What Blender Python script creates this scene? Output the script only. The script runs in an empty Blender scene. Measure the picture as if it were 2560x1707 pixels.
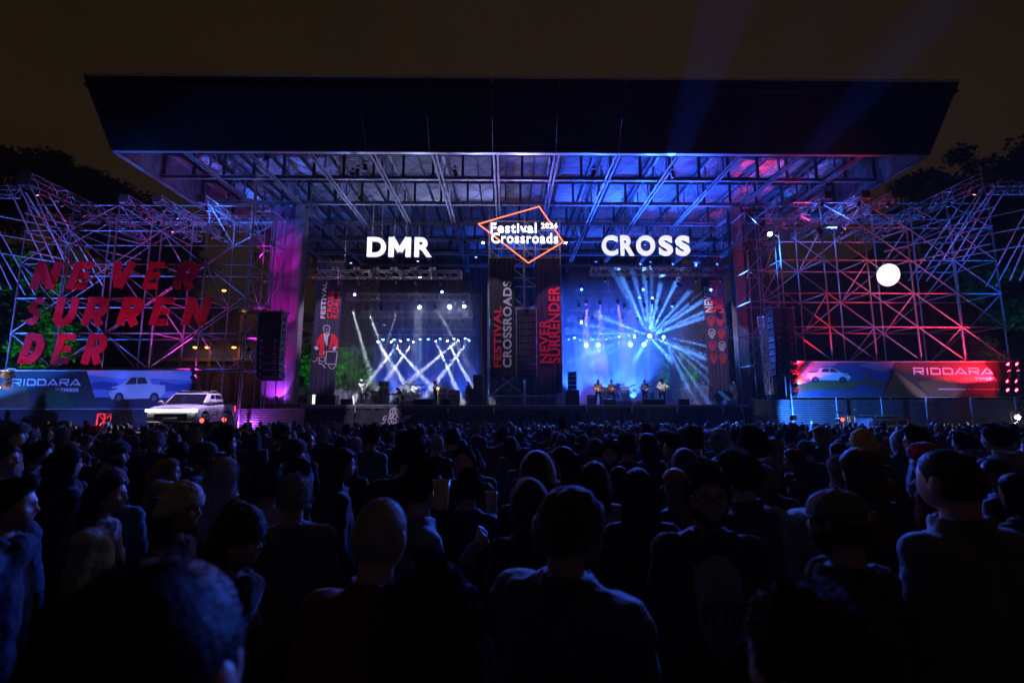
import bpy, bmesh, math, random
from mathutils import Vector, Matrix, Quaternion, noise
R = math.radians
random.seed(7)
sc = bpy.context.scene
COL = sc.collection

# ------------------------------------------------------------------ camera, world, exposure
FPX = 1200.0
PITCH = math.atan(160.5 / FPX)
YAW = math.atan(13 / FPX)
EYE = 1.95
cam = bpy.data.cameras.new('camera')
camo = bpy.data.objects.new('camera', cam)
COL.objects.link(camo)
sc.camera = camo
cam.sensor_width = 36
cam.lens = FPX / 2560 * 36
cam.clip_start = .05
cam.clip_end = 600
camo.location = (0, 0, EYE)
camo.rotation_euler = (R(90) + PITCH, 0, -YAW)
cam.dof.use_dof = True
cam.dof.focus_distance = 7.5
cam.dof.aperture_fstop = 2.2

world = bpy.data.worlds.new('World')
sc.world = world
world.use_nodes = True
wn = world.node_tree
bg = wn.nodes['Background']
tc = wn.nodes.new('ShaderNodeTexCoord')
no = wn.nodes.new('ShaderNodeTexNoise'); no.inputs['Scale'].default_value = 1.6; no.inputs['Detail'].default_value = 4
cr = wn.nodes.new('ShaderNodeValToRGB')
cr.color_ramp.elements[0].position = .3; cr.color_ramp.elements[0].color = (.0088, .0060, .0024, 1)
cr.color_ramp.elements[1].position = .7; cr.color_ramp.elements[1].color = (.0172, .0099, .0036, 1)
wn.links.new(tc.outputs['Generated'], no.inputs['Vector'])
wn.links.new(no.outputs['Fac'], cr.inputs['Fac'])
wn.links.new(cr.outputs['Color'], bg.inputs['Color'])
bg.inputs['Strength'].default_value = 1.0

sc.view_settings.view_transform = 'Standard'
sc.view_settings.look = 'None'
sc.view_settings.exposure = 0.0
sc.view_settings.gamma = 1.0
sc.cycles.use_denoising = True
try: sc.cycles.denoiser = 'OPENIMAGEDENOISE'
except Exception: pass
sc.cycles.max_bounces = 5
sc.cycles.diffuse_bounces = 2
sc.cycles.glossy_bounces = 2
sc.cycles.transmission_bounces = 4
sc.cycles.transparent_max_bounces = 8
sc.cycles.volume_bounces = 0
sc.cycles.caustics_reflective = False
sc.cycles.caustics_refractive = False
sc.cycles.sample_clamp_indirect = 4
sc.cycles.use_light_tree = True
sc.cycles.use_adaptive_sampling = False

GAIN = 1.0            # one dimmer for every stage lamp

def P(u, v, Y):
    """world point seen at photo pixel (u, v) at depth Y"""
    a = (u - 1280) / FPX; b = (853.5 - v) / FPX
    x, y, z = a, math.cos(PITCH) - b * math.sin(PITCH), math.sin(PITCH) + b * math.cos(PITCH)
    x, y = x * math.cos(YAW) + y * math.sin(YAW), -x * math.sin(YAW) + y * math.cos(YAW)
    t = Y / y
    return Vector((x * t, Y, EYE + z * t))

def gz(y):
    return -0.8 * min(1, max(0, (y - 1) / 28))

# ------------------------------------------------------------------ materials
def nodes(m):
    m.use_nodes = True
    nt = m.node_tree
    return nt, nt.nodes['Principled BSDF']

def mat(name, col, rough=.6, metal=0.0, var=.25, scale=4.0, bump=0.0, bscale=40.0, spec=.5, objcol=False, sheen=0.0, stretch=None):
    m = bpy.data.materials.new(name)
    nt, b = nodes(m)
    N = nt.nodes; L = nt.links
    tcn = N.new('ShaderNodeTexCoord')
    vec = tcn.outputs['Object']
    if stretch:
        mp = N.new('ShaderNodeMapping'); mp.inputs['Scale'].default_value = stretch
        L.new(vec, mp.inputs['Vector']); vec = mp.outputs['Vector']
    nz = N.new('ShaderNodeTexNoise'); nz.inputs['Scale'].default_value = scale; nz.inputs['Detail'].default_value = 5
    L.new(vec, nz.inputs['Vector'])
    mr = N.new('ShaderNodeMapRange')
    mr.inputs[1].default_value = .3; mr.inputs[2].default_value = .7
    mr.inputs[3].default_value = 1 - var; mr.inputs[4].default_value = 1 + var
    L.new(nz.outputs['Fac'], mr.inputs[0])
    mx = N.new('ShaderNodeVectorMath'); mx.operation = 'SCALE'
    if objcol:
        oi = N.new('ShaderNodeObjectInfo')
        L.new(oi.outputs['Color'], mx.inputs[0])
    else:
        mx.inputs[0].default_value = col[:3]
    L.new(mr.outputs[0], mx.inputs['Scale'])
    L.new(mx.outputs[0], b.inputs['Base Color'])
    b.inputs['Roughness'].default_value = rough
    b.inputs['Metallic'].default_value = metal
    b.inputs['Specular IOR Level'].default_value = spec
    if sheen: b.inputs['Sheen Weight'].default_value = sheen
    if bump:
        n2 = N.new('ShaderNodeTexNoise'); n2.inputs['Scale'].default_value = bscale; n2.inputs['Detail'].default_value = 4
        L.new(vec, n2.inputs['Vector'])
        bp = N.new('ShaderNodeBump'); bp.inputs['Strength'].default_value = bump; bp.inputs['Distance'].default_value = .02
        L.new(n2.outputs['Fac'], bp.inputs['Height']); L.new(bp.outputs[0], b.inputs['Normal'])
    return m

def emit(name, col, strength, objcol=False):
    m = bpy.data.materials.new(name)
    nt, b = nodes(m)
    b.inputs['Base Color'].default_value = (*col, 1)
    b.inputs['Emission Color'].default_value = (*col, 1)
    b.inputs['Emission Strength'].default_value = strength
    if objcol:
        oi = nt.nodes.new('ShaderNodeObjectInfo')
        nt.links.new(oi.outputs['Color'], b.inputs['Emission Color'])
        sp = nt.nodes.new('ShaderNodeMath'); sp.operation = 'MULTIPLY'; sp.inputs[1].default_value = strength
        nt.links.new(oi.outputs['Alpha'], sp.inputs[0])
        nt.links.new(sp.outputs[0], b.inputs['Emission Strength'])
    return m

M = {}
M['ground'] = mat('trodden_ground', (.035, .032, .028), .9, var=.5, scale=1.5, bump=.6, bscale=12)
M['galv'] = mat('galvanised_tube', (.36, .37, .39), .5, .5, var=.25, scale=9, bump=.05)
M['alu'] = mat('aluminium_truss', (.55, .56, .58), .4, .6, var=.15, scale=9)
M['steel'] = mat('painted_steel', (.22, .23, .25), .5, .3, var=.3, scale=2.5, bump=.05)
M['steel_dark'] = mat('dark_steel', (.045, .047, .055), .55, .3, var=.3, scale=3)
M['sheet'] = mat('roof_sheet_steel', (.34, .35, .37), .42, .5, var=.3, scale=.9, stretch=(1, 3, 1))
M['fascia'] = mat('black_fascia', (.006, .0055, .006), .8, 0, spec=.08, var=.4, scale=.7, bump=.1, bscale=3)
M['black_cloth'] = mat('black_drape', (.014, .014, .017), .85, 0, var=.4, scale=1.5, bump=.4, bscale=9, stretch=(4, 4, .4))
M['navy_cloth'] = mat('navy_drape', (.032, .032, .07), .8, 0, var=.25, scale=1.2, bump=.4, bscale=8, stretch=(5, 5, .3))
M['backdrop'] = mat('backdrop_cloth', (.06, .07, .12), .85, 0, var=.25, scale=.7, bump=.3, bscale=7, stretch=(3, 1, .3))
M['purple_panel'] = mat('plain_cladding', (.26, .13, .27), .6, 0, var=.2, scale=1.3, stretch=(1, 1, .4))
M['deck'] = mat('stage_deck', (.10, .10, .11), .35, 0, var=.3, scale=2)
M['skirt'] = mat('stage_skirt', (.028, .027, .032), .8, 0, var=.35, scale=1.4, bump=.3, bscale=6)
M['rubber'] = mat('black_rubber', (.012, .012, .012), .7, var=.2)
M['black_metal'] = mat('black_metal', (.02, .02, .022), .45, .3, var=.2, scale=8)
M['grille'] = mat('speaker_grille', (.03, .03, .033), .6, .2, var=.35, scale=60)
M['slat'] = mat('cladding_slat', (.30, .31, .33), .35, .55, var=.4, scale=2.2, stretch=(.4, 1, 3), bump=.15, bscale=5)
M['red_cloth'] = mat('red_letter_board', (.55, .010, .020), .9, 0, spec=.08, var=.12, scale=2.5, bump=.15, bscale=4)
M['white_print'] = mat('pale_print', (.66, .64, .68), .7, 0, var=.06)
M['red_print'] = mat('red_print', (.80, .025, .04), .7, 0, var=.08)
M['skin'] = mat('skin', (.42, .25, .18), .5, 0, objcol=True, var=.1, scale=14, bump=.06, bscale=60)
M['cloth'] = mat('clothing', (1, 1, 1), .82, 0, objcol=True, var=.22, scale=7, bump=.5, bscale=24, sheen=.15)
M['trouser'] = mat('trouser_cloth', (.03, .035, .06), .85, 0, var=.3, scale=6, bump=.4, bscale=26)
M['hair'] = mat('hair', (1, 1, 1), .6, 0, objcol=True, var=.3, scale=30, bump=.22, bscale=80, spec=.16, stretch=(1, 1, .25))
M['knit'] = mat('knitted_wool', (1, 1, 1), .9, 0, objcol=True, var=.2, scale=40, bump=.9, bscale=90, sheen=.3, stretch=(1, 1, .3))
M['glass_dark'] = mat('tinted_glass', (.01, .012, .016), .06, 0, var=.05, spec=1.0)
M['car_paint'] = mat('white_car_paint', (.62, .62, .64), .16, .1, var=.03, spec=.7)
M['car_paint_blue'] = mat('blue_car_paint', (.10, .14, .22), .16, .3, var=.03, spec=.7)
M['car_trim'] = mat('black_car_trim', (.012, .012, .013), .3, 0, var=.1)
M['wood'] = mat('guitar_wood', (.45, .17, .03), .25, 0, var=.25, scale=9)
M['white_gloss'] = mat('white_lacquer', (.7, .7, .7), .25, 0, var=.05)
M['brass'] = mat('cymbal_brass', (.72, .60, .34), .25, .9, var=.15, scale=20)
M['drumshell'] = mat('drum_shell', (.30, .34, .46), .25, .4, var=.2)
M['drumskin'] = mat('drum_skin', (.75, .75, .75), .5, 0, var=.05)
M['leaf'] = mat('leaf', (.05, .09, .03), .6, 0, var=.5, scale=1.3)
M['bark'] = mat('bark', (.07, .05, .035), .9, 0, var=.4, scale=6, bump=.6, bscale=14, stretch=(3, 3, .5))
M['building'] = mat('dark_render', (.05, .04, .045), .8, 0, var=.3, scale=1.2, bump=.2, bscale=12)
M['brick'] = mat('brown_brick', (.22, .12, .07), .85, 0, var=.35, scale=3, bump=.4, bscale=10)
M['rock'] = mat('hillside', (.025, .03, .02), .95, 0, var=.5, scale=.2, bump=.5, bscale=3)
M['plastic_cup'] = mat('clear_cup', (.5, .4, .25), .15, 0, var=.1)
M['beer'] = mat('beer', (.45, .24, .05), .2, 0, var=.1)
M['lens_on'] = emit('lamp_lens_lit', (1, 1, 1), 16, objcol=True)
M['lens_off'] = mat('lamp_lens_dark', (.25, .22, .4), .1, 0, var=.05, spec=1.0)
M['led_red'] = emit('red_indicator', (1, .03, .05), 6)
M['sign_white'] = emit('lit_letter_white', (.86, .86, 1.0), 1.0)
M['sign_hot'] = emit('lit_letter_hot', (1, .93, 1.0), 2.2)
M['neon'] = emit('orange_neon', (1, .13, .035), 4.5)
M['balloon'] = emit('lit_balloon', (1, .98, .99), 1.35)
M['face_print'] = mat('grey_pink_print', (.5, .28, .3), .7, 0, var=.1)
M['warm'] = emit('warm_bulb', (1, .42, .06), 9)
M['headlight'] = emit('headlight', (.92, .93, 1), 9)
M['tail'] = emit('tail_light', (1, .05, .02), 3)
for k_ in ('lens_on', 'led_red', 'sign_white', 'sign_hot', 'neon', 'warm', 'headlight', 'tail', 'balloon'):
    M[k_].cycles.emission_sampling = 'NONE'      # the lamps themselves light the place, these surfaces only glow
M['pv'] = {}
def flatmat(c):
    k = tuple(round(x, 3) for x in c)
    if k not in M['pv']:
        M['pv'][k] = mat('print_ink', c, .55, 0, var=.1, scale=1.2)
    return M['pv'][k]

# ------------------------------------------------------------------ mesh helpers
class MB:
    def __init__(s): s.v = []; s.f = []; s.mi = []; s.sm = []
    def add(s, vs, fs, mi=0, smooth=False):
        n = len(s.v); s.v += [tuple(x) for x in vs]
        for f in fs:
            s.f.append(tuple(i + n for i in f)); s.mi.append(mi); s.sm.append(smooth)
        return s
    def box(s, a, b, mi=0):
        x0, y0, z0 = a; x1, y1, z1 = b
        vs = [(x0,y0,z0),(x1,y0,z0),(x1,y1,z0),(x0,y1,z0),(x0,y0,z1),(x1,y0,z1),(x1,y1,z1),(x0,y1,z1)]
        return s.add(vs, [(3,2,1,0),(4,5,6,7),(0,1,5,4),(1,2,6,5),(2,3,7,6),(3,0,4,7)], mi)
    def bbox(s, a, b, r=.02, mi=0):
        """box with chamfered vertical and horizontal edges (cheap bevel)"""
        x0, y0, z0 = a; x1, y1, z1 = b
        vs = []
        for z, k in ((z0, r), (z0 + r, 0), (z1 - r, 0), (z1, r)):
            vs += [(x0+k+r*(k==0)*0, y0+k, z), (x1-k, y0+k, z), (x1-k, y1-k, z), (x0+k, y1-k, z)]
        fs = [(3,2,1,0), (12,13,14,15)]
        for q in range(3):
            for i in range(4):
                j = (i+1) % 4
                fs.append((q*4+i, q*4+j, q*4+4+j, q*4+4+i))
        return s.add(vs, fs, mi)
    def tube(s, A, B, r, n=8, r2=None, mi=0, smooth=True):
        A = Vector(A); B = Vector(B); r2 = r if r2 is None else r2
        d = (B - A)
        if d.length < 1e-6: return s
        q = d.to_track_quat('Z', 'Y')
        vs = []
        for P_, rr in ((A, r), (B, r2)):
            for i in range(n):
                a = 2 * math.pi * i / n
                vs.append(P_ + q @ Vector((math.cos(a) * rr, math.sin(a) * rr, 0)))
        fs = [(i, (i+1) % n, n + (i+1) % n, n + i) for i in range(n)]
        s.add(vs, fs, mi, smooth)
        s.add(vs[:n], [tuple(range(n-1, -1, -1))], mi); s.add(vs[n:], [tuple(range(n))], mi)
        return s
    def path(s, pts, r, n=8, mi=0, closed=False):
        """continuous round tube through points"""
        pts = [Vector(p) for p in pts]; m = len(pts); vs = []
        for k in range(m):
            if closed: d = pts[(k+1) % m] - pts[k-1]
            else: d = pts[min(k+1, m-1)] - pts[max(k-1, 0)]
            q = d.to_track_quat('Z', 'Y')
            for i in range(n):
                a = 2 * math.pi * i / n
                vs.append(pts[k] + q @ Vector((math.cos(a) * r, math.sin(a) * r, 0)))
        fs = []
        for k in range(m if closed else m - 1):
            k2 = (k + 1) % m
            for i in range(n):
                j = (i + 1) % n
                fs.append((k*n+i, k*n+j, k2*n+j, k2*n+i))
        if not closed: fs += [tuple(range(n-1, -1, -1)), tuple((m-1)*n + i for i in range(n))]
        return s.add(vs, fs, mi, True)
    def lathe(s, prof, c=(0,0,0), axis=(0,0,1), n=16, mi=0, smooth=True):
        """prof = [(radius, height)]"""
        q = Vector(axis).to_track_quat('Z', 'Y'); c = Vector(c); vs = []
        for r, h in prof:
            for i in range(n):
                a = 2 * math.pi * i / n
                vs.append(c + q @ Vector((math.cos(a) * r, math.sin(a) * r, h)))
        fs = []
        for k in range(len(prof) - 1):
            for i in range(n):
                j = (i + 1) % n
                fs.append((k*n+i, k*n+j, (k+1)*n+j, (k+1)*n+i))
        s.add(vs, fs, mi, smooth)
        if prof[0][0] > 1e-4: s.add(vs[:n], [tuple(range(n-1, -1, -1))], mi)
        if prof[-1][0] > 1e-4: s.add(vs[-n:], [tuple(range(n))], mi)
        return s
    def ell(s, c, r, rot=None, nu=16, nv=10, mi=0):
        c = Vector(c); vs = []
        for k in range(nv + 1):
            t = math.pi * k / nv
            for i in range(nu):
                a = 2 * math.pi * i / nu
                p = Vector((math.sin(t)*math.cos(a)*r[0], math.sin(t)*math.sin(a)*r[1], math.cos(t)*r[2]))
                if k in (0, nv): p = Vector((0, 0, math.cos(t)*r[2]))
                if rot: p = rot @ p
                vs.append(c + p)
        # poles collapsed to one vertex
        v2 = [vs[0]] + vs[nu:nu*nv] + [vs[-1]]
        fs = []
        for i in range(nu):
            j = (i+1) % nu
            fs.append((0, 1 + i, 1 + j))
            for k in range(nv - 2):
                fs.append((1+k*nu+i, 1+(k+1)*nu+i, 1+(k+1)*nu+j, 1+k*nu+j))
            fs.append((len(v2)-1, 1+(nv-2)*nu+j, 1+(nv-2)*nu+i))
        return s.add(v2, fs, mi, True)
    def cap(s, A, ra, B, rb, nu=12, mi=0):
        """tapered capsule, closed"""
        A = Vector(A); B = Vector(B); d = B - A
        q = d.to_track_quat('Z', 'Y') if d.length > 1e-5 else Quaternion()
        rings = []
        for t in (-70, -40, 0): rings.append((A, ra*math.cos(R(t)), ra*math.sin(R(t))))
        for t in (0, 40, 70): rings.append((B, rb*math.cos(R(t)), rb*math.sin(R(t))))
        vs = [A + q @ Vector((0, 0, -ra))]
        for c, r, h in rings:
            for i in range(nu):
                a = 2*math.pi*i/nu
                vs.append(c + q @ Vector((math.cos(a)*r, math.sin(a)*r, h)))
        vs.append(B + q @ Vector((0, 0, rb)))
        fs = []; m = len(rings)
        for i in range(nu):
            j = (i+1) % nu
            fs.append((0, 1+j, 1+i))
            for k in range(m-1): fs.append((1+k*nu+i, 1+k*nu+j, 1+(k+1)*nu+j, 1+(k+1)*nu+i))
            fs.append((len(vs)-1, 1+(m-1)*nu+i, 1+(m-1)*nu+j))
        return s.add(vs, fs, mi, True)
    def prism(s, pts, y0, y1, mi=0):
        """2-D outline (x, z), any winding, extruded from y0 (front) to y1"""
        n = len(pts)
        A = sum(pts[i][0]*pts[(i+1) % n][1] - pts[(i+1) % n][0]*pts[i][1] for i in range(n))
        if A < 0: pts = pts[::-1]
        vs = [(x, y0, z) for x, z in pts] + [(x, y1, z) for x, z in pts]
        fs = [tuple(range(n)), tuple(range(2*n-1, n-1, -1))] + [(i, n+i, n+(i+1) % n, (i+1) % n) for i in range(n)]
        return s.add(vs, fs, mi)
    def ribbon(s, pts, w, y0=0, t=.01, mi=0, closed=False):
        """thick flat stroke through (x, z) points, front face at y0"""
        n = len(pts); Lf = []; Rt = []
        for k in range(n):
            if closed: a = Vector(pts[k-1]); c = Vector(pts[(k+1) % n])
            else: a = Vector(pts[max(k-1, 0)]); c = Vector(pts[min(k+1, n-1)])
            b = Vector(pts[k])
            d1 = (b - a); d2 = (c - b)
            if d1.length < 1e-7: d1 = d2
            if d2.length < 1e-7: d2 = d1
            d1.normalize(); d2.normalize()
            n1 = Vector((-d1.y, d1.x)); n2 = Vector((-d2.y, d2.x))
            m = n1 + n2
            if m.length < .2: m = n1
            m.normalize(); kf = 1 / max(.5, m.dot(n1))
            Lf.append(b + m*w/2*kf); Rt.append(b - m*w/2*kf)
        vs = []
        for L_, R_ in zip(Lf, Rt):
            vs += [(L_.x, y0, L_.y), (R_.x, y0, R_.y), (L_.x, y0+t, L_.y), (R_.x, y0+t, R_.y)]
        fs = []
        for k in range(n if closed else n-1):
            a = k*4; b = ((k+1) % n)*4
            fs += [(a, a+1, b+1, b), (a+2, b+2, b+3, a+3), (a, b, b+2, a+2), (a+1, a+3, b+3, b+1)]
        if not closed: fs += [(0, 2, 3, 1), ((n-1)*4, (n-1)*4+1, (n-1)*4+3, (n-1)*4+2)]
        return s.add(vs, fs, mi)
    def mesh(s, name, mats, recalc=False):
        me = bpy.data.meshes.new(name)
        me.from_pydata(s.v, [], s.f)
        for m in (mats if isinstance(mats, (list, tuple)) else [mats]): me.materials.append(m)
        if len(s.f) == len(me.polygons):
            me.polygons.foreach_set('material_index', s.mi)
            me.polygons.foreach_set('use_smooth', s.sm)
        if recalc:
            bm = bmesh.new(); bm.from_mesh(me); bmesh.ops.recalc_face_normals(bm, faces=bm.faces); bm.to_mesh(me); bm.free()
        me.update()
        return me

def link(name, data, parent=None, loc=(0,0,0), rot=None, scale=None, col=None):
    o = bpy.data.objects.new(name, data)
    COL.objects.link(o)
    if parent is not None: o.parent = parent
    o.location = loc
    if rot is not None:
        if isinstance(rot, Quaternion):
            o.rotation_mode = 'QUATERNION'; o.rotation_quaternion = rot
        else: o.rotation_euler = rot
    if scale is not None: o.scale = scale if isinstance(scale, (tuple, list, Vector)) else (scale,)*3
    if col is not None: o.color = (*col[:3], col[3] if len(col) > 3 else 1)
    return o

def tag(o, label=None, cat=None, group=None, kind=None):
    if label: o['label'] = label
    if cat: o['category'] = cat
    if group: o['group'] = group
    if kind: o['kind'] = kind
    return o

def thing(name, label, cat, loc=(0,0,0), rz=0, group=None, scale=None):
    o = link(name, None, None, loc, (0, 0, rz), scale)
    o.empty_display_size = .2
    return tag(o, label, cat, group)

def struct(name, me):
    return tag(link(name, me), kind='structure')

_t = MB(); _t.tube((0,0,0), (0,0,1), 1, 8)
TUBE = {}
def bar(parent, name, A, B, r, m, base=None, col=None):
    """one tube as a part; A, B in world coordinates, parent Empty at base without rotation"""
    k = m.name
    if k not in TUBE: TUBE[k] = _t.mesh('tube', m)
    A = Vector(A); B = Vector(B); d = B - A
    o = Vector(base) if base is not None else Vector(parent.location)
    return link(name, TUBE[k], parent, A - o, d.to_track_quat('Z', 'Y'), (r, r, d.length), col)

_b = MB(); _b.box((-.5,-.5,-.5), (.5,.5,.5))
BOX = {}
def block(parent, name, a, b, m, base=None):
    k = m.name
    if k not in BOX: BOX[k] = _b.mesh('block', m)
    a = Vector(a); b = Vector(b)
    o = Vector(base) if base is not None else (Vector(parent.location) if parent else Vector())
    return link(name, BOX[k], parent, (a+b)/2 - o, None, (abs(b.x-a.x), abs(b.y-a.y), abs(b.z-a.z)))

ORD = ['first','second','third','fourth','fifth','sixth','seventh','eighth','ninth','tenth','eleventh','twelfth','thirteenth','fourteenth','fifteenth','sixteenth']

# ------------------------------------------------------------------ lettering
def arc(cx, cy, rx, ry, a0, a1, n=8):
    return [(cx + rx*math.cos(R(a0+(a1-a0)*i/n)), cy + ry*math.sin(R(a0+(a1-a0)*i/n))) for i in range(n+1)]
# heavy strokes on a 1 x 1 box, stroke width w handled by caller
GL = {
 'N': [[(.13,0),(.13,1)], [(.10,.93),(.90,.07)], [(.87,0),(.87,1)]],
 'E': [[(.14,0),(.14,1)], [(.14,.88),(1,.88)], [(.14,.5),(.9,.5)], [(.14,.12),(1,.12)]],
 'V': [[(.10,1),(.5,.06)], [(.90,1),(.5,.06)]],
 'R': [[(.14,0),(.14,1)], [(.14,.87),(.58,.87)]+arc(.58,.65,.27,.22,90,-90)+[(.14,.43)], [(.45,.43),(.88,0)]],
 'S': [arc(.5,.70,.36,.20,35,90,4)+arc(.5,.70,.34,.20,90,270,8)[1:]+arc(.5,.30,.36,.20,90,-90,8)[0:]+arc(.5,.30,.38,.20,-90,-150,4)[1:]],
 'U': [[(.14,1),(.14,.45)]+arc(.5,.45,.36,.35,180,360,10)+[(.86,1)]],
 'D': [[(.14,0),(.14,1)], [(.14,.88),(.45,.88)]+arc(.45,.5,.40,.38,90,-90,10)+[(.14,.12)]],
 'A': [[(.08,0),(.5,.97)], [(.92,0),(.5,.97)], [(.24,.3),(.76,.3)]],
 'I': [[(.5,0),(.5,1)]],
 'Z': [[(.05,.9),(.9,.9)], [(.88,.9),(.1,.1)], [(.08,.1),(.95,.1)]],
 'O': [arc(.5,.5,.40,.42,90,450,18)],
 'M': [[(.12,0),(.12,1)], [(.88,0),(.88,1)], [(.14,.97),(.5,.28)], [(.86,.97),(.5,.28)]],
 'W': [[(.02,1),(.25,.03)], [(.25,.03),(.5,.8)], [(.5,.8),(.75,.03)], [(.75,.03),(.98,1)]],
 'P': [[(.14,0),(.14,1)], [(.14,.88),(.55,.88)]+arc(.55,.66,.3,.22,90,-90)+[(.14,.44)]],
 'Q': [arc(.5,.5,.40,.42,90,450,18), [(.55,.3),(.95,-.05)]],
 'H': [[(.12,0),(.12,1)], [(.88,0),(.88,1)], [(.12,.5),(.88,.5)]],
}
# wide squared capitals
GW = {
 'R': [[(.09,0),(.09,.72)], [(0,.9),(.9,.9),(.9,.45),(.14,.45)], [(.45,.42),(.92,.02)]],
 'I': [[(.5,0),(.5,1)]],
 'D': [[(.09,0),(.09,.72)], [(0,.9),(.72,.9),(.92,.72),(.92,.1),(.09,.1)]],
 'A': [[(.03,0),(.5,.95)], [(.5,.95),(.97,0)], [(.32,.2),(.95,.2)]],
}
def strokes(mb, text, x0, z0, w, h, sw, glyphs=GL, y0=0, t=.02, gap=.12, shear=0, widths=None, mi=0, asp=None):
    ws = [(widths or {}).get(c, 1.0) for c in text]
    tot = sum(ws) + gap*(len(text)-1)
    u = w / tot; x = x0; k = 0
    for c, cw in zip(text, ws):
        if c in glyphs:
            for st in glyphs[c]:
                pts = [(x + px*cw*u + shear*pz*h, z0 + pz*h) for px, pz in st]
                mb.ribbon(pts, sw, y0 - .0015*(k % 4), t, mi); k += 1
        x += (cw + gap)*u
    return mb

JUNK = []
WS = bpy.data.scenes.new('workbench')      # modifiers and text are evaluated in here, where nothing else stands
def evaluated(ob):
    WS.collection.objects.link(ob)
    vl = WS.view_layers[0]; vl.update()
    return bpy.data.meshes.new_from_object(ob.evaluated_get(vl.depsgraph))
def textmesh(s, m, w, h, off=.03, depth=.02, space=1.1, shear=0, rot90=False):
    """built-in face, centred, fitted to w x h in the XZ plane, facing -Y"""
    c = bpy.data.curves.new('text', 'FONT'); c.body = s; c.offset = off; c.space_character = space
    c.shear = shear; c.extrude = .5; c.resolution_u = 5
    ob = bpy.data.objects.new('text', c)
    me = evaluated(ob)
    JUNK.extend((ob, c))
    xs = [v.co.x for v in me.vertices]; ys = [v.co.y for v in me.vertices]
    cx, cy = (min(xs)+max(xs))/2, (min(ys)+max(ys))/2
    tw, th = max(xs)-min(xs), max(ys)-min(ys)
    if rot90: sx, sy = h/tw, w/th
    else: sx, sy = w/tw, h/th
    for v in me.vertices:
        x, y, z = (v.co.x-cx)*sx, (v.co.y-cy)*sy, v.co.z*depth*2
        if rot90: x, y = -y, x
        v.co = (x, -z, y)
    me.materials.clear(); me.materials.append(m)
    me.update()
    return me

# ================================================================== SETTING
def ground():
    mb = MB(); nx, ny = 40, 60
    xs = [-160 + 320*i/nx for i in range(nx+1)]
    ys = [-12 + 252*(j/ny)**1.6 for j in range(ny+1)]
    vs = [(x, y, gz(y) + .02*noise.noise(Vector((x*.4, y*.4, 0)))) for y in ys for x in xs]
    fs = [(j*(nx+1)+i, j*(nx+1)+i+1, (j+1)*(nx+1)+i+1, (j+1)*(nx+1)+i) for j in range(ny) for i in range(nx)]
    mb.add(vs, fs, 0, True)
    struct('ground', mb.mesh('ground', M['ground']))
ground()

def hill(name, x0, x1, y, h, seed):
    mb = MB(); n, m = 36, 8; vs = []
    for j in range(m+1):
        for i in range(n+1):
            x = x0 + (x1-x0)*i/n
            e = math.sin(math.pi*i/n)**.6
            z = gz(y) + h*e*(j/m)**.8*(1+.35*noise.noise(Vector((x*.09, seed, j*.3)))) + .8*noise.noise(Vector((x*.5, seed, j)))*e
            vs.append((x, y + j*3.2, z - .4*(j == 0)))
    fs = [(j*(n+1)+i, j*(n+1)+i+1, (j+1)*(n+1)+i+1, (j+1)*(n+1)+i) for j in range(m) for i in range(n)]
    mb.add(vs, fs, 0, True)
    struct(name, mb.mesh(name, M['rock']))
hill('hill', -120, -24, 62, 26, 3)
hill('hill', 20, 130, 60, 30, 9)

# ---- haze: one closed box round everything
hz = MB(); hz.box((-165, -13, -2.4), (165, 243, 48))
hm = bpy.data.materials.new('haze_air'); hm.use_nodes = True; nt = hm.node_tree; nt.nodes.clear()
out = nt.nodes.new('ShaderNodeOutputMaterial'); pv = nt.nodes.new('ShaderNodeVolumePrincipled')
pv.inputs['Density'].default_value = .00045; pv.inputs['Color'].default_value = (.92, .95, 1, 1); pv.inputs['Anisotropy'].default_value = .25
nt.links.new(pv.outputs[0], out.inputs['Volume'])
tag(link('haze', hz.mesh('haze', hm)), 'thin night haze filling the air over the whole concert ground', 'haze', kind='stuff')

def smoke(name, label, a, b, dens):
    mb = MB(); mb.box(a, b)
    m = bpy.data.materials.new('stage_smoke'); m.use_nodes = True; nt = m.node_tree; nt.nodes.clear()
    o = nt.nodes.new('ShaderNodeOutputMaterial'); v = nt.nodes.new('ShaderNodeVolumePrincipled')
    v.inputs['Density'].default_value = dens; v.inputs['Color'].default_value = (.94, .96, 1, 1); v.inputs['Anisotropy'].default_value = .2
    nt.links.new(v.outputs[0], o.inputs['Volume'])
    tag(link(name, mb.mesh(name, m)), label, 'smoke', kind='stuff')
smoke('stage_smoke', 'thin stage smoke hanging over the left stage', (-13.0, 34.2, 2.03), (-2.5, 44.2, 11.0), .048)
smoke('stage_smoke', 'thick stage smoke hanging over the blue right stage', (4.6, 34.2, 2.03), (16.2, 44.2, 12.5), .07)

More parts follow.
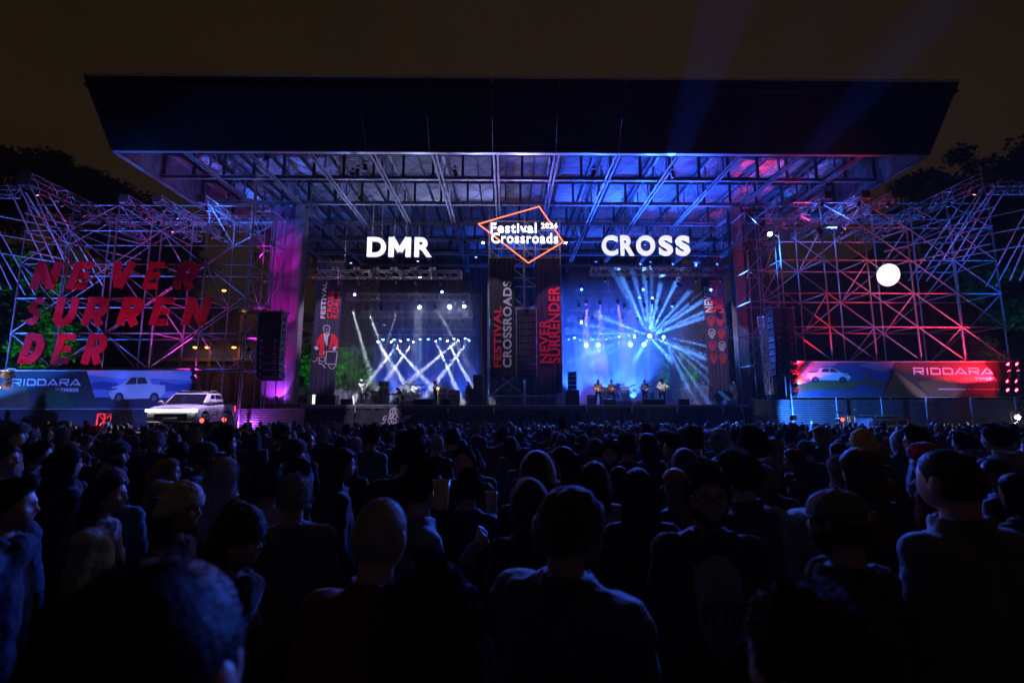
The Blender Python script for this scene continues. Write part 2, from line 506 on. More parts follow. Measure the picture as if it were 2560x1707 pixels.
# ================================================================== ROOF
XL, XR, YF, YB, ZB, ZC = -21.8, 23.7, 25.0, 51.2, 15.9, 17.95
def roof():
    T = thing('stage_roof', 'huge flat steel roof with black sloping front fascia over both stages', 'roof', ((XL+XR)/2, YF, ZB))
    b = Vector(T.location)
    # sloping black fascia in panels with recessed joints
    n = 13; w = (XR-XL)/n
    zt, yt = 18.75, 22.87
    mb = MB(); g = .012
    vs = [(g, 0, 0), (w-g, 0, 0), (w-g, yt-YF, zt-ZB), (g, yt-YF, zt-ZB), (g, .08, 0), (w-g, .08, 0), (w-g, yt-YF+.08, zt-ZB), (g, yt-YF+.08, zt-ZB)]
    mb.add(vs, [(0,1,2,3),(7,6,5,4),(0,4,5,1),(1,5,6,2),(2,6,7,3),(3,7,4,0)])
    me = mb.mesh('fascia_panel', M['fascia'])
    for i in range(n): link('fascia_panel', me, T, Vector((XL+i*w, YF, ZB)) - b)
    mb = MB(); mb.box((XL-.03, YF+.09, ZB-.02), (XR+.03, YF+.30, ZB+.10))
    mb.v = [tuple(Vector(v)-b) for v in mb.v]; link('edge_beam', mb.mesh('edge_beam', M['alu']), T)
    # crumpled metal flashing along the fascia top
    mb = MB(); N_ = 260; vs = []
    for i in range(N_+1):
        x = XL + (XR-XL)*i/N_; r = random.uniform(-.035, .035)
        vs += [(x, yt+.0+r-.03, zt+.02+random.uniform(-.01,.01)), (x, yt-.06+r, zt+.09+random.uniform(-.03,.03)), (x, yt+.12, zt+.14+r)]
    fs = []
    for i in range(N_): a = i*3; fs += [(a, a+3, a+4, a+1), (a+1, a+4, a+5, a+2)]
    mb.add([tuple(Vector(v)-b) for v in vs], fs); link('flashing', mb.mesh('flashing', M['alu']), T)
    # roof sheets
    pitch = .25; nY = 15; W = (XR-XL)/10
    vs = []; fs = []
    for k in range(nY*4+1):
        y = k*pitch/4; z = (0, 0, .07, .07)[k % 4]
        vs += [(.004, y, z), (W-.004, y, z)]
    for k in range(nY*4): fs.append((2*k, 2*k+1, 2*k+3, 2*k+2))
    mb = MB(); mb.add(vs, fs); me = mb.mesh('roof_sheet', M['sheet'])
    for i in range(10):
        for j in range(7):
            link('roof_sheet', me, T, Vector((XL+i*W, YF+j*3.75+.002*j, ZC + (.012 if (i+j) % 2 else 0))) - b)
    # top deck (weather side)
    mb = MB(); mb.box((XL, yt+.1, 18.3), (XR, YB, 18.42)); mb.v = [tuple(Vector(v)-b) for v in mb.v]
    link('top_deck', mb.mesh('top_deck', M['fascia']), T)
    # side walls of the roof box, as lining panels
    for x, s in ((XL, 1), (XR, -1)):
        for j in range(14):
            y0 = YF+.35+j*1.85
            mb = MB(); mb.box((x, y0+.01, ZB+.12), (x + s*.05, y0+1.84, ZC-.02))
            mb.v = [tuple(Vector(v)-b) for v in mb.v]; link('side_lining', mb.mesh('side_lining', M['sheet']), T)
        mb = MB(); mb.box((x-.12, YF+.31, ZB-.02), (x+.16 if s > 0 else x+.12, YB, ZB+.10)); mb.v = [tuple(Vector(v)-b) for v in mb.v]
        link('rim_beam', mb.mesh('rim_beam', M['steel']), T)
    # long trusses running back
    web = MB()
    L0, L1 = YF+.32, YB-.1
    ch = MB()
    for dx in (-.17, .07):
        ch.box((dx, 0, 0), (dx+.10, L1-L0, .02)); ch.box((dx if dx > 0 else dx+.08, 0, .02), (dx+.02 if dx > 0 else dx+.10, L1-L0, .12))
    che = ch.mesh('bottom_chord', M['steel'])
    tcb = MB(); tcb.box((-.1, 0, 0), (.1, L1-L0, .14)); tce = tcb.mesh('top_chord', M['steel'])
    wp = MB(); wp.box((-.04, -.06, 0), (.04, .06, 1.78)); wpe = wp.mesh('web_post', M['steel'])
    xs = [-17.9 + 3.45*i for i in range(12)]
    for x in xs:
        e = link('roof_truss', None, T, Vector((x, L0, ZB)) - b)
        link('bottom_chord', che, e); link('top_chord', tce, e, (0, 0, 1.82))
        k = 0; y = .9
        while y < L1-L0-1:
            if k % 3 != 2: link('web_post', wpe, e, (0, y, .02))
            A = Vector((0, y, .06)); B = Vector((0, y+1.27, 1.84))
            if k % 2: A.z, B.z = B.z, A.z
            link('web_diagonal', TUBE.get('painted_steel') or _mk(M['steel']), e, A, (B-A).to_track_quat('Z', 'Y'), (.022, .022, (B-A).length))
            y += 1.27; k += 1
    # cross trusses
    I = MB(); WX = XR-XL-.3
    I.box((0, -.1, 0), (WX, .1, .02)); I.box((0, -.012, .02), (WX, .012, .22)); I.box((0, -.1, .22), (WX, .1, .24))
    Ie = I.mesh('bottom_chord', M['steel'])
    po = MB(); po.box((-.08, -.05, 0), (.08, .05, 1.5)); poe = po.mesh('web_post', M['steel_dark'])
    tb = MB(); tb.box((0, -.06, 0), (WX, .06, .16)); tbe = tb.mesh('top_chord', M['steel_dark'])
    for j in range(6):
        y = 28.7 + 3.8*j
        e = link('cross_truss', None, T, Vector((XL+.15, y, ZB+.14)) - b)
        link('bottom_chord', Ie, e); link('top_chord', tbe, e, (0, 0, 1.62))
        nP = 24
        for i in range(nP+1):
            x = .1 + (WX-.2)*i/nP
            link('web_post', poe, e, (x, 0, .2))
            if i < nP:
                x2 = .1 + (WX-.2)*(i+1)/nP
                for s in (0, 1):
                    A = Vector((x, .03*s, .24)); B = Vector((x2, .03*s, 1.62))
                    if s: A.z, B.z = B.z, A.z
                    if s == 1 and i % 2: continue
                    link('tie_rod', TUBE.get('dark_steel') or _mk(M['steel_dark']), e, A, (B-A).to_track_quat('Z', 'Y'), (.012, .012, (B-A).length))
    # purlins under the sheets, running back between trusses
    pu = MB(); pu.box((-.05, 0, 0), (.05, L1-L0, .2)); pue = pu.mesh('purlin', M['steel_dark'])
    for i in range(24):
        x = XL + 1 + i*1.88
        link('purlin', pue, T, Vector((x, L0, ZC-.23)) - b)
def _mk(m):
    TUBE[m.name] = _t.mesh('tube', m); return TUBE[m.name]
roof()

# ---- columns
def column(label, x0, x1, clad, side):
    T = thing('roof_column', label, 'column', ((x0+x1)/2, 32.5, 2.0)); b = Vector(T.location)
    mb = MB(); w = x1-x0
    mb.box((-w/2, -.36, 0), (w/2, -.33, 13.85)); mb.box((-w/2, .33, 0), (w/2, .36, 13.85)); mb.box((-.02, -.33, 0), (.02, .33, 13.85))
    link('steel_post', mb.mesh('steel_post', M['steel'] if side > 0 else M['alu']), T)
    mb = MB(); mb.box((-w/2-.1, -.45, 0), (w/2+.1, .45, .04)); link('base_plate', mb.mesh('base_plate', M['steel']), T)
    if clad:
        a, c, m = clad
        zs = [0, 3.3, 6.2, 9.2, 13.75] if side < 0 else [0, 4.5, 9.1, 13.75]
        for z0, z1 in zip(zs, zs[1:]):
            mb = MB(); mb.box((a-T.location.x, -.30, z0+.01), (c-T.location.x, .25, z1-.01)); link('cladding_panel', mb.mesh('cladding_panel', m), T)
    return T
column('left roof column, silver steel post with wide purple cladding beside it', -14.75, -14.1, (-16.35, -14.77, M['purple_panel']), -1)
column('right roof column, blue steel post leaning beside a black drape', 15.75, 16.45, (16.47, 18.2, M['black_cloth']), 1)

# ================================================================== STAGE
DZ = 2.0
def stage():
    T = thing('stage', 'long raised black stage deck carrying both bands', 'stage', (1.2, 31, -.8)); b = Vector(T.location)
    for i in range(8):
        x0 = -16.8 + i*4.5
        mb = MB(); mb.box((x0+.006, 31.0, DZ-.22), (x0+4.494, 47.5, DZ)); mb.v = [tuple(Vector(v)-b) for v in mb.v]
        link('deck_panel', mb.mesh('deck_panel', M['deck']), T)
    xs = [-13.1, -9.4, -5.3, -1.2, 3.2, 7.2, 11.4, 15.6]
    for x0, x1 in zip(xs, xs[1:]):
        mb = MB(); n = 24; vs = []
        for j, z in enumerate((-.79, DZ-.24)):
            for i in range(n+1):
                x = x0+.01+(x1-x0-.02)*i/n
                vs.append((x, 31.03 + .025*math.sin(x*9)+.02*math.sin(x*23), z))
        mb.add([tuple(Vector(v)-b) for v in vs], [(i, i+1, n+2+i, n+1+i) for i in range(n)], 0, True)
        link('skirt_panel', mb.mesh('skirt_panel', M['skirt']), T)
    mb = MB(); mb.box((-13.1, 30.985, DZ-.06), (15.6, 30.998, DZ+.012)); mb.v = [tuple(Vector(v)-b) for v in mb.v]
    link('edge_trim', mb.mesh('edge_trim', M['alu']), T)
    for u in (888, 1120, 1235, 1467, 1580, 1693, 1808, 1855):
        x = P(u, 1014, 30.9).x
        mb = MB(); mb.box((x-.04, 30.9, DZ-.5), (x+.04, 30.97, DZ-.02)); mb.v = [tuple(Vector(v)-b) for v in mb.v]
        link('edge_clamp', mb.mesh('edge_clamp', M['alu']), T)
stage()

def slat_wall(label, x0, x1, y, z1, nsec):
    T = thing('slatted_wall', label, 'wall', ((x0+x1)/2, y, gz(y))); b = Vector(T.location)
    w = (x1-x0)/nsec
    n = int((z1-gz(y))/.135); p = .135
    sl = MB()
    sl.add([(0.01,0,0),(w-.01,0,0),(w-.01,-.035,.03),(.01,-.035,.03),(w-.01,-.035,.085),(.01,-.035,.085),(w-.01,0,.11),(.01,0,.11),(0.01,.01,.11),(w-.01,.01,.11),(w-.01,.01,0),(.01,.01,0)],
           [(0,1,2,3),(3,2,4,5),(5,4,6,7),(7,6,9,8),(8,9,10,11),(11,10,1,0)])
    me = sl.mesh('slat', M['slat'])
    for s in range(nsec):
        for k in range(n):
            link('slat', me, T, Vector((x0+s*w, y, gz(y)+.02+k*p)) - b)
    for s in range(nsec+1):
        block(T, 'post', (x0+s*w-.05, y+.03, gz(y)), (x0+s*w+.05, y+.13, z1), M['steel_dark'])
slat_wall('low wall of horizontal metal slats under the right scaffold, lit blue', P(1884,1000,28.6).x, 31.5, 28.6, 2.45, 3)
slat_wall('short purple lit wall of horizontal slats between pickup and stage', P(590,1030,27.6).x, P(762,1030,27.6).x, 27.6, 1.85, 1)

# black base under the left banner
T = thing('platform_front', 'long black covered base below the left advertising banner', 'platform', (-22.5, 26.9, gz(27)))
for i in range(4):
    block(T, 'panel', (-31+i*3.9, 26.85, gz(27)), (-31+i*3.9+3.88, 27.0, 1.7), M['skirt'])
# plinth under pickup
T = thing('car_plinth', 'black raised plinth carrying the white pickup', 'platform', (-15.2, 24, gz(24)))
block(T, 'top_board', (-16.6, 21.0, .72), (-13.8, 26.7, .80), M['deck'])
for a, c in (((-16.55, 21.05, gz(24)), (-13.85, 21.1, .715)), ((-13.9, 21.12, gz(24)), (-13.85, 26.6, .715)), ((-16.55, 21.12, gz(24)), (-16.5, 26.6, .715))):
    block(T, 'side_board', a, c, M['skirt'])

# drapes
def drape(name, label, x0, x1, y, z0, z1, m, amp=.05, fold=1.3, cat='curtain'):
    mb = MB(); n = max(20, int((x1-x0)*12)); vs = []; nz = 5
    for j in range(nz+1):
        z = z0+(z1-z0)*j/nz; a = amp*(1-.4*j/nz)
        for i in range(n+1):
            x = x0+(x1-x0)*i/n
            vs.append((x-(x0+x1)/2, a*math.sin(x*2*math.pi/fold*2+.6*math.sin(x*1.7+j*.4)) + .3*a*math.sin(x*19+j*.5), z-z0))
    fs = [(j*(n+1)+i, j*(n+1)+i+1, (j+1)*(n+1)+i+1, (j+1)*(n+1)+i) for j in range(nz) for i in range(n)]
    mb.add(vs, fs, 0, True)
    o = link(name, mb.mesh(name, m), None, ((x0+x1)/2, y, z0))
    return tag(o, label, cat)
drape('backdrop', 'dark blue cloth backdrop hanging behind the left band', -12.4, -2.5, 45.0, DZ, 12.6, M['backdrop'])
drape('backdrop', 'bright blue lit cloth backdrop behind the right band', 4.9, 13.9, 45.0, DZ, 12.4, M['backdrop'])
drape('curtain', 'black drape behind the central scaffold tower between the stages', -2.3, 4.7, 44.0, DZ, 14.5, M['black_cloth'])
drape('curtain', 'long black drape high at the rear under the roof', -17, 18.5, 49.5, 13.3, 17.4, M['black_cloth'], .04)
drape('curtain', 'black drape beside the left backdrop above the green trees', -17.5, -12.9, 46.5, 7.6, 15, M['black_cloth'])
drape('curtain', 'black drape high above the trees on the right stage edge', 14.2, 19, 47, 9.0, 15, M['black_cloth'])

# ================================================================== TRUSSES
def box_truss(name, label, A, B, s=.5, pitch=.5, m=None, group=None, faces=3, rc=.026):
    m = m or M['alu']
    A = Vector(A); B = Vector(B); d = (B-A).normalized()
    T = thing(name, label, 'truss', A, 0, group)
    up = Vector((0, 0, 1)) if abs(d.z) < .8 else Vector((0, 1, 0))
    side = d.cross(up).normalized(); up = side.cross(d).normalized()
    c = [side*sx*s/2 + up*sz*s/2 for sx, sz in ((-1,-1),(1,-1),(1,1),(-1,1))]
    for q in c: bar(T, 'chord', A+q, B+q, rc, m)
    L = (B-A).length; n = max(2, int(L/pitch))
    for f in range(faces):
        c0, c1 = c[(f+3) % 4], c[f]        # left side, bottom, right side, top
        for k in range(n):
            p0 = A + d*L*k/n; p1 = A + d*L*(k+1)/n
            if (k+f) % 2: bar(T, 'brace', p0+c0, p1+c1, rc*.55, m)
            else: bar(T, 'brace', p0+c1, p1+c0, rc*.55, m)
    for E_ in (A, B):
        for f in range(4): bar(T, 'end_bar', E_+c[f], E_+c[(f+1) % 4], rc*.8, m)
    ns = int(L/2.5)
    for k in range(1, ns+1):
        q0 = A + d*L*k/(ns+1)
        for f in range(4): bar(T, 'joint_bar', q0+c[f], q0+c[(f+1) % 4], rc*1.1, m)
    return T

TR = {}
def stage_truss(key, label, uL, uR, v, Y, s=.5):
    A = P(uL, v, Y); B = P(uR, v, Y); z = (A.z+B.z)/2
    A.z = B.z = z; TR[key] = (A, B)
    T = box_truss('lighting_truss', label, A, B, s, .5, group='horizontal lighting trusses over the stages')
    for t in (.12, .88):        # chain hoists up to the roof
        p = A.lerp(B, t); bar(T, 'hoist_chain', p + Vector((0, 0, s/2)), Vector((p.x, p.y, ZB)), .012, M['black_metal'])
stage_truss('L1', 'front lighting truss of the left stage, crossing the drummer banner', 772, 1154, 687, 33.3)
stage_truss('L2', 'second lighting truss of the left stage, with star bright lamps', 870, 1174, 743, 37.5)
stage_truss('L3', 'third lighting truss of the left stage, lamps unlit', 905, 1181, 787, 40)
stage_truss('L4', 'lowest rear lighting truss of the left stage', 935, 1189, 830, 43)
stage_truss('R1', 'front lighting truss of the right stage, crossing the skull banner', 1477, 1835, 680, 33.3)
stage_truss('R2', 'second lighting truss of the right stage, with violet lamps', 1436, 1733, 737, 37.5)
stage_truss('R3', 'third lighting truss of the right stage', 1420, 1689, 783, 40)
stage_truss('R4', 'lowest rear lighting truss of the right stage, deep in smoke', 1414, 1650, 827, 43)

# ================================================================== SCAFFOLDS
def scaffold(name, label, xs, ys, zs, m, group=None, zbase=None, diag=True, r=.034, stop=None, lead=0):
    T = thing(name, label, 'scaffolding', ((xs[0]+xs[-1])/2, ys[0], zbase if zbase is not None else gz(ys[0])), 0, group)
    z0 = zbase if zbase is not None else gz(ys[0]); zt = zs[-1]
    cp = MB()
    for y in ys:
        for x in xs:
            bar(T, 'upright', (x, y, z0), (x, y, zt+.35), r, m)
            for z in zs:
                c = Vector((x, y, z)) - T.location
                cp.lathe([(.02,-.05),(.062,-.045),(.062,.045),(.02,.05)], c, (0,0,1), 6)
            q = z0+.3
            while q < zt:
                cp.lathe([(.03,-.02),(.048,-.018),(.048,.018),(.03,.02)], Vector((x, y, q)) - T.location, (0,0,1), 6); q += .5
    tag(link('coupler', cp.mesh('coupler', m), T), kind='stuff')
    for z in zs:
        for y in ys:
            for x0, x1 in zip(xs, xs[1:]): bar(T, 'ledger', (x0, y, z), (x1, y, z), r*.85, m)
        for y0, y1 in zip(ys, ys[1:]):
            for x in xs: bar(T, 'transom', (x, y0, z), (x, y1, z), r*.85, m)
    if diag:
        for j, (za, zb) in enumerate(zip(zs, zs[1:])):
            for k, (x0, x1) in enumerate(zip(xs, xs[1:])):
                if diag == 'L':
                    a, c = ((x0, x1) if (k+j) % 2 else (x1, x0))
                else: a, c = (x1, x0)
                bar(T, 'diagonal_brace', (a, ys[0]-.05, za), (c, ys[0]-.05, zb), r*.8, m)
                if len(ys) > 1 and (k+j) % 2 == 0:
                    bar(T, 'diagonal_brace', (c, ys[-1]+.05, za), (a, ys[-1]+.05, zb), r*.8, m)
            for y0, y1 in zip(ys, ys[1:]):
                for i, x in enumerate(xs):
                    if (i + j) % 2 == 0: bar(T, 'side_brace', (x+.04, y1, za), (x+.04, y0, zb), r*.75, m)
    return T
g2 = M['galv']
xsL = [-27.86 + 2.616*i for i in range(6)]
WL = scaffold('scaffold_wing', 'left scaffold wing of blue and magenta lit tubes behind the red letters', xsL, [27.0, 29.6], [4.0, 6.0, 8.0, 10.0, 12.0, 13.55], g2, diag='L', r=.044)
xsR = [16.6] + [19.22 + 2.635*i for i in range(5)]
WR = scaffold('scaffold_wing', 'right scaffold wing of red and blue lit tubes around the glowing ball', xsR, [28.0, 30.6], [4.55, 6.6, 8.65, 10.7, 12.75, 14.35], g2, diag='R', r=.046)
# raking struts at the outer ends
def rakes(T, pts):
    for A, B in pts: bar(T, 'raking_strut', A, B, .042, g2)
for T, s, xo, Yf, zt in ((WL, 1, -26.2, 24.2, 13.6), (WR, -1, 27.4, 24.4, 14.3)):
    rk = []
    for dx in (-.3, .3, .9):
        x = xo + s*dx
        rk.append(((x, Yf+.2, zt), (x, 27.0 if T is WL else 28.0, zt-3.6)))
        rk.append(((x, Yf+1.2, zt), (x, 29.6 if T is WL else 30.6, zt-4.2)))
    for dx in (-3.2, -2.6):
        x = xo + s*dx
        rk.append(((x, Yf+.4, zt-.4), (x+s*.2, 27.4, zt-5)))
        rk.append(((x, Yf+1.3, zt-.6), (x+s*.2, 28.8, zt-5)))
    for k in range(3):      # inclined rungs at the outer corner
        z = zt-1.2-k*1.0
        rk.append(((xo-s*3.0, Yf+.6+k*.25, z), (xo+s*1.0, 27.2 if s > 0 else 28.2, z-.35)))
        rk.append(((xo-s*.2, Yf+1.2+k*.25, z), (xo+s*3.3, 29.4, z-.4)))
    rakes(T, rk)
# trusses lying front to back on the wings and carrying lamps
WT = []
for side, tips, Yt in (('left', [(62, 447, 24.4), (310, 497, 26.3), (393, 497, 26.3), (504, 497, 26.3)], 33.0), ('right', [(2470, 445, 24.4), (2238, 487, 26.8), (2163, 487, 26.8), (2070, 487, 26.8)], 34.0)):
    nm = ['long outermost', 'second', 'third', 'innermost']
    for k, (u, v, Y) in enumerate(tips):
        A = P(u, v, Y); B = Vector((A.x, Yt, A.z))
        WT.append((side, k, A, B))
        box_truss('wing_truss', f'{nm[k]} lamp truss lying front to back on the {side} scaffold wing', A, B, .62 if k == 0 else .42, .55, group='front to back trusses on the scaffold wings', faces=4)
        mb = MB(); s = .36 if k == 0 else .24; mb.bbox((-s, -.03, -s), (s, .0, s), .01)
        tag(link('end_board', mb.mesh('end_board', flatmat((.12,.11,.09))), None, A + Vector((0, -.04, 0))), f'small square board closing the {nm[k]} truss of the {side} wing', 'board')
for side, A, B, Y in (('left', -31.5, -15.0, 32.6), ('right', 16.8, 30.6, 33.7)):
    z = 14.9 if side == 'left' else 15.6
    box_truss('wing_truss', f'long cross truss along the rear top of the {side} scaffold wing', (A, Y, z), (B, Y, z), .5, .62)
box_truss('wing_truss', 'short cross truss at the far outer corner of the left wing', (-32.2, 25.0, 13.5), (-26.6, 25.0, 13.4), .5, .6)
box_truss('wing_truss', 'short cross truss at the far outer corner of the right wing', (27.0, 25.2, 14.0), (31.0, 25.2, 14.0), .5, .6)

TW = scaffold('scaffold_tower', 'central scaffold tower between the stages carrying the neon sign', [-1.25, 1.2, 3.65], [31.6, 34.0], [2.6, 4.5, 6.5, 8.5, 10.5, 12.5, 14.5], g2, zbase=DZ, diag='R', r=.038)
scaffold('scaffold_tower', 'slim scaffold tower holding the left line array speaker', [P(612,600,28.3).x, P(668,600,28.3).x], [28.9, 30.6], [4, 6, 8, 10, 12, 14], g2, diag='L')
scaffold('scaffold_tower', 'slim scaffold tower holding the right line array, white lamp on it', [P(1885,600,28.3).x, P(1958,600,28.3).x], [29.2, 31.0], [4.4, 6.4, 8.4, 10.4, 12.4, 14.2], g2, diag='L')

# ================================================================== SPEAKERS
def line_array(label, u0, u1, v0, v1, Y, n, curve, face):
    A = P(u0, v0, Y); B = P(u1, v0, Y); w = B.x-A.x; zb = P(u0, v1, Y).z
    h = (A.z-zb)/n
    T = thing('line_array', label, 'speaker', ((A.x+B.x)/2, Y, A.z)); d = .75
    cab = MB(); cab.bbox((-w/2, .04, -h+.02), (w/2, d, -.01), .015); ce = cab.mesh('cabinet', M['black_metal'])
    gr = MB(); gr.box((-w/2+.03, 0, -h+.04), (-w*.1, .035, -.03)); gr.box((w*.1, 0, -h+.04), (w/2-.03, .035, -.03))
    gr.box((-w*.08, .02, -h+.03), (w*.08, .039, -.02)); ge = gr.mesh('grille', M['grille'])
    cn = MB()
    for s in (-1, 1): cn.lathe([(.0,0),(.03,-.012),(.085,-.02),(.09,0)], (s*w*.3, -.002, -h/2), (0,-1,0), 14)
    cone = cn.mesh('driver', M['steel'])
    rg = MB()
    for s in (-1, 1):
        x = s*(w/2+.03)
        rg.box((x-.02, .02, -h+.02), (x+.02, .06, 0)); rg.box((x-.02, d-.1, -h+.02), (x+.02, d-.05, 0))
        for q in (.22, .42): rg.box((x-.02, q, -h*.6), (x+.02, q+.1, -h*.3))
        rg.box((x-.018, .06, -h+.03), (x+.018, d-.1, -h+.09))
    re_ = rg.mesh('rigging_rail', M['alu'])
    y = 0; z = 0; a = 0
    for k in range(n):
        a += curve*(k/n)**2
        e = link('cabinet', ce, T, (0, y, z), (-a, 0, 0))
        link('grille', ge, e); link('rigging_rail', re_, e)
        if k > 3 and face: link('driver', cone, e)
        y += math.sin(a)*h; z -= math.cos(a)*h
    mb = MB(); mb.box((-w/2-.1, 0, .03), (-w/2, .9, .1)); mb.box((w/2, 0, .03), (w/2+.1, .9, .1)); mb.box((-w/2, .4, .05), (w/2, .5, .12))
    link('fly_frame', mb.mesh('fly_frame', M['alu']), T)
    bar(T, 'hoist_chain', (A.x+w/2, Y+.45, A.z+.1), (A.x+w/2, Y+.45, A.z+2.6), .015, M['black_metal'])
line_array('left line array speaker hanging in front of the purple column', 647, 704, 778, 943, 27.9, 10, R(6), 1)
line_array('centre line array speaker hanging in the tower between two banners', 1292, 1340, 772, 944, 31.0, 10, R(2), 0)
line_array('right line array speaker hanging beside the blue right column', 1932, 1983, 770, 935, 27.9, 10, R(5), 1)
box_truss('mast', 'thin leaning truss mast lit blue and orange before the right array', P(1903, 792, 27.5), P(1924, 985, 27.2), .28, .35, faces=4)

# ================================================================== LAMPS
yo = MB()
yo.path([(-.16,0,-.28),(-.17,0,-.1),(-.15,0,0),(.15,0,0),(.17,0,-.1),(.16,0,-.28)], .014, 6)
yo.box((-.07,-.07,.0),(.07,.07,.09)); yo.tube((0,0,.09),(0,0,.2),.015,6)
YOKE = yo.mesh('yoke', M['black_metal'])
bd = MB()      # body points along -Z of its own frame, lens at z=-.2
bd.lathe([(.05,.17),(.11,.14),(.135,.05),(.12,0),(.125,-.12),(.14,-.17),(.14,-.2),(.115,-.2)], n=14)
BODY = bd.mesh('lamp_body', M['black_metal'])
ln = MB(); ln.lathe([(0,-.012),(.06,-.008),(.112,0)], (0,0,-.197), n=14); LENS_ON = ln.mesh('lens', M['lens_on']); LENS_OFF = ln.mesh('lens', M['lens_off'])
bl = MB()      # blinder: housing with two reflectors
bl.bbox((-.28,-.1,-.12),(.28,.1,.12),.02); BLH = bl.mesh('housing', M['black_metal'])
b2 = MB()
for s in (-1,1): b2.lathe([(.10,0),(.095,-.02),(.03,.0),(0,.0)], (s*.14,-.105,0), (0,-1,0), 14)
BLR_OFF = b2.mesh('reflector', M['lens_off'])
led = MB(); led.lathe([(0,0),(.022,.004),(.022,.02),(0,.024)], (0,-.075,.04), (0,-1,0), 8); LED = led.mesh('indicator', M['led_red'])

NL = [0]
def gobo(light, scale, lo, hi, seed):
    light.use_nodes = True; n = light.node_tree; e = n.nodes['Emission']
    t = n.nodes.new('ShaderNodeTexCoord'); mp = n.nodes.new('ShaderNodeMapping'); mp.inputs['Location'].default_value = (seed, seed*.7, 0)
    vo = n.nodes.new('ShaderNodeTexVoronoi'); vo.inputs['Scale'].default_value = scale
    r = n.nodes.new('ShaderNodeMapRange'); r.inputs[1].default_value = lo; r.inputs[2].default_value = hi; r.inputs[3].default_value = 1; r.inputs[4].default_value = 0
    n.links.new(t.outputs['Normal'], mp.inputs['Vector']); n.links.new(mp.outputs[0], vo.inputs['Vector']); n.links.new(vo.outputs['Distance'], r.inputs[0]); n.links.new(r.outputs[0], e.inputs['Strength'])

def fixture(label, pos, aim, col=(1,1,1), watt=0, deg=6, lens=1.0, group='lamps hanging from the stage trusses', size=1.0, gob=None, stand=False, soft=.05, red=False, blend=.35):
    """moving-head lamp; pos = centre of the head, aim = point it looks at"""
    pos = Vector(pos); aim = Vector(aim)
    T = thing('stage_lamp', label, 'stage lamp', pos, 0, group, size)
    d = (aim-pos); q = d.to_track_quat('-Z', 'Y')
    link('yoke', YOKE, T, (0, 0, -.28) if stand else (0, 0, .28), (R(180), 0, 0) if stand else (0, 0, 0))
    h = link('lamp_body', BODY, T, (0, 0, 0), q)
    link('lens', LENS_ON if lens > 0 else LENS_OFF, h, col=(*col, lens))
    if red: link('indicator', LED, T, (0, 0, .28))
    if watt:
        NL[0] += 1
        l = bpy.data.lights.new('lamp_light', 'SPOT'); l.energy = watt*GAIN; l.color = col; l.spot_size = R(deg); l.spot_blend = blend; l.shadow_soft_size = soft
        if gob: gobo(l, *gob)
        lo = bpy.data.objects.new('lamp_light', l); COL.objects.link(lo); lo.parent = T
        lo.location = d.normalized()*.24; lo.rotation_mode = 'QUATERNION'; lo.rotation_quaternion = q
    return T
def blinder(label, pos):
    T = thing('blinder_lamp', label, 'stage lamp', pos, 0, 'paired blinder lamps on top of the front trusses')
    link('housing', BLH, T); link('reflector', BLR_OFF, T); link('yoke', YOKE, T, (0, .02, -.18), (R(180), 0, 0), .9)
    return T
WHITE = (.80, .88, 1.0); BLUE = (.02, .10, 1.0); VIO = (.22, .12, 1.0); ICE = (.09, .30, 1.0); MAG = (.85, .03, .55); RED = (1.0, .012, .03)

Z1 = TR['L1'][0].z; Z2 = TR['L2'][0].z
# left stage, front truss: blinders above, dark moving heads below
for k, u in enumerate((790, 841, 893, 940, 985, 1033, 1082)):
    p = P(u, 678, 33.3); blinder(f'{ORD[k]} paired blinder from the left on the front left-stage truss', (p.x, 33.25, Z1+.42))
for k, u in enumerate((783, 846, 895, 943, 991, 1040, 1101, 1148)):
    p = P(u, 705, 33.3); fixture(f'{ORD[k]} dark moving head from the left under the front left-stage truss', (p.x, 33.3, Z1-.55), (p.x+random.uniform(-3,3), 31, 1), lens=0, red=True, size=.9)
# second truss
L2 = [(879,768,(918,906),41,9000,1.5),(918,769,(975,925),41,9000,1.5),(953.6,768,(940,900),40,0,.5),(995,769,(955,900),41,2200,1.2),
      (1049,765.5,None,0,5200,5),(1087,766,(1135,850),41,4200,1.5),(1123.5,765.5,None,0,9500,12),(1160.7,764,None,0,5200,6)]
for k, (u, v, to, ty, w, s) in enumerate(L2):
    p = P(u, v, 37.4)
    if to: q = P(to[0], to[1], 39.5); fixture(f'{ORD[k]} lamp from the left on the second left-stage truss, aimed down', p, q, WHITE, w*8, 5.5, s)
    else: fixture(f'{ORD[k]} lamp from the left on the second left-stage truss, glaring at the crowd', p, P(u, 1100, 20) if k != 6 else P(1150, 1120, 14), (.5,.62,1), w*.04, 50, s, size=1.15)
# third truss: unlit
for k, u in enumerate((943, 962, 986, 1012, 1030, 1056, 1073, 1099, 1120, 1140, 1156)):
    p = P(u, 803 if k % 2 == 0 else 808, 40); fixture(f'{ORD[k]} unlit lamp from the left under the third left-stage truss', (p.x, 40, p.z), (p.x, 37, 2), lens=0, size=.85)
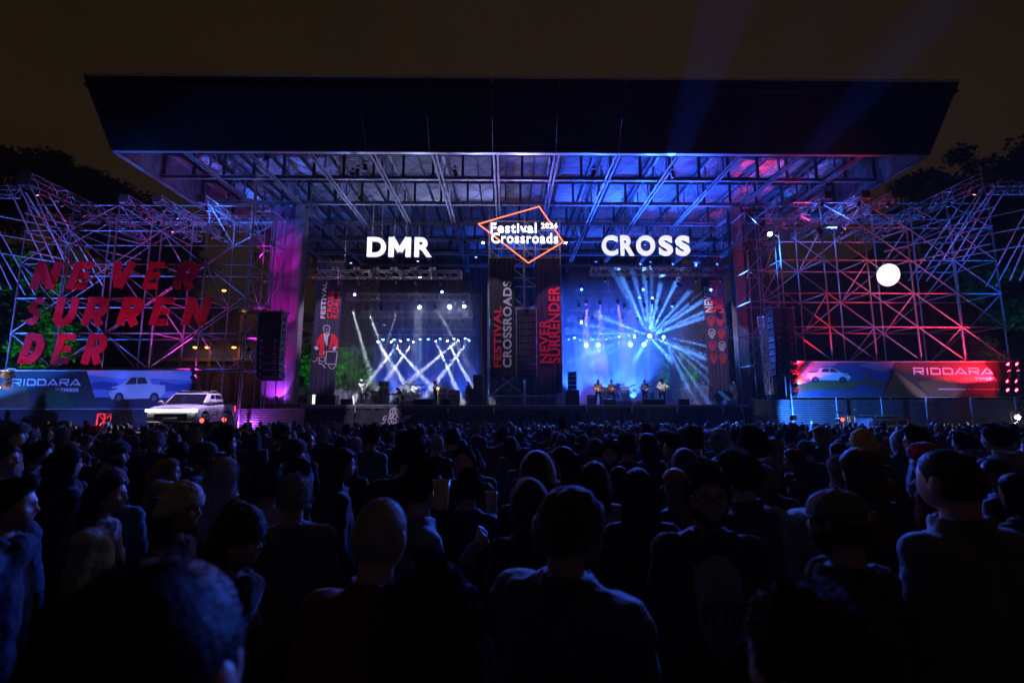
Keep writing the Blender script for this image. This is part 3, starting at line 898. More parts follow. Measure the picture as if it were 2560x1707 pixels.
# lowest truss: crossing beams and blue washes
for k, (u, v, tu, tv) in enumerate(((942.6,851,1012,960),(975.5,851,1068,955),(1004.8,849,909,969),(1036.4,851,961,955),(1088,849,1142,974),(1116.5,848,1184,974),(1149.5,848,1044,936),(1175.6,847,1091,955))):
    p = P(u, v, 42.7); q = P(tu, tv, 41.3)
    fixture(f'{ORD[k]} beam lamp from the left on the lowest left-stage truss, white shaft', p, q, WHITE, 125000, 5.6, 3.0, size=.9)
for k, (u, v) in enumerate(((958,844),(986,844),(1021,844),(1051,843),(1071,843),(1100.6,842),(1135,842),(1163.5,841))):
    p = P(u, v, 43.1); fixture(f'{ORD[k]} round blue wash lamp from the left above the left band', p, (p.x, 41.5, 2), (.06,.25,1), 1500 if k % 2 else 0, 26, 5.0, size=1.0)
# right stage front truss
Z1 = TR['R1'][0].z
for k, u in enumerate((1505, 1592, 1737)):
    p = P(u, 684, 33.3); blinder(f'{ORD[k]} paired blinder from the left on the front right-stage truss', (p.x, 33.0, Z1+.1))
for k, u in enumerate((1513, 1573, 1619, 1687, 1741, 1802)):
    p = P(u, 707, 33.3); fixture(f'{ORD[k]} barndoor lamp from the left under the front right-stage truss', (p.x, 33.3, Z1-.5), (p.x-1, 36, 2), (1,.75,.35), lens=.12, size=.85)
def rpx(x, y): return 1400 + x/5.113, 660 + y/5.113
for k, (x, y, c, w, dg, s, tx, ty) in enumerate(((240,522,ICE,2500,4,2,240,1250),(335,483,VIO,9000,16,6,350,1200),(510,487,VIO,9000,16,6,520,1200),(738,477,VIO,9000,16,6,830,1200),(825,525,ICE,2500,4,2,840,1250),(1075,517,ICE,5000,4,2.5,1350,1300),(1180,482,ICE,3000,20,5,1180,1200),(1268,500,ICE,8000,5,3,1120,900),(1450,510,ICE,8000,5,3,1150,1100),(1655,500,ICE,4000,4,2.5,1640,1250))):
    u, v = rpx(x, y); p = P(u, v, 37.4); q = P(*rpx(tx, ty), 38.5)
    fixture(f'{ORD[k]} lit lamp from the left on the second right-stage truss', p, q, c, w*2.5, dg, s)
for k, (x, y) in enumerate(((300,690),(420,690),(560,690),(800,690),(990,700),(1200,690),(1290,690))):
    u, v = rpx(x, y); p = P(u, v, 40); fixture(f'{ORD[k]} unlit lamp from the left under the third right-stage truss', p, (p.x, 37, 2), lens=0, size=.85)
# effect lamps that split their light into fans of narrow shafts
fans = [((1143,925), 42.6, 14, 210000, 2.9, 'starburst lamp at the centre of the right stage',
         [(960,540,38),(1060,600,39),(1110,540,38),(1160,600,39),(1215,590,38),(1285,640,39),(1400,640,38),(1570,640,37),(1810,380,36),(1840,610,36),(1500,800,38),(960,850,40),(1220,1010,40),(1330,1000,40),(1090,1010,40),(1010,700,40)]),
        ((970,922), 42.6, 7, 150000, 2.4, 'effect lamp fanning white shafts to the lower left',
         [(60,1050,40),(470,800,39),(500,880,40),(540,960,40),(520,1040,40),(430,1110,39),(300,1180,38),(180,1230,38),(390,1290,39),(250,960,40)]),
        ((1308,920), 42.6, 6, 130000, 2.1, 'effect lamp fanning white shafts to the lower right',
         [(1700,1010,38),(1590,1070,39),(1830,1300,37),(1760,1260,38),(1640,1240,39),(1545,1260,39),(1400,1110,40),(1470,1230,40),(1900,1180,37)]),
        ((245,740), 39.5, 4, 45000, 3.4, 'effect lamp high at the left edge of the right stage', [(430,830,38),(340,870,38),(520,815,38),(290,900,39),(600,860,38)])]
for (a, y0, s_, w, dg, lb, tg) in fans:
    p = P(*rpx(*a), y0); T = fixture(lb, p, P(*rpx(*tg[len(tg)//2][:2]), tg[len(tg)//2][2]) if s_ < 10 else (p.x*.7, 20, p.z), (.35,.65,1), 0, dg, s_, size=1.5 if s_ > 10 else 1.1)
    for x, y, Y in tg:
        d = (P(*rpx(x, y), Y) - p).normalized(); NL[0] += 1
        l = bpy.data.lights.new('lamp_light', 'SPOT'); l.energy = w*(.7+.6*random.random()); l.color = (.08,.28,1); l.spot_size = R(dg); l.spot_blend = .3; l.shadow_soft_size = .03
        lo = bpy.data.objects.new('lamp_light', l); COL.objects.link(lo); lo.parent = T; lo.location = d*.27; lo.rotation_mode = 'QUATERNION'; lo.rotation_quaternion = d.to_track_quat('-Z', 'Y')
# thick plume of smoke at the left of the right stage
mb = MB()
mb.ell((0,0,0), (2.1,2.6,3.6), nu=24, nv=16)
m = bpy.data.materials.new('smoke_plume'); m.use_nodes = True; nt = m.node_tree; nt.nodes.clear()
o = nt.nodes.new('ShaderNodeOutputMaterial'); v = nt.nodes.new('ShaderNodeVolumePrincipled'); v.inputs['Color'].default_value = (.95,.97,1,1)
t_ = nt.nodes.new('ShaderNodeTexCoord'); n_ = nt.nodes.new('ShaderNodeTexNoise'); n_.inputs['Scale'].default_value = .9; n_.inputs['Detail'].default_value = 3
r_ = nt.nodes.new('ShaderNodeMapRange'); r_.inputs[1].default_value = .45; r_.inputs[2].default_value = .7; r_.inputs[3].default_value = 0; r_.inputs[4].default_value = .55
nt.links.new(t_.outputs['Object'], n_.inputs['Vector']); nt.links.new(n_.outputs['Fac'], r_.inputs[0]); nt.links.new(r_.outputs[0], v.inputs['Density']); nt.links.new(v.outputs[0], o.inputs['Volume'])
tag(link('smoke_plume', mb.mesh('smoke_plume', m), None, (6.9, 40.4, 4.6)), 'bright cloudy smoke plume at the left side of the right stage', 'smoke', kind='stuff')
for k, (x, y) in enumerate(((183,922),(340,920),(750,910),(590,950),(255,960),(420,952),(108,950))):
    u, v = rpx(x, y); p = P(u, v, 43); fixture(f'{ORD[k]} small blue lamp from the left on the lowest right-stage truss', p, (p.x, 40, 3), ICE, 700 if k < 3 else 0, 20, 3.5 if k < 3 else 1.5, size=.9 if k < 3 else .6)
for k, (x, y) in enumerate(((335,1025),(490,1022),(900,1018),(1075,1018))):
    u, v = rpx(x, y); p = P(u, v, 42.4); fixture(f'{ORD[k]} big glaring wash lamp from the left low over the right band', p, P(u, 1045, 26), (.04,.14,1), 1500, 80, 14, size=1.7, soft=.15)
for k in range(3):  # beam lamps added so wide blue shafts show in front of the fascia
    p = P((1600, 1680, 1790)[k], 664, 33.3); a = P((1690, 1840, 2010)[k], (392, 398, 410)[k], 24.6)
    fixture(f'{ORD[k]} added long throw beam lamp on top of the front right-stage truss', p, a, (.02,.10,1), 300000, 9.0, .5, size=.8, stand=True)
# washes that colour smoke, floor and backdrop
for k, x in enumerate((6.2, 8.8, 11.4)):
    fixture(f'{ORD[k]} blue floor wash lamp from the left behind the right band', (x, 43.4, 2.35), (x+.3, 44.9, 8), BLUE, 19000, 95, 5, stand=True, group='floor wash lamps behind the bands')
for k, x in enumerate((-10.6, -7.4, -4.2)):
    fixture(f'{ORD[k]} dim blue floor wash lamp from the left behind the left band', (x, 43.4, 2.35), (x, 44.9, 7), (.02,.10,1), 1500, 95, 1.5, stand=True, group='floor wash lamps behind the bands')

# ---- lamps that light roof, wings, columns, trees
def post_lamps(name, label, u, vs, Y, aims, cols, watt, deg, s=4, grp='lamp columns beside the advertising banners'):
    for k, v in enumerate(vs):
        p = P(u, v, Y)
        fixture(f'{ORD[k]} lamp from the top {label}', p, aims[k % len(aims)], cols[k % len(cols)], watt*2 if k % 2 == 0 else 0, deg, s, group=grp, size=.9)
# right far column: red (two upright rows)
for j, (u, Y) in enumerate(((2528, 27.2), (2551, 26.6))):
    post_lamps('x', f'of the {"inner" if j == 0 else "outer"} red row right of the right banner', u, (914, 934, 956, 978), Y,
        [(22, 28.5, 9), (26, 29, 11), (24, 29.5, 6), (20, 29, 7)], [RED], 1300 if j else 1000, 60, 7)
post_lamps('x', 'of the red row left of the right banner', 1986, (918, 944, 966, 988), 27.6,
        [(22, 29, 9), (24, 30, 12), (21, 29, 6), (26, 30, 13)], [RED, RED, (1,.05,.15), RED], 800, 46, 5)
post_lamps('x', 'of the violet row right of the left banner', 484, (928, 948, 968), 26.6,
        [(-22, 29, 10), (-24, 30, 13), (-20, 29, 8)], [MAG, (.5,.05,1), MAG], 500, 60, .6)
post_lamps('x', 'at the far left of the left banner', -12, (948, 972), 26.4, [(-24, 29, 11), (-22, 28.5, 7)], [(1,.5,.2), (1,.4,.15)], 12, 70, 1.2)
# blue washers on the tips of the wing trusses and along them
for side, k, A, B in WT:
    n = 5
    for i in range(n):
        p = A.lerp(B, .08+.17*i) + Vector((0, 0, -.45 if k == 0 else -.36))
        s = 1 if side == 'left' else -1
        fixture(f'{ORD[i]} lamp from the front under the {["outermost","second","third","innermost"][k]} {side} wing truss', p, (p.x + s*(2+i*.5), p.y+3, 5), (.10,.32,1) if (i+k) % 2 else (1,.25,.45), 0, 80, (.28 if (i*3+k) % 5 == 0 else .03), group='lamps under the wing trusses', size=.75)
def wash(label, pos, aim, col, watt, deg, s=3, size=1.2, grp='wash lamps on the ground and towers', soft=.1, stand=True):
    return fixture(label, pos, aim, col, watt, deg, s, group=grp, size=size, stand=stand, soft=soft)
wash('blue wash lamp on the ground outside the left scaffold wing', (-33.5, 22.5, .2), (-25, 28, 11.5), (.015,.16,1), 11000, 36)
wash('second blue wash lamp on the ground outside the left wing', (-32.5, 24.5, .2), (-19, 29, 12), (.015,.16,1), 15000, 40)
wash('blue wash lamp on the ground outside the right scaffold wing', (35.5, 23.5, .2), (28, 29, 14), (.012,.13,1), 12000, 30)
wash('blue wash lamp on the right slim tower', P(1871,620,27.9), (24, 29.5, 10), (.02,.18,1), 2200, 60, 9)
wash('small white lamp glaring on the right slim tower', P(1923,582,28.3), (12, 15, 2), (.8,.95,1), 700, 90, 12)
wash('magenta wash lamp on the ground at the foot of the left wing', (-14.2, 26.0, .3), (-23, 29, 10), (.9,.01,.30), 1500, 42)
wash('magenta wash lamp at the foot of the purple column', (-15.6, 31.2, DZ+.35), (-15.6, 32.6, 9), (.75,.015,.6), 700, 60, 3, .9)
wash('added magenta lamp on the left slim tower aimed at the purple column', (-15.2, 28.2, 5.2), (-15.6, 32.3, 9.5), (.55,.01,.45), 1300, 44, 0, .8)  # added to colour the cladding magenta at mid height
wash('second added magenta lamp higher on the left slim tower aimed at the purple column', (-15.2, 28.2, 11.0), (-15.6, 32.3, 12.6), (.5,.01,.5), 600, 50, 0, .8)  # added to carry the magenta up to the column top
wash('violet wash lamp at the foot of the purple column', (-14.9, 31.4, DZ+.35), (-15.4, 32.4, 3.5), (.45,.08,1), 250, 110, 3, .9)
wash('blue lamp aimed at the silver left column', (-9.0, 30.4, 9.8), (-14.4, 32.3, 6.5), (.25,.55,1), 500, 9, 0, .9, stand=False)
wash('blue lamp aimed at the right column', (11.2, 30.4, 9.8), (16.1, 32.3, 6.0), (.12,.3,1), 3000, 22, 0, .9, stand=False)
# blue and violet uplights added for the glow of scattered light on the roof
up = 'uplights pointing into the roof'
for k, (x, y, c, w) in enumerate(((-11.5,34.5,(.17,.21,.50),1500),(-6.5,34,(.22,.25,.52),1900),(-2.2,33,(.24,.26,.72),1900),(6.5,34,(.02,.08,1),7500),(10.5,34,(.02,.10,1),8500),(14.2,35,(.02,.08,1),6500))):
    fixture(f'{ORD[k]} added roof uplight from the left on the front trusses', (x, y, 12.2), (x + (.5-k*.1), y-3.2, 18), c, w, 125, .8, group=up, size=.9, stand=True, soft=.15)
fixture('added violet uplight at the top of the central tower, brightening the roof edge', (1.2, 30.6, 13.2), (1.4, 26, 17.9), (.34,.28,1), 1300, 85, 1.0, group=up, stand=True, soft=.1)
fixture('red uplight on the inner top of the right wing', (18.6, 27.2, 12.2), (17.5, 30, 18), (1,.02,.10), 1500, 34, 1.5, group=up, stand=True, soft=.02)
fixture('added blue uplight on the inner top of the left wing', (-16.5, 27.0, 11.8), (-18.5, 31, 17.5), (.06,.18,1), 900, 120, .8, group=up, stand=True, soft=.1)
fixture('added blue uplight on the inner top of the right wing', (20.0, 27.4, 12.4), (20.5, 33, 17.9), (.04,.14,1), 1100, 120, .8, group=up, stand=True, soft=.1)
# lamps added to brighten banners, letters, the front truss, walls and pickup
fr = 'added front lamps lighting letters and banners'
fixture('added front lamp under the roof edge aimed at the drummer banner', (-8.6, 26.2, 15.3), (-13.0, 34.4, 7), (.75,.55,1), 5500, 24, 0, group=fr)
fixture('added front lamp under the roof edge aimed at the left tower banner', (-3.0, 26.2, 15.3), (-.6, 31.3, 8), (.85,.70,1), 1900, 24, 0, group=fr)
fixture('added front lamp under the roof edge aimed at the right tower banner', (5.0, 26.2, 15.3), (2.9, 31.3, 7.5), (.95,.30,.8), 2200, 22, 0, group=fr)
fixture('added front lamp under the roof edge aimed at the skull banner', (9.6, 26.2, 15.3), (14.6, 34.4, 7), (.85,.62,1), 6500, 24, 0, group=fr)
for k, x in enumerate((-26.2, -22.4, -18.6)):  # floods added to make the letter boards read red
    fixture(f'{ORD[k]} added red flood lamp from the left on the ground before the red letters', (x, 21.6, .3), (x-.4, 26.7, 7.6), (1,.02,.03), 800, 46, 0, group=fr, stand=True)
fixture('added front lamp under the roof edge aimed at the handwritten stage lettering', (-8.0, 25.6, 15.3), (-8.6, 31, 1.2), (.7,.6,1), 13000, 14, 0, group=fr)  # added to lift the white writing
fixture('added pale lamp under the roof edge aimed at the front left truss', (-9.0, 26.6, 15.3), (-8.6, 33.3, 11.3), (1,.72,.85), 700, 75, 0, group=fr)
fixture('added blue lamp behind the right tower banner', (2.7, 38, 4), (2.7, 31.8, 6.5), BLUE, 2500, 60, 2, group=fr, stand=True)
# added washers for the advertising banners
for k, x in enumerate((-28.5, -24.0, -19.0)):
    fixture(f'{ORD[k]} added blue lamp from the left on the ground before the left advertising banner', (x, 22.6, .3), (x+.2, 26.6, 2.8), (.07,.15,1), 1000, 70, 0, group=fr, stand=True)
fixture('added dim lamp on the ground before the right advertising banner', (25, 24.4, .9), (25, 27.8, 4.4), (.35,.28,.9), 900, 62, 0, group=fr, stand=True)
fixture('added violet lamp lighting the white pickup', (-13.4, 25.3, 15.6), (-15.2, 22.6, 1.8), (.60,.42,1), 26000, 22, 0, group=fr)  # added to brighten the pickup from above
fixture('added blue lamp low before the right slatted wall', (15.4, 26.0, 1.3), (19.6, 28.6, 1.6), (.03,.20,1), 2600, 100, 0, group=fr, stand=True)  # added to turn the slats blue
fixture('added violet lamp low before the short slatted wall', (-15.0, 26.4, .9), (-14.6, 27.6, 1.2), (.5,.08,1), 160, 140, 0, group=fr, stand=True)

# ================================================================== LIT SIGNS
def letter_sign(text, label, boxes, v0, v1, Y, m, sw):
    xs = [P((a+c)/2, (v0+v1)/2, Y) for a, c in boxes]
    zt = P(1267, v0, Y).z; zb = P(1267, v1, Y).z
    c0 = (xs[0]+xs[-1])/2
    T = thing('hanging_letter_sign', label, 'sign', (c0.x, Y, zb))
    for ch, (a, c), p in zip(text, boxes, xs):
        w = (c-a)/FPX*Y*1.0/ (math.cos(PITCH)) 
        if ch == 'M':
            mb = MB(); h_ = (zt-zb)/2; strokes(mb, 'M', -w/2, -h_, w, 2*h_, w*.22, gap=0, y0=-.08, t=.16); me = mb.mesh('letter', m)
        else: me = textmesh(ch, m, w, zt-zb, .035 if ch in 'SO' else .03, .08)
        link('letter', me, T, (p.x-c0.x, 0, (zt-zb)/2))
        for dx in (-.25*w, .25*w):
            bar(T, 'hanging_wire', (p.x+dx, Y+.05, zt-.04), (p.x+dx, Y+.05, ZB), .008, M['alu'])
    bar(T, 'support_bar', (xs[0].x-.3, Y+.13, zt-.25), (xs[-1].x+.3, Y+.13, zt-.25), .025, M['steel_dark'])
    bar(T, 'support_bar', (xs[0].x-.3, Y+.13, zb+.25), (xs[-1].x+.3, Y+.13, zb+.25), .025, M['steel_dark'])
letter_sign('DMR', 'white lit letters DMR hanging over the left stage', [(918,965),(971,1028),(1036,1080)], 595, 643, 31.4, M['sign_white'], .2)
letter_sign('CROSS', 'white lit letters CROSS hanging over the right stage', [(1504,1545),(1551,1585),(1590,1638),(1647,1682),(1689,1725)], 588, 638, 31.4, M['sign_white'], .2)

Yn = 30.75
c = P(1308, 600, Yn)
T = thing('neon_sign', 'glowing festival sign, orange neon diamond with white words and year', 'sign', (c.x, Yn, c.z))
pts = [P(1196,560,Yn), P(1348,516.6,Yn), P(1408,605,Yn), P(1321,657.5,Yn)]
mb = MB()
for a, b in zip(pts, pts[1:]+pts[:1]): mb.tube(a-c, b-c, .032, 8)
for a in pts: mb.ell(a-c, (.034,)*3, nu=8, nv=6)
link('neon_tube', mb.mesh('neon_tube', M['neon']), T)
mb = MB()
for a, b in zip(pts, pts[1:]+pts[:1]): mb.tube(a-c+Vector((0,.07,0)), b-c+Vector((0,.07,0)), .05, 6)
link('neon_backing', mb.mesh('neon_backing', M['steel_dark']), T)
for s, (u0, u1, v0, v1), sp in (('Festival', (1227,1341,558,582), 1.12), ('2024', (1353,1393,558,571), 1.1), ('Crossroads', (1228,1395,583,608), 1.12)):
    a = P(u0, v1, Yn-.12); b = P(u1, v0, Yn-.12)
    me = textmesh(s, M['sign_hot'], b.x-a.x, b.z-a.z, .013, .05, sp)
    link('word', me, T, ((a.x+b.x)/2-c.x, -.12, (a.z+b.z)/2-c.z))
for z in (.7, -.55):
    bar(T, 'support_bar', (c.x-1.9, Yn+.14, c.z+z), (c.x+2.2, Yn+.14, c.z+z), .03, g2)
for u, nm in ((1208, 'left'), (1414, 'right')):
    p = P(u, 606, Yn)
    fixture(f'small white lamp on a bracket at the {nm} point of the neon diamond', p, p + Vector((0, -2, -1.2)), (.8,.85,1), 60, 90, 7, group='small lamps beside the neon sign', size=.7)

# glowing ball
p = P(2220.6, 687.5, 27.2)
T = thing('balloon', 'glowing white ball with faint face marks on the right scaffold', 'balloon', p)
mb = MB(); q = Quaternion((0,1,0), R(0)); mb.ell((0,0,0), (.51,.60,.655), q.to_matrix(), 28, 18); link('lit_shell', mb.mesh('lit_shell', M['balloon']), T)
mb = MB()
mb.path([(-.17,-.615,-.28),(-.1,-.63,-.31),(0,-.63,-.31),(.09,-.62,-.275)], .014, 6)
mb.path([(.06,-.625,.12),(.18,-.61,.09),(.15,-.615,.0),(.12,-.62,-.03)], .014, 6)
mb.path([(-.14,-.61,.27),(-.09,-.61,.28)], .014, 6)
link('face_mark', mb.mesh('face_mark', M['face_print']), T)
bar(T, 'tether', p + Vector((0, 0, -.66)), (p.x+.3, 28, 8.65), .012, M['black_metal']); bar(T, 'tether', p + Vector((0,0,.66)), (p.x+.2, 28, 10.7), .012, M['black_metal'])

# ================================================================== RED LETTERS (cut-out cloth boards)
rows = [('NEVER', [(160,345),(380,530),(600,755),(797,925),(968,1125)], 615, 768, 'top'), ('SURREN', [(133,255),(285,445),(457,620),(652,812),(838,978),(1017,1182)], 813, 970, 'middle'), ('DER', [(98,265),(288,432),(455,612)], 1015, 1187, 'bottom')]
for word, bx, t, b_, nm in rows:
    for k, (ch, (a, c)) in enumerate(zip(word, bx)):
        u0, u1 = a/2.24, c/2.24; v0, v1 = 380+t/2.24, 380+b_/2.24
        A = P(u0, v1, 26.75); B = P(u1, v0, 26.75); w = B.x-A.x; h = B.z-A.z
        sh = .20; mb = MB()
        strokes(mb, ch, -w/2, 0, w-sh*h, h, w*.32, gap=0, shear=sh, t=.05)
        # cloth sags: bend and folds
        amp = {('NEVER',0): .10, ('NEVER',1): .06, ('SURREN',0): .07, ('SURREN',1): .05}.get((word,k), .02)
        v2 = []
        for x, y, z in mb.v:
            v2.append((x, y - amp*math.sin((z/h*2.3+x*.6+k)*2.2), z - .10*amp/.05*.1*math.sin(x*3+k)))
        mb.v = v2
        o = link('red_letter', mb.mesh('red_letter', M['red_cloth']), None, ((A.x+B.x)/2, 26.75, A.z))
        tag(o, f'big slanted red letter {ch}, {ORD[k]} in the {nm} row on the left scaffold', 'letter', 'big red letters on the left scaffold')

# ================================================================== HANGING BANNERS
def banner(label, tl, tr, bl_, br_, Y, m, extra=0):
    A, B, C, D = (P(*tl, Y), P(*tr, Y), P(*bl_, Y), P(*br_, Y))
    T = thing('hanging_banner', label, 'banner', ((A.x+B.x)/2, Y, C.z)); b = Vector(T.location)
    mb = MB(); n, mz = 24, 10; vs = []
    for j in range(mz+1):
        for i in range(n+1):
            s = i/n; t = j/mz
            q = C.lerp(D, s).lerp(A.lerp(B, s), t)
            f = .03*math.sin(s*34+t*2)*(1 if (t > .8 or t < .25) else .35) 
            vs.append(q - b + Vector((0, f+.04, 0)))
    mb.add(vs, [(j*(n+1)+i, j*(n+1)+i+1, (j+1)*(n+1)+i+1, (j+1)*(n+1)+i) for j in range(mz) for i in range(n)], 0, True)
    link('cloth', mb.mesh('cloth', m), T)
    bar(T, 'top_rail', A + Vector((-.1, .04, .03)), B + Vector((.1, .04, .03)), .03, M['alu'])
    bar(T, 'bottom_rail', C + Vector((0, .04, 0)), D + Vector((0, .04, 0)), .03, M['black_metal'])
    for q in (A, B): bar(T, 'hanging_wire', q, (q.x, Y, ZB), .012, M['alu'])
    return T, b
def vtext(T, b, s, u0, u1, v0, v1, Y, m, off=.028):
    A = P(u0, v1, Y); B = P(u1, v0, Y)
    me = textmesh(s, m, B.x-A.x, B.z-A.z, off, .004, 1.08, rot90=True)
    # follow the slight lean of the banner
    lean = (P(u0, v0, Y).x - P(u0, v1, Y).x)*0
    link('printed_word', me, T, ((A.x+B.x)/2-b.x, -.035, (A.z+B.z)/2-b.z))
Yb = 34.4
T, b = banner('left hanging banner with vertical words and a printed drummer in red', (797,655),(862,655),(769,985),(834,988), Yb, M['navy_cloth'])
def o6(x, y): return 760 + x/4.128, 640 + y/4.128
def vt(T, b, s, x0, x1, y0, y1, Y, m): u0, v0 = o6(x0, y0); u1, v1 = o6(x1, y1); vtext(T, b, s, u0, u1, v0, v1, Y, m)
vt(T, b, 'FESTIVAL', 170, 240, 272, 645, Yb, M['white_print'])
vt(T, b, 'CROSS', 236, 306, 370, 645, Yb, M['red_print'])
vt(T, b, 'ROADS', 300, 368, 368, 645, Yb, M['red_print'])
# printed drummer, drawn as flat shapes
def fig(T, b, Y, mp, polys, m, name, y=-.036):
    mb = MB()
    for k, pl in enumerate(polys):
        w = pl[0] if isinstance(pl[0], (int, float)) else None
        pts = [P(*mp(*q), Y) for q in (pl[1:] if w else pl)]
        pts = [(q.x-b.x, q.z-b.z) for q in pts]
        if w: mb.ribbon(pts, w, y - .001*(k % 5), .003)
        else: mb.prism(pts, y-.0005*(k % 3), y+.003)
    link(name, mb.mesh(name, m), T)
fig(T, b, Yb, o6, [[(185,800),(160,830),(135,870),(130,925),(150,935),(165,900),(165,960),(150,1025),(180,1030),(215,1030),(210,975),(215,900),(200,840),(210,800)],
                   [(275,800),(320,810),(345,850),(355,880),(350,960),(325,955),(300,905),(285,960),(255,965),(265,900),(280,850)]], M['red_print'], 'printed_jacket')
fig(T, b, Yb, o6, [[(205,790),(225,815),(270,800),(250,840),(245,905),(235,935),(225,900),(205,850)],
                   [.045,(210,780),(203,745),(210,722),(235,716),(262,722),(268,745),(262,785),(238,800),(215,788)],
                   [.03,(222,748),(232,750)],[.03,(245,750),(256,748)],[.03,(238,752),(236,768)],[.03,(228,778),(248,778)],[.05,(213,802),(265,800)],
                   [(105,940),(130,930),(152,945),(150,965),(120,970)], [(295,945),(325,930),(340,945),(325,975),(300,970)],
                   [.06,(228,985),(352,985)], [.06,(235,990),(222,1110),(330,1120),(345,990)], [.05,(215,980),(205,1010)],
                   [.05,(150,1040),(125,1085),(90,1090)], [.05,(165,1045),(155,1095)], [.04,(165,1040),(215,1045),(208,1090),(160,1080)],
                   [.06,(150,1105),(190,1115),(220,1155)], [.05,(250,1125),(275,1160),(300,1165),(335,1130)]], M['white_print'], 'printed_drummer', -.042)
T, b = banner('right hanging banner with vertical words over eight line-drawn skulls', (1748,641),(1806,643),(1776,975),(1826,978), Yb, M['navy_cloth'])
def o5(x, y): return 1730 + x/3.563, 620 + y/3.563
for s, bx, m in (('NEVER', (112,172,333,575), M['white_print']), ('SURREN', (162,222,293,578), M['red_print']), ('DER', (222,274,436,578), M['red_print'])):
    u0, v0 = o5(bx[0], bx[2]); u1, v1 = o5(bx[1], bx[3]); vtext(T, b, s, u0, u1, v0, v1, Yb, m)
sk = [(.5,1),(.2,.93),(.03,.72),(.05,.48),(.18,.34),(.2,.12),(.45,0),(.68,.05),(.72,.25),(.93,.42),(1,.68),(.85,.92)]
for (x, y), col in zip(((168,652),(252,655),(175,762),(260,765),(184,872),(267,875),(194,982),(277,985)), 'rrwrrwrr'):
    mb = MB(); u, v = o5(x, y); c0 = P(u, v, Yb); S = .50*1.05; H = .66*1.05
    tr = lambda q: ((q[0]-.5)*S, (q[1]-.5)*H)
    fl = 1 if x < 230 else -1
    mb.ribbon([tr(q) for q in sk], .036, 0, .003, closed=True)
    mb.ribbon([tr((.3+.13*math.cos(a), .5+.12*math.sin(a))) for a in [i*math.pi/5 for i in range(10)]], .034, -.001, .003, closed=True)
    mb.ribbon([tr((.68+.12*math.cos(a), .52+.12*math.sin(a))) for a in [i*math.pi/5 for i in range(10)]], .034, -.002, .003, closed=True)
    mb.ribbon([tr((.5,.42)),tr((.44,.32)),tr((.55,.32))], .03, -.003, .003)
    mb.ribbon([tr((.25,.22)),tr((.66,.24))], .03, -.001, .003)
    for xx in (.35,.46,.57): mb.ribbon([tr((xx,.3)),tr((xx+.01,.1))], .022, -.004, .003)
    mb.ribbon([tr((.15,.8)),tr((.5,.66)),tr((.86,.8))], .03, -.004, .003)
    link('printed_skull', mb.mesh('printed_skull', M['white_print'] if col == 'w' else M['red_print']), T, (c0.x-b.x, -.035, c0.z-b.z))
# tower banners
Yt = 31.25
T, b = banner('black left tower banner with vertical red and white words', (1224,645),(1285,645),(1226,942),(1290,942), Yt, M['black_cloth'])
def o7(x, y): return 1160 + x/3.563, 600 + y/3.563
for s, bx, m in (('FESTIVAL', (264,335,590,1134), M['red_print']), ('CROSSROADS', (346,425,366,1136), M['white_print'])):
    u0, v0 = o7(bx[0], bx[2]); u1, v1 = o7(bx[1], bx[3]); vtext(T, b, s, u0, u1, v0, v1, Yt, m)
T, b = banner('blue black right tower banner with vertical pink and red words', (1338,645),(1399,645),(1343,980),(1406,980), Yt, M['navy_cloth'])
for s, bx in (('NEVER', (674,758,706,1098)), ('SURRENDER', (755,850,416,1098))):
    u0, v0 = o7(bx[0], bx[2]); u1, v1 = o7(bx[1], bx[3]); vtext(T, b, s, u0, u1, v0, v1, Yt, M['red_print'])
# stage-front writing
gr = MB()
a = P(868, 925, 30.95); 
def o2(x, y): q = P(820 + x/5.113, 900 + y/5.113, 30.93); return (q.x, q.z)
gl = [[(838,612),(800,632),(785,670),(800,700),(826,668),(830,630),(812,618)], [(872,600),(838,612),(862,648),(838,690)], [(870,622),(866,690),(905,668),(900,632),(862,620)],
      [(938,620),(905,650),(935,662),(908,694)],
      [(752,708),(712,728),(705,765),(745,748),(720,800),(680,815)], [(790,690),(765,800)], [(790,690),(812,780)], [(770,750),(815,742)],
      [(820,690),(822,760)], [(820,695),(850,700),(826,730),(868,765)], [(866,760),(880,690),(902,750)], [(872,728),(900,725)], [(905,680),(908,752)], [(912,690),(940,680),(915,745),(944,738)],
      [(790,790),(782,826),(818,828),(812,786),(790,790)], [(835,770),(838,835)], [(838,802),(868,800)], [(872,765),(868,838)], [(880,830),(900,765),(912,828)], [(886,802),(910,800)],
      [(920,770),(922,830)], [(920,772),(948,778),(926,800),(950,822)], [(955,740),(962,812),(940,824)], [(975,712),(978,788)], [(975,715),(1000,720),(980,748)], [(1000,748),(1040,735)], [(1000,722),(1042,718),(1082,700)]]
for k, s in enumerate(gl): gr.ribbon([o2(*q) for q in s], .055, 30.93 - .002*(k % 6), .004)
o = link('stage_lettering', gr.mesh('stage_lettering', M['white_print']), None, (0,0,0)); tag(o, 'white handwritten lettering on the black stage front below the left band', 'lettering')

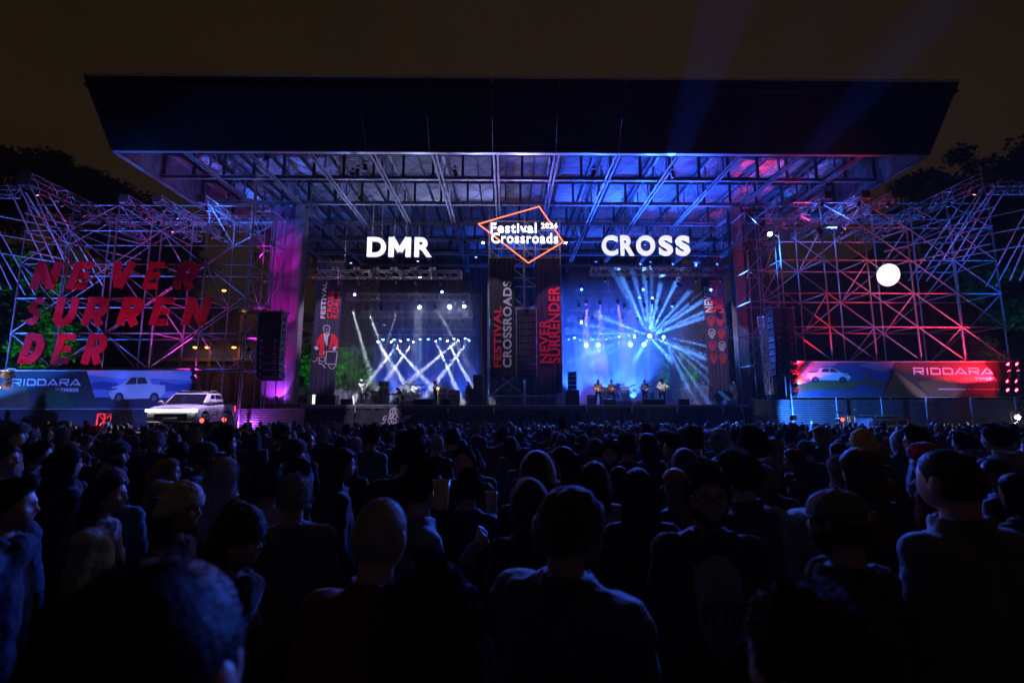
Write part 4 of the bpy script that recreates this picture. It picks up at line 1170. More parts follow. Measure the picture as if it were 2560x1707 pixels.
# ================================================================== ADVERTISING BANNERS
def ad(label, u0, u1, v0, v1, Y):
    A = P(u0, v1, Y); B = P(u1, v0, Y)
    T = thing('advertising_banner', label, 'banner', (A.x, Y, A.z)); w = B.x-A.x; h = B.z-A.z
    block(T, 'panel', (A.x, Y+.02, A.z), (B.x, Y+.06, B.z), flatmat((.02,.02,.022)))
    for z in (0, h): bar(T, 'edge_rail', (A.x, Y, A.z+z), (B.x, Y, A.z+z), .035, M['galv'])
    def poly(pts, c, lay, name='printed_shape'):
        mb = MB(); mb.prism([(x*w, z*h) for x, z in pts], .018-.004*lay, .0185-.004*lay+.001); link(name, mb.mesh(name, flatmat(c)), T)
    return T, w, h, poly
TRK = [(0,.36),(.01,.5),(.06,.60),(.20,.66),(.34,.93),(.40,1.0),(.62,1.0),(.70,.96),(.745,.72),(.80,.68),(1,.66),(1,.36),(.95,.28),(.93,.20)]
def truck_print(T, w, h, poly, x0, z0, tw, th, flip, lay, body):
    f = (lambda x: x0 + (1-x)*tw) if flip else (lambda x: x0 + x*tw)
    g = lambda z: z0 + z*th
    poly([(f(x), g(z)) for x, z in TRK + [(.70,.18),(.30,.16),(.06,.16)]], body, lay, 'printed_pickup')
    dk = (.03,.035,.05)
    poly([(f(.27),g(.68)),(f(.37),g(.93)),(f(.47),g(.94)),(f(.47),g(.70))], dk, lay+1)
    poly([(f(.49),g(.70)),(f(.49),g(.94)),(f(.62),g(.94)),(f(.68),g(.72))], dk, lay+1)
    for cx in (.19, .82): poly([(f(cx+.085*math.cos(t)), g(.2+.2*math.sin(t))) for t in [i*math.pi/8 for i in range(16)]], (.01,.01,.014), lay+1, 'printed_wheel')
    for cx in (.19, .82): poly([(f(cx+.045*math.cos(t)), g(.2+.11*math.sin(t))) for t in [i*math.pi/8 for i in range(16)]], (.12,.12,.14), lay+2, 'printed_wheel')
    poly([(f(.01),g(.46)),(f(.01),g(.52)),(f(.14),g(.56)),(f(.14),g(.52))], (.02,.02,.03), lay+1)
WD = {'I': .28, 'R': 1.05, 'A': 1.15, 'D': 1.0}
def brand(T, w, h, x, z, ww, hh):
    mb = MB(); strokes(mb, 'RIDDARA', x*w, z*h, ww*w, hh*h, hh*h*.2, GW, -.012, .003, gap=.13, widths=WD); link('printed_word', mb.mesh('printed_word', M['white_print']), T)
T, w, h, poly = ad('left advertising banner with a printed white pickup and brand words, lit blue', -22, 480, 926, 1022, 26.6)
X = lambda u: (u+22)/502
poly([(0,0),(X(250),0),(X(208),1),(0,1)], (.022,.035,.03), 1)
poly([(0,0),(X(80),0),(X(60),.55),(X(10),.9),(0,.95)], (.09,.07,.02), 2)
poly([(X(130),0),(X(190),.0),(X(150),.6),(X(90),.4)], (.02,.08,.03), 2)
poly([(X(250),0),(1,0),(1,1),(X(208),1)], (.16,.26,.55), 1)
poly([(X(213),.88),(X(300),.78),(X(360),.8),(X(480),.74),(1,.74),(1,1),(X(208),1)], (.45,.5,.75), 2)
poly([(X(222),.66),(X(250),.72),(X(290),.68),(X(300),.5),(X(230),.5)], (.05,.09,.3), 2)
poly([(X(400),.72),(X(440),.64),(1,.66),(1,.44),(X(400),.46)], (.05,.08,.3), 2)
poly([(X(238),.30),(X(480),.28),(1,.28),(1,0),(X(250),0)], (.015,.02,.05), 3)
truck_print(T, w, h, poly, X(272), .14, X(415)-X(272), .72, False, 4, (.5,.55,.62))
brand(T, w, h, X(22), .60, X(198)-X(22), .18)
me = textmesh('TIMBER', M['white_print'], (X(196)-X(148))*w, .09*h, .035, .002, 1.1); link('printed_word', me, T, (X(172)*w, -.014, .49*h))
poly([(X(134),.50),(X(146),.49),(X(146),.52),(X(134),.53)], (.3,.3,.4), 3)
T, w, h, poly = ad('right advertising banner with printed pickup beside water and brand words, lit red', 1983, 2538, 904, 992, 27.75)
X = lambda u: (u-1983)/555
poly([(0,0),(X(2200),0),(X(2240),1),(0,1)], (.07,.10,.26), 1)
poly([(0,.52),(0,1),(X(2105),1),(X(2060),.7),(X(2010),.45)], (.42,.2,.3), 2)
poly([(X(2150),.9),(X(2210),.7),(X(2238),.85),(X(2240),1),(X(2190),1)], (.35,.25,.42), 2)
poly([(0,.30),(X(2060),.50),(X(2215),.42),(X(2210),.26),(X(2100),.2),(0,.16)], (.14,.13,.05), 2)
poly([(0,0),(X(2200),0),(X(2210),.24),(X(2140),.2),(X(2060),.06),(0,.12)], (.06,.14,.22), 3)
poly([(X(1990),.42),(X(1994),.55),(X(2004),.60),(X(2013),.5),(X(2017),.43)], (.6,.12,.03), 4, 'printed_tent')
poly([(X(2134),.36),(X(2150),.24),(X(2185),.2),(X(2196),.26),(X(2160),.31)], (.04,.07,.35), 4, 'printed_boat')
poly([(X(2166),.42),(X(2167),.70),(X(2171),.74),(X(2175),.66),(X(2177),.42)], (.16,.14,.06), 4, 'printed_figure')
truck_print(T, w, h, poly, X(2021), .40, X(2128)-X(2021), .42, True, 5, (.75,.72,.78))
poly([(X(2200),0),(1,0),(1,1),(X(2240),1)], (.03,.028,.02), 4)
poly([(X(2203),.02),(X(2315),.02),(X(2238),.74)], (.17,.125,.03), 5)
poly([(X(2318),.04),(X(2420),.02),(X(2360),.58),(X(2290),.42)], (.10,.075,.03), 5)
brand(T, w, h, X(2282), .63, X(2480)-X(2282), .2)
me = textmesh('TIMBER', M['white_print'], (X(2486)-X(2430))*w, .11*h, .035, .002, 1.1); link('printed_word', me, T, (X(2458)*w, -.014, .50*h))
poly([(X(2340),.20),(X(2408),.20),(X(2408),.235),(X(2340),.235)], (.4,.36,.5), 6); poly([(X(2424),.20),(X(2492),.20),(X(2492),.235),(X(2424),.235)], (.4,.36,.5), 6)
poly([(X(2414),.2),(X(2419),.2),(X(2419),.24),(X(2414),.24)], (.4,.36,.5), 6)

# ================================================================== PICKUP
def make_pickup(label, loc, rz, paint, scale=1.0, lit=True, name='pickup_truck'):
    """front towards local -Y, length 5.2"""
    T = thing(name, label, 'pickup' if lit else 'car', loc, rz, None, scale)
    def ring(y, hw, zb, zt, tw):    # cross-section points left to right over the top
        return [(-hw*.92, y, zb), (-hw, y, zb+.18), (-hw, y, zb+.42), (-hw*.985, y, zt-.10), (-hw*tw, y, zt), (-hw*tw*.5, y, zt+.02), (0, y, zt+.03), (hw*tw*.5, y, zt+.02), (hw*tw, y, zt), (hw*.985, y, zt-.10), (hw, y, zb+.42), (hw, y, zb+.18), (hw*.92, y, zb)]
    st = [(-2.62,.84,.48,.96,.92),(-2.58,.91,.36,1.03,.90),(-2.40,.945,.30,1.08,.88),(-1.9,.955,.28,1.12,.88),(-1.25,.955,.28,1.16,.90),(-.95,.95,.28,1.16,.90),(0,.95,.28,1.17,.93),(.95,.95,.28,1.18,.95),(1.05,.955,.28,1.20,.96),(2.3,.95,.34,1.20,.96),(2.55,.92,.40,1.16,.95),(2.6,.86,.45,1.1,.93)]
    mb = MB(); vs = []; n = 13
    for s in st: vs += ring(*s)
    fs = [(k*n+i, k*n+i+1, (k+1)*n+i+1, (k+1)*n+i) for k in range(len(st)-1) for i in range(n-1)]
    fs += [tuple(range(n))[::-1], tuple((len(st)-1)*n+i for i in range(n))] + [(k*n+n-1, k*n, (k+1)*n, (k+1)*n+n-1) for k in range(len(st)-1)]
    mb.add(vs, fs, 0, True); me = mb.mesh('body', paint, True); body = link('body', me, T)
    bv = body.modifiers.new('sub', 'SUBSURF'); bv.levels = 1; bv.render_levels = 2
    # cabin
    def lv(z, y0, y1, hw):
        return [(-hw*.9,y0,z),(hw*.9,y0,z),(hw,y0+.16,z),(hw,y1-.1,z),(hw*.9,y1,z),(-hw*.9,y1,z),(-hw,y1-.1,z),(-hw,y0+.16,z)]
    def loop(a, m_, name, par, sub=0):
        mb = MB(); vs = []
        for q in a: vs += lv(*q)
        fs = [(k*8+i, k*8+(i+1) % 8, (k+1)*8+(i+1) % 8, (k+1)*8+i) for k in range(len(a)-1) for i in range(8)] + [tuple(range(8))[::-1], tuple((len(a)-1)*8+i for i in range(8))]
        mb.add(vs, fs, 0, True); return link(name, mb.mesh(name, m_, True), par)
    loop([(1.10,-1.50,.98,.89),(1.35,-1.10,.94,.84),(1.64,-.68,.84,.75),(1.69,-.58,.80,.72)], paint, 'cabin', T)
    loop([(1.692,-.60,.82,.72),(1.75,-.48,.76,.68),(1.79,-.22,.55,.56)], M['car_trim'], 'roof', T)
    gl = MB()
    gl.add([(-.74,-1.455,1.135),(.74,-1.455,1.135),(.64,-.715,1.635),(-.64,-.715,1.635)], [(0,1,2,3)])
    link('windscreen', gl.mesh('windscreen', M['glass_dark']), T)
    for s in (-1, 1):
        for nm, a in (('side_window', [(-1.10,1.20),(-.16,1.20),(-.16,1.61),(-.56,1.61)]), ('side_window', [(-.08,1.20),(.80,1.20),(.70,1.61),(-.08,1.61)])):
            def sx(z): return s*(.892 - (z-1.10)*.255 + .008)
            mb = MB(); mb.add([(sx(z), y, z) for y, z in a], [(0,1,2,3)]); link(nm, mb.mesh(nm, M['glass_dark']), T)
        mb = MB(); mb.ell((s*1.05,-1.08,1.25), (.11,.07,.085)); mb.tube((s*.9,-1.05,1.2),(s*.99,-1.07,1.23),.025,6); link('mirror', mb.mesh('mirror', paint), T)
        for y in (-.12, -1.0, .86):
            mb = MB(); mb.box((s*.9535-.004,y-.006,.42),(s*.9535+.004,y+.006,1.10)); link('door_seam', mb.mesh('door_seam', M['car_trim']), T)
        for y in (-.24, .70):
            mb = MB(); mb.bbox((s*.962-.014,y-.09,.97),(s*.962+.014,y+.09,1.0),.006); link('door_handle', mb.mesh('door_handle', M['alu']), T)
        for y in (-1.62, 1.62):
            arch = MB(); arch.lathe([(.44,-.012),(.50,-.006),(.50,.012),(.44,.012)], (s*.955,y,.40), (s,0,0), 24); link('wheel_arch', arch.mesh('wheel_arch', M['car_trim']), T)
            inn = MB(); inn.lathe([(0,0),(.44,0),(.44,.01)], (s*.952,y,.40), (s,0,0), 24); link('arch_liner', inn.mesh('arch_liner', M['car_trim']), T)
            ty = MB(); ty.lathe([(.24,-.1),(.35,-.11),(.385,-.07),(.385,.07),(.35,.11),(.24,.1)], (s*.90,y,.385), (s,0,0), 24)
            t = link('wheel', ty.mesh('tyre', M['rubber']), T)
            rim = MB(); rim.lathe([(.25,.08),(.23,.11),(.20,.07)], (s*.90,y,.385), (s,0,0), 20)
            for q in range(6):
                a = q*math.pi/3; rim.box((s*.98-.02,-.02,0),(s*.98+.02,.02,.01))
                rim.tube((s*.985,y,.385),(s*.99,y+.22*math.cos(a),.385+.22*math.sin(a)),.03,5)
            link('rim', rim.mesh('rim', M['alu']), t)
        hl = MB(); hl.add([(s*.50,-2.615,.80),(s*.90,-2.50,.84),(s*.92,-2.42,.93),(s*.5,-2.60,.87)], [(0,1,2,3)] if s > 0 else [(3,2,1,0)])
        hb = MB(); hb.bbox((min(s*.45,s*.93),-2.66,.86),(max(s*.45,s*.93),-2.5,.96),.01)
        link('headlight', hb.mesh('headlight', M['headlight'] if lit else M['glass_dark']), T)
        tb = MB(); tb.bbox((s*.86-.05,2.56,.8),(s*.86+.05,2.63,1.1),.01); link('tail_light', tb.mesh('tail_light', M['tail']), T)
        rr = MB(); rr.path([(s*.60,-.2,1.76),(s*.62,-.1,1.81),(s*.60,.55,1.81),(s*.58,.68,1.74)], .018, 6); link('roof_rail', rr.mesh('roof_rail', M['alu']), T)
        br = MB(); br.path([(s*.90,1.06,1.2),(s*.88,1.0,1.55)], .03, 6); br.path([(s*.92,1.1,1.235),(s*.92,2.5,1.235)], .025, 6); link('bed_rail', br.mesh('bed_rail', M['car_trim']), T)
    lb = MB(); lb.bbox((-.44,-2.675,.89),(.44,-2.60,.93),.008); link('light_bar', lb.mesh('light_bar', M['headlight'] if lit else M['alu']), T)
    g_ = MB(); g_.bbox((-.6,-2.66,.48),(.6,-2.56,.80),.02); link('grille', g_.mesh('grille', M['car_trim']), T)
    for k in range(4):
        q = MB(); q.box((-.55,-2.668,.51+k*.045),(.55,-2.661,.525+k*.045)); link('grille_bar', q.mesh('grille_bar', M['alu']), T)
    q = MB(); q.bbox((-.25,-2.70,.50),(.25,-2.672,.61),.008); link('number_plate', q.mesh('number_plate', M['white_gloss']), T)
    q = MB(); q.bbox((-.84,-2.7,.36),(.84,-2.5,.46),.03); link('bumper', q.mesh('bumper', M['car_trim']), T)
    q = MB(); q.box((-.82,1.12,1.19),(.82,2.45,1.225)); link('bed_cover', q.mesh('bed_cover', M['car_trim']), T)
    if lit:
        mb = MB(); strokes(mb, 'RIDDARA', -.95, 0, 1.75, .22, .045, GW, 0, .003, gap=.13, widths=WD)
        mb.v = [(.972 - y, x, z+.66) for x, y, z in mb.v]; link('door_lettering', mb.mesh('door_lettering', flatmat((.10,.02,.09))), T)
        me = textmesh('NOVA', flatmat((.10,.02,.09)), .32, .09, .03, .002); me.transform(Matrix.Rotation(R(90), 4, 'Z')); link('door_lettering', me, T, (.974, -.76, .97))
    return T
make_pickup('white pickup with black roof and blazing headlights on a plinth', (-15.2, 23.9, .80), R(13), M['car_paint'], 1.04)
p = P(2205, 1040, 26)
make_pickup('dark blue car whose roof shows above the crowd before the right wall', (p.x, 26, gz(26)), R(82), M['car_paint_blue'], 1.18, False, 'parked_car')
l = bpy.data.lights.new('headlight_glow', 'AREA'); l.energy = 60; l.size = 1.6; l.color = (.9,.9,1)
lo = bpy.data.objects.new('headlight_glow', l); COL.objects.link(lo); lo.location = (-15.2, 21.0, 1.8); lo.rotation_euler = (R(-80), 0, 0)

# ladder like lit stands in the crowd
for u, v, Y, lb, em in ((262,1034,22.5,'slim truss stand lit violet in the left crowd',0), (578,1040,20.5,'low truss stand with red lamps in front of the pickup',0), (2545,1034,23,'slim truss stand with a white lamp at the far right crowd edge',1), (2120,1040,24,'small truss stand with red lamp before the right car',0)):
    p = P(u, v, Y); box_truss('truss_stand', lb, (p.x, Y, gz(Y)), (p.x, Y, p.z), .34, .3, faces=4, group='slim truss stands in the crowd')
p = P(2551, 1042, 22.5); fixture('white flood lamp on the far right truss stand', p, (15, 20, 1), (.75,.85,1), 900, 110, 12, group='lamps on the truss stands')
for u, v, Y in ((512,1050,20.6),(567,1048,20.8),(2099,1048,23.5)):
    p = P(u, v, Y); fixture(f'small red lamp on a stand {"near the right car" if u > 1000 else ("left of" if u < 540 else "right of")+" the truss before the pickup"}', p, (p.x, 10, 1), (1,.05,.04), 0, 30, .35, group='small red lamps before the vehicles')
p = P(240, 1000, 24)
wash('violet lamp lighting the truss stand in the left crowd', (-19.5, 21.5, 1.2), (-20, 23, 1.5), (.55,.5,1), 150, 80, 0, .8)

# ================================================================== TREES
def leaf_cloud(rx, ry, rz, n, size, seed, clumps=26):
    rnd = random.Random(seed); mb = MB(); cs = []
    for _ in range(clumps):
        while True:
            p = Vector((rnd.uniform(-1,1), rnd.uniform(-1,1), rnd.uniform(-1,1)))
            if .35 < p.length < 1: break
        cs.append((Vector((p.x*rx, p.y*ry, p.z*rz)), rnd.uniform(.22,.45)*min(rx,rz)))
    vs = []; fs = []
    for k in range(n):
        c, r = rnd.choice(cs)
        d = Vector((rnd.gauss(0,1), rnd.gauss(0,1), rnd.gauss(0,1))).normalized()*r*rnd.uniform(.5,1.05)
        p = c + Vector((d.x, d.y, d.z*.75)); s = size*rnd.uniform(.6,1.4)
        a = Vector((rnd.uniform(-1,1), rnd.uniform(-1,1), rnd.uniform(-1,.3))).normalized(); b = a.orthogonal().normalized()
        b = Quaternion(a, rnd.uniform(0,6.28)) @ b
        i = len(vs); vs += [p, p+a*s*.5+b*s*.28, p+a*s, p+a*s*.5-b*s*.28]; fs.append((i,i+1,i+2,i+3))
    mb.add(vs, fs); return mb, cs
CR = []
for k in range(4):
    mb, cs = leaf_cloud(3.2, 2.6, 3.0, 9000, .30, 40+k, 26); CR.append((mb.mesh('crown', M['leaf']), cs))
def tree(label, x, y, ztop, s, k, rz, z0=None):
    z0 = gz(y) if z0 is None else z0
    T = thing('tree', label, 'tree', (x, y, z0), rz, 'trees behind the stage and the scaffold wings')
    me, cs = CR[k % 4]; zc = (ztop - 2.8*s) - z0
    cr_ = link('crown', me, T, (0, 0, zc), None, s)
    mb = MB(); mb.path([(0,0,-.1),(.1,.05,zc*.35),(-.05,.1,zc*.7),(0,0,zc)], .16*s, 8); link('trunk', mb.mesh('trunk', M['bark']), T)
    lb = MB()
    for c_, r in cs[:12]:
        st_ = Vector((0,0,zc-1.2*s*random.random())); e = Vector(c_)*s*.9 + Vector((0,0,zc)); m_ = st_.lerp(e, .5)+Vector((0,0,-.2*s))
        lb.path([st_, m_, e], .045*s, 5)
    link('limb', lb.mesh('limb', M['bark']), T); return T
def tpx(label, u, vtop, Y, s, k, rz=0):
    p = P(u, vtop, Y); tree(label, p.x, Y, p.z, s, k, rz)
tpx('leafy tree behind the far left scaffold edge, lit green', 60, 620, 36, 1.15, 0)
tpx('lower leafy tree behind the letter D, lit green', 110, 780, 35, .95, 1, 1)
tpx('tree at the left picture edge behind the scaffold, faintly green', -40, 640, 34, 1.2, 2, 2)
tpx('tall dark tree on the left hill against the sky', 20, 352, 60, 2.3, 3, .5)
tpx('rounded dark treetop behind the top of the left scaffold', 255, 452, 58, 1.7, 0, 2)
tpx('small spiky dark treetop above the left scaffold', 170, 402, 59, 1.2, 1, 1.2)
tpx('dark bushy tree behind the left scaffold top', 340, 500, 57, 1.5, 2, 3)
tpx('dark bushy tree behind the second left scaffold bay', 420, 545, 50, 1.4, 2, 2.2)
tpx('bright green lit tree between the purple column and drummer banner', 765, 862, 52, 1.5, 1, .3)
tpx('green lit tree right of the drummer banner', 880, 800, 54, 1.9, 2, 1.3)
tpx('dim green tree behind the left band backdrop', 985, 700, 60, 2.2, 3, .3)
tpx('green lit tree at the right edge of the right stage', 1730, 820, 54, 1.6, 0, 2.3)
tpx('tall green flecked tree above the right backdrop', 1660, 705, 60, 2.1, 1, .9)
tpx('dim tree behind the skull banner', 1830, 790, 56, 1.8, 3, .4)
tpx('tree with green spot behind the right slatted wall', 2450, 860, 40, 1.0, 1, .7)
tpx('dark teal lit tree at the right picture edge', 2535, 590, 40, 1.5, 2, .7)
tpx('tall dark tree behind the right scaffold corner', 2600, 360, 55, 2.3, 0, 1)
tpx('dark treetop rising behind the right end of the roof', 2370, 395, 60, 1.9, 1, 2)
tpx('broad dark tree behind the right scaffold top', 2480, 420, 58, 2.2, 3, 2)
tpx('dark tree behind the glowing ball', 2300, 500, 56, 1.9, 2, 1)
tpx('low green lit shrub right behind the speaker at the right', 1955, 935, 40, .5, 2, 1)
for k, (pos, aim, w, dg, col) in enumerate((((-30.5,30,1),(-33.5,35,8.5),3500,34,(.03,1,.02)),((-31.6,31.5,.5),(-33.4,34.5,4.5),2500,40,(.03,1,.02)),((-15.5,44,2.5),(-19.5,52,6),3200,50,(.05,1,.02)),((-14.5,46.5,2.5),(-16,54,8),2600,50,(.05,1,.02)),((-10,47,3),(-12,60,15),3500,34,(.03,1,.02)),((17,46,2.5),(19.5,54,6),7000,34,(.06,1,.03)),((12,48,4),(17,60,16),9000,16,(.08,1,.05)),((37,33,.5),(39,40,11),900,50,(.02,.8,.5)),((33,34,.5),(35.5,40,5),900,20,(.05,1,.03)))):
    wash(f'{ORD[k]} green flood lamp from the left aimed up at the trees', pos, aim, col, w, dg, 0, 1.0, 'green flood lamps under the trees')

# ================================================================== DARK PAVILION BEHIND THE LEFT WING
T = thing('pavilion', 'dark brown pavilion with warm lamps behind the left scaffold', 'building', (-19, 40, gz(40))); b = Vector(T.location)
block(T, 'wall', (-30, 40, gz(40)), (-17.4, 40.4, 9.6), M['building'])
block(T, 'roof', (-30.6, 39.0, 9.6), (-17.2, 44, 9.9), M['steel_dark'])
for k in range(5):
    x = -29.2+k*2.4
    mb = MB(); pts = [(0,0),(0,3.2)]+[(.8-.8*math.cos(R(a)), 3.2+.8*math.sin(R(a))) for a in range(15,180,15)]+[(1.6,3.2),(1.6,0)]
    mb.prism(pts, -.06, -.01); link('arched_opening', mb.mesh('arched_opening', M['brick']), T, Vector((x, 40, .6)) - b)
    block(T, 'pier', (x-.35, 39.86, gz(40)), (x-.15, 39.98, 9.5), M['brick'])
block(T, 'cornice', (-30, 39.8, 5.6), (-17.4, 39.99, 5.85), M['brick'])
for k, (u, v, e) in enumerate(((488,868,.6),(518,868,.6),(585,868,1),(613,778,.8),(560,726,.4))):
    p = P(u, v, 39.2); T2 = thing('lantern', f'{ORD[k]} small warm lantern on the dark pavilion behind the left scaffold', 'lantern', p, 0, 'warm lanterns on the pavilion')
    mb = MB(); mb.ell((0,0,0),(.16,.13,.09),nu=12,nv=8); link('bulb', mb.mesh('bulb', M['warm']), T2)
    mb = MB(); mb.lathe([(.2,.02),(.08,.16),(.02,.2)], n=12); mb.tube((0,0,.18),(0,.5,.3),.015,6); link('shade', mb.mesh('shade', M['black_metal']), T2)
    if e > .5:
        l = bpy.data.lights.new('lantern_light', 'POINT'); l.energy = 22*e; l.color = (1,.5,.15); l.shadow_soft_size = .1
        lo = bpy.data.objects.new('lantern_light', l); COL.objects.link(lo); lo.parent = T2; lo.location = (0,-.25,-.1)
# brick pillar right of right backdrop
T = thing('brick_pillar', 'brown brick pillar at the right end of the blue backdrop', 'pillar', (P(1690,1000,44.5).x, 44.5, DZ))
for k in range(34):
    for j in range(2):
        block(T, 'brick', (T.location.x-.42+j*.42+.01, 44.3, DZ+k*.16), (T.location.x+j*.42-.01, 44.7+(.02 if (k+j)%2 else 0), DZ+k*.16+.148), M['brick'])
# side roof trusses seen in the wings of the stage
for lb, a, c2, s in (('short truss seen between left column and drummer banner, sloping', P(745,812,44), P(800,832,42), .5), ('lower brown truss between left column and drummer banner', P(745,858,44), P(815,842,43), .5), ('truss behind the drummer banner', P(845,858,47), P(925,880,46), .5), ('upright truss mast beside the left barrier', (P(886,880,46).x,46,DZ), P(888,870,46), .45),
                     ('sloping truss between skull banner and right column', P(1815,826,42), P(1862,805,43), .5), ('lower orange truss between skull banner and right column', P(1815,835,42), P(1866,848,43), .5), ('upright truss mast before the green tree at the right', (P(1718,1000,46).x,46,DZ), P(1718,880,46), .3)):
    box_truss('side_truss', lb, a, c2, s, .45, M['galv'])
fixture('warm lamp in the left wings lighting the side trusses', (-14.6, 41.5, 3), (-16, 44, 8), (1,.6,.35), 260, 100, 0, group='warm work lamps beside the stages', stand=True)
fixture('warm lamp in the right wings lighting the side trusses', (17.6, 40.5, 3), (18.5, 43, 8), (1,.5,.25), 260, 100, 0, group='warm work lamps beside the stages', stand=True)

# ================================================================== CROWD BARRIERS beside the stages
def barrier(label, A, B, h=1.15):
    A = Vector(A); B = Vector(B); T = thing('crowd_barrier', label, 'barrier', A, 0, 'steel barriers at the stage sides')
    up = Vector((0,0,h)); d = (B-A); n = int(d.length/.16)
    bar(T, 'rail', A+up, B+up, .03, M['alu']); bar(T, 'rail', A+Vector((0,0,.12)), B+Vector((0,0,.12)), .03, M['alu'])
    for k in range(n):
        p = A + d*(k/n); bar(T, 'bar', p+Vector((0,0,.12)), p + d*.06/1 + up if k < n-1 else p+up, .016, M['alu'])
    for t in (0, 1): bar(T, 'foot_post', A+d*t, A+d*t+up, .035, M['alu'])
barrier('bright slanted barrier left of the left band before onlookers', (P(834,1010,36).x, 36, DZ), (P(890,1010,42).x, 42, DZ))
barrier('bright slanted barrier right of the right band before onlookers', (P(1688,1005,43).x, 43, DZ), (P(1770,1005,36.5).x, 36.5, DZ), 1.4)
barrier('short barrier section between left column and drummer banner', (P(738,1010,38).x, 38, DZ), (P(768,1010,38).x, 38, DZ))

# ================================================================== PEOPLE
def remesh(parts, name, mats, voxel, smooth=2, noise_amp=0, nscale=8, seed=0):
    """closed overlapping shapes -> one continuous surface"""
    me = parts.mesh(name, mats, True)
    ob = bpy.data.objects.new('tmp', me)
    r = ob.modifiers.new('r', 'REMESH'); r.mode = 'VOXEL'; r.voxel_size = voxel; r.use_smooth_shade = True
    s = ob.modifiers.new('s', 'SMOOTH'); s.factor = .5; s.iterations = smooth
    out = evaluated(ob); out.name = name
    JUNK.extend((ob, me))
    if noise_amp:
        n_ = len(out.vertices); co = [0.0]*(3*n_); nr = [0.0]*(3*n_)
        out.vertices.foreach_get('co', co); out.vertex_normals.foreach_get('vector', nr)
        for i in range(0, 3*n_, 3):
            x, y, z = co[i:i+3]
            n = noise_amp*(noise.noise((x*nscale+seed, y*nscale, z*nscale*1.3)) + .5*noise.noise((x*nscale*2.5, y*nscale*2.5+seed, z*nscale*2.8)))
            co[i] += nr[i]*n; co[i+1] += nr[i+1]*n; co[i+2] += nr[i+2]*n
        out.vertices.foreach_set('co', co)
    out.polygons.foreach_set('use_smooth', [True]*len(out.polygons))
    out.update()
    return out

def g2d(x, y, sx, sy): return math.exp(-(x*x/(2*sx*sx) + y*y/(2*sy*sy)))
def skull(d):
    x, y, z = d.x*.077, d.y*.096, d.z*.118
    r = math.sqrt(max(1e-6, 1-d.z*d.z))
    if d.z < -.05:
        t = min(1, (-d.z-.05)/.95)
        fx = math.sqrt(max(0, 1-abs(d.z)**2.9))/r
        x *= min(fx, 1.6)*(1-.30*t*t)
        if d.y < 0: y *= 1-.35*t
    if d.y > 0:       # fuller face below, steeper brow above
        e = 3.4 if d.z < 0 else 2.6
        f = math.sqrt(max(0, 1-abs(d.z)**e))/r
        y *= 1 + (min(f, 1.75)-1)*min(1, d.y/r*1.3)
    return x*1.02, y, z*.97
def head_shape(mb, c, rot=None, female=False, nu=44, nv=32, beard=0):
    c = Vector(c); vs = []
    def pt(d):
        x, y, z = skull(d)
        f = max(0, d.y)
        b = 0
        b += .019*g2d(d.x, d.z+.22, .09, .10)*(f > .5)
        b += .009*g2d(d.x, d.z+.04, .06, .18)*(f > .5)
        b += .006*g2d(d.x, d.z-.20, .40, .08)*(f > .4)
        b -= .013*(g2d(d.x-.37, d.z-.02, .15, .11) + g2d(d.x+.37, d.z-.02, .15, .11))*(f > .3)
        b += .008*g2d(d.x, d.z+.50, .20, .05)*(f > .3) + .007*g2d(d.x, d.z+.64, .18, .05)*(f > .3) - .005*g2d(d.x, d.z+.57, .22, .025)*(f > .3)
        b += .008*g2d(d.x, d.z+.86, .26, .12)*(f > .1)
        b += .005*(g2d(d.x-.55, d.z+.18, .16, .16) + g2d(d.x+.55, d.z+.18, .16, .16))*f
        if beard: b += beard*max(0, -d.z-.15)*(f > .05)
        p = Vector((x, y, z)); return p + Vector((0, 1, 0))*b + d*0
    rings = []
    for k in range(nv+1):
        t = math.pi*k/nv; row = []
        for i in range(nu):
            a = 2*math.pi*i/nu
            row.append(pt(Vector((math.sin(t)*math.cos(a), math.sin(t)*math.sin(a), math.cos(t)))))
        rings.append(row)
    v2 = [rings[0][0]] + [p for r in rings[1:-1] for p in r] + [rings[-1][0]]
    if rot: v2 = [rot @ p for p in v2]
    v2 = [p + c for p in v2]
    fs = []
    for i in range(nu):
        j = (i+1) % nu
        fs.append((0, 1+i, 1+j))
        for k in range(nv-2): fs.append((1+k*nu+i, 1+(k+1)*nu+i, 1+(k+1)*nu+j, 1+k*nu+j))
        fs.append((len(v2)-1, 1+(nv-2)*nu+j, 1+(nv-2)*nu+i))
    mb.add(v2, fs, 0, True)
    for s in (-1, 1):
        e = Vector((s*.080, -.006, -.006)); q = Matrix.Rotation(R(s*18), 3, 'Z')
        ee = (rot @ e if rot else e) + c; qq = (rot.to_matrix() @ q) if rot else q
        mb.ell(ee, (.011,.021,.033), qq, 10, 8)

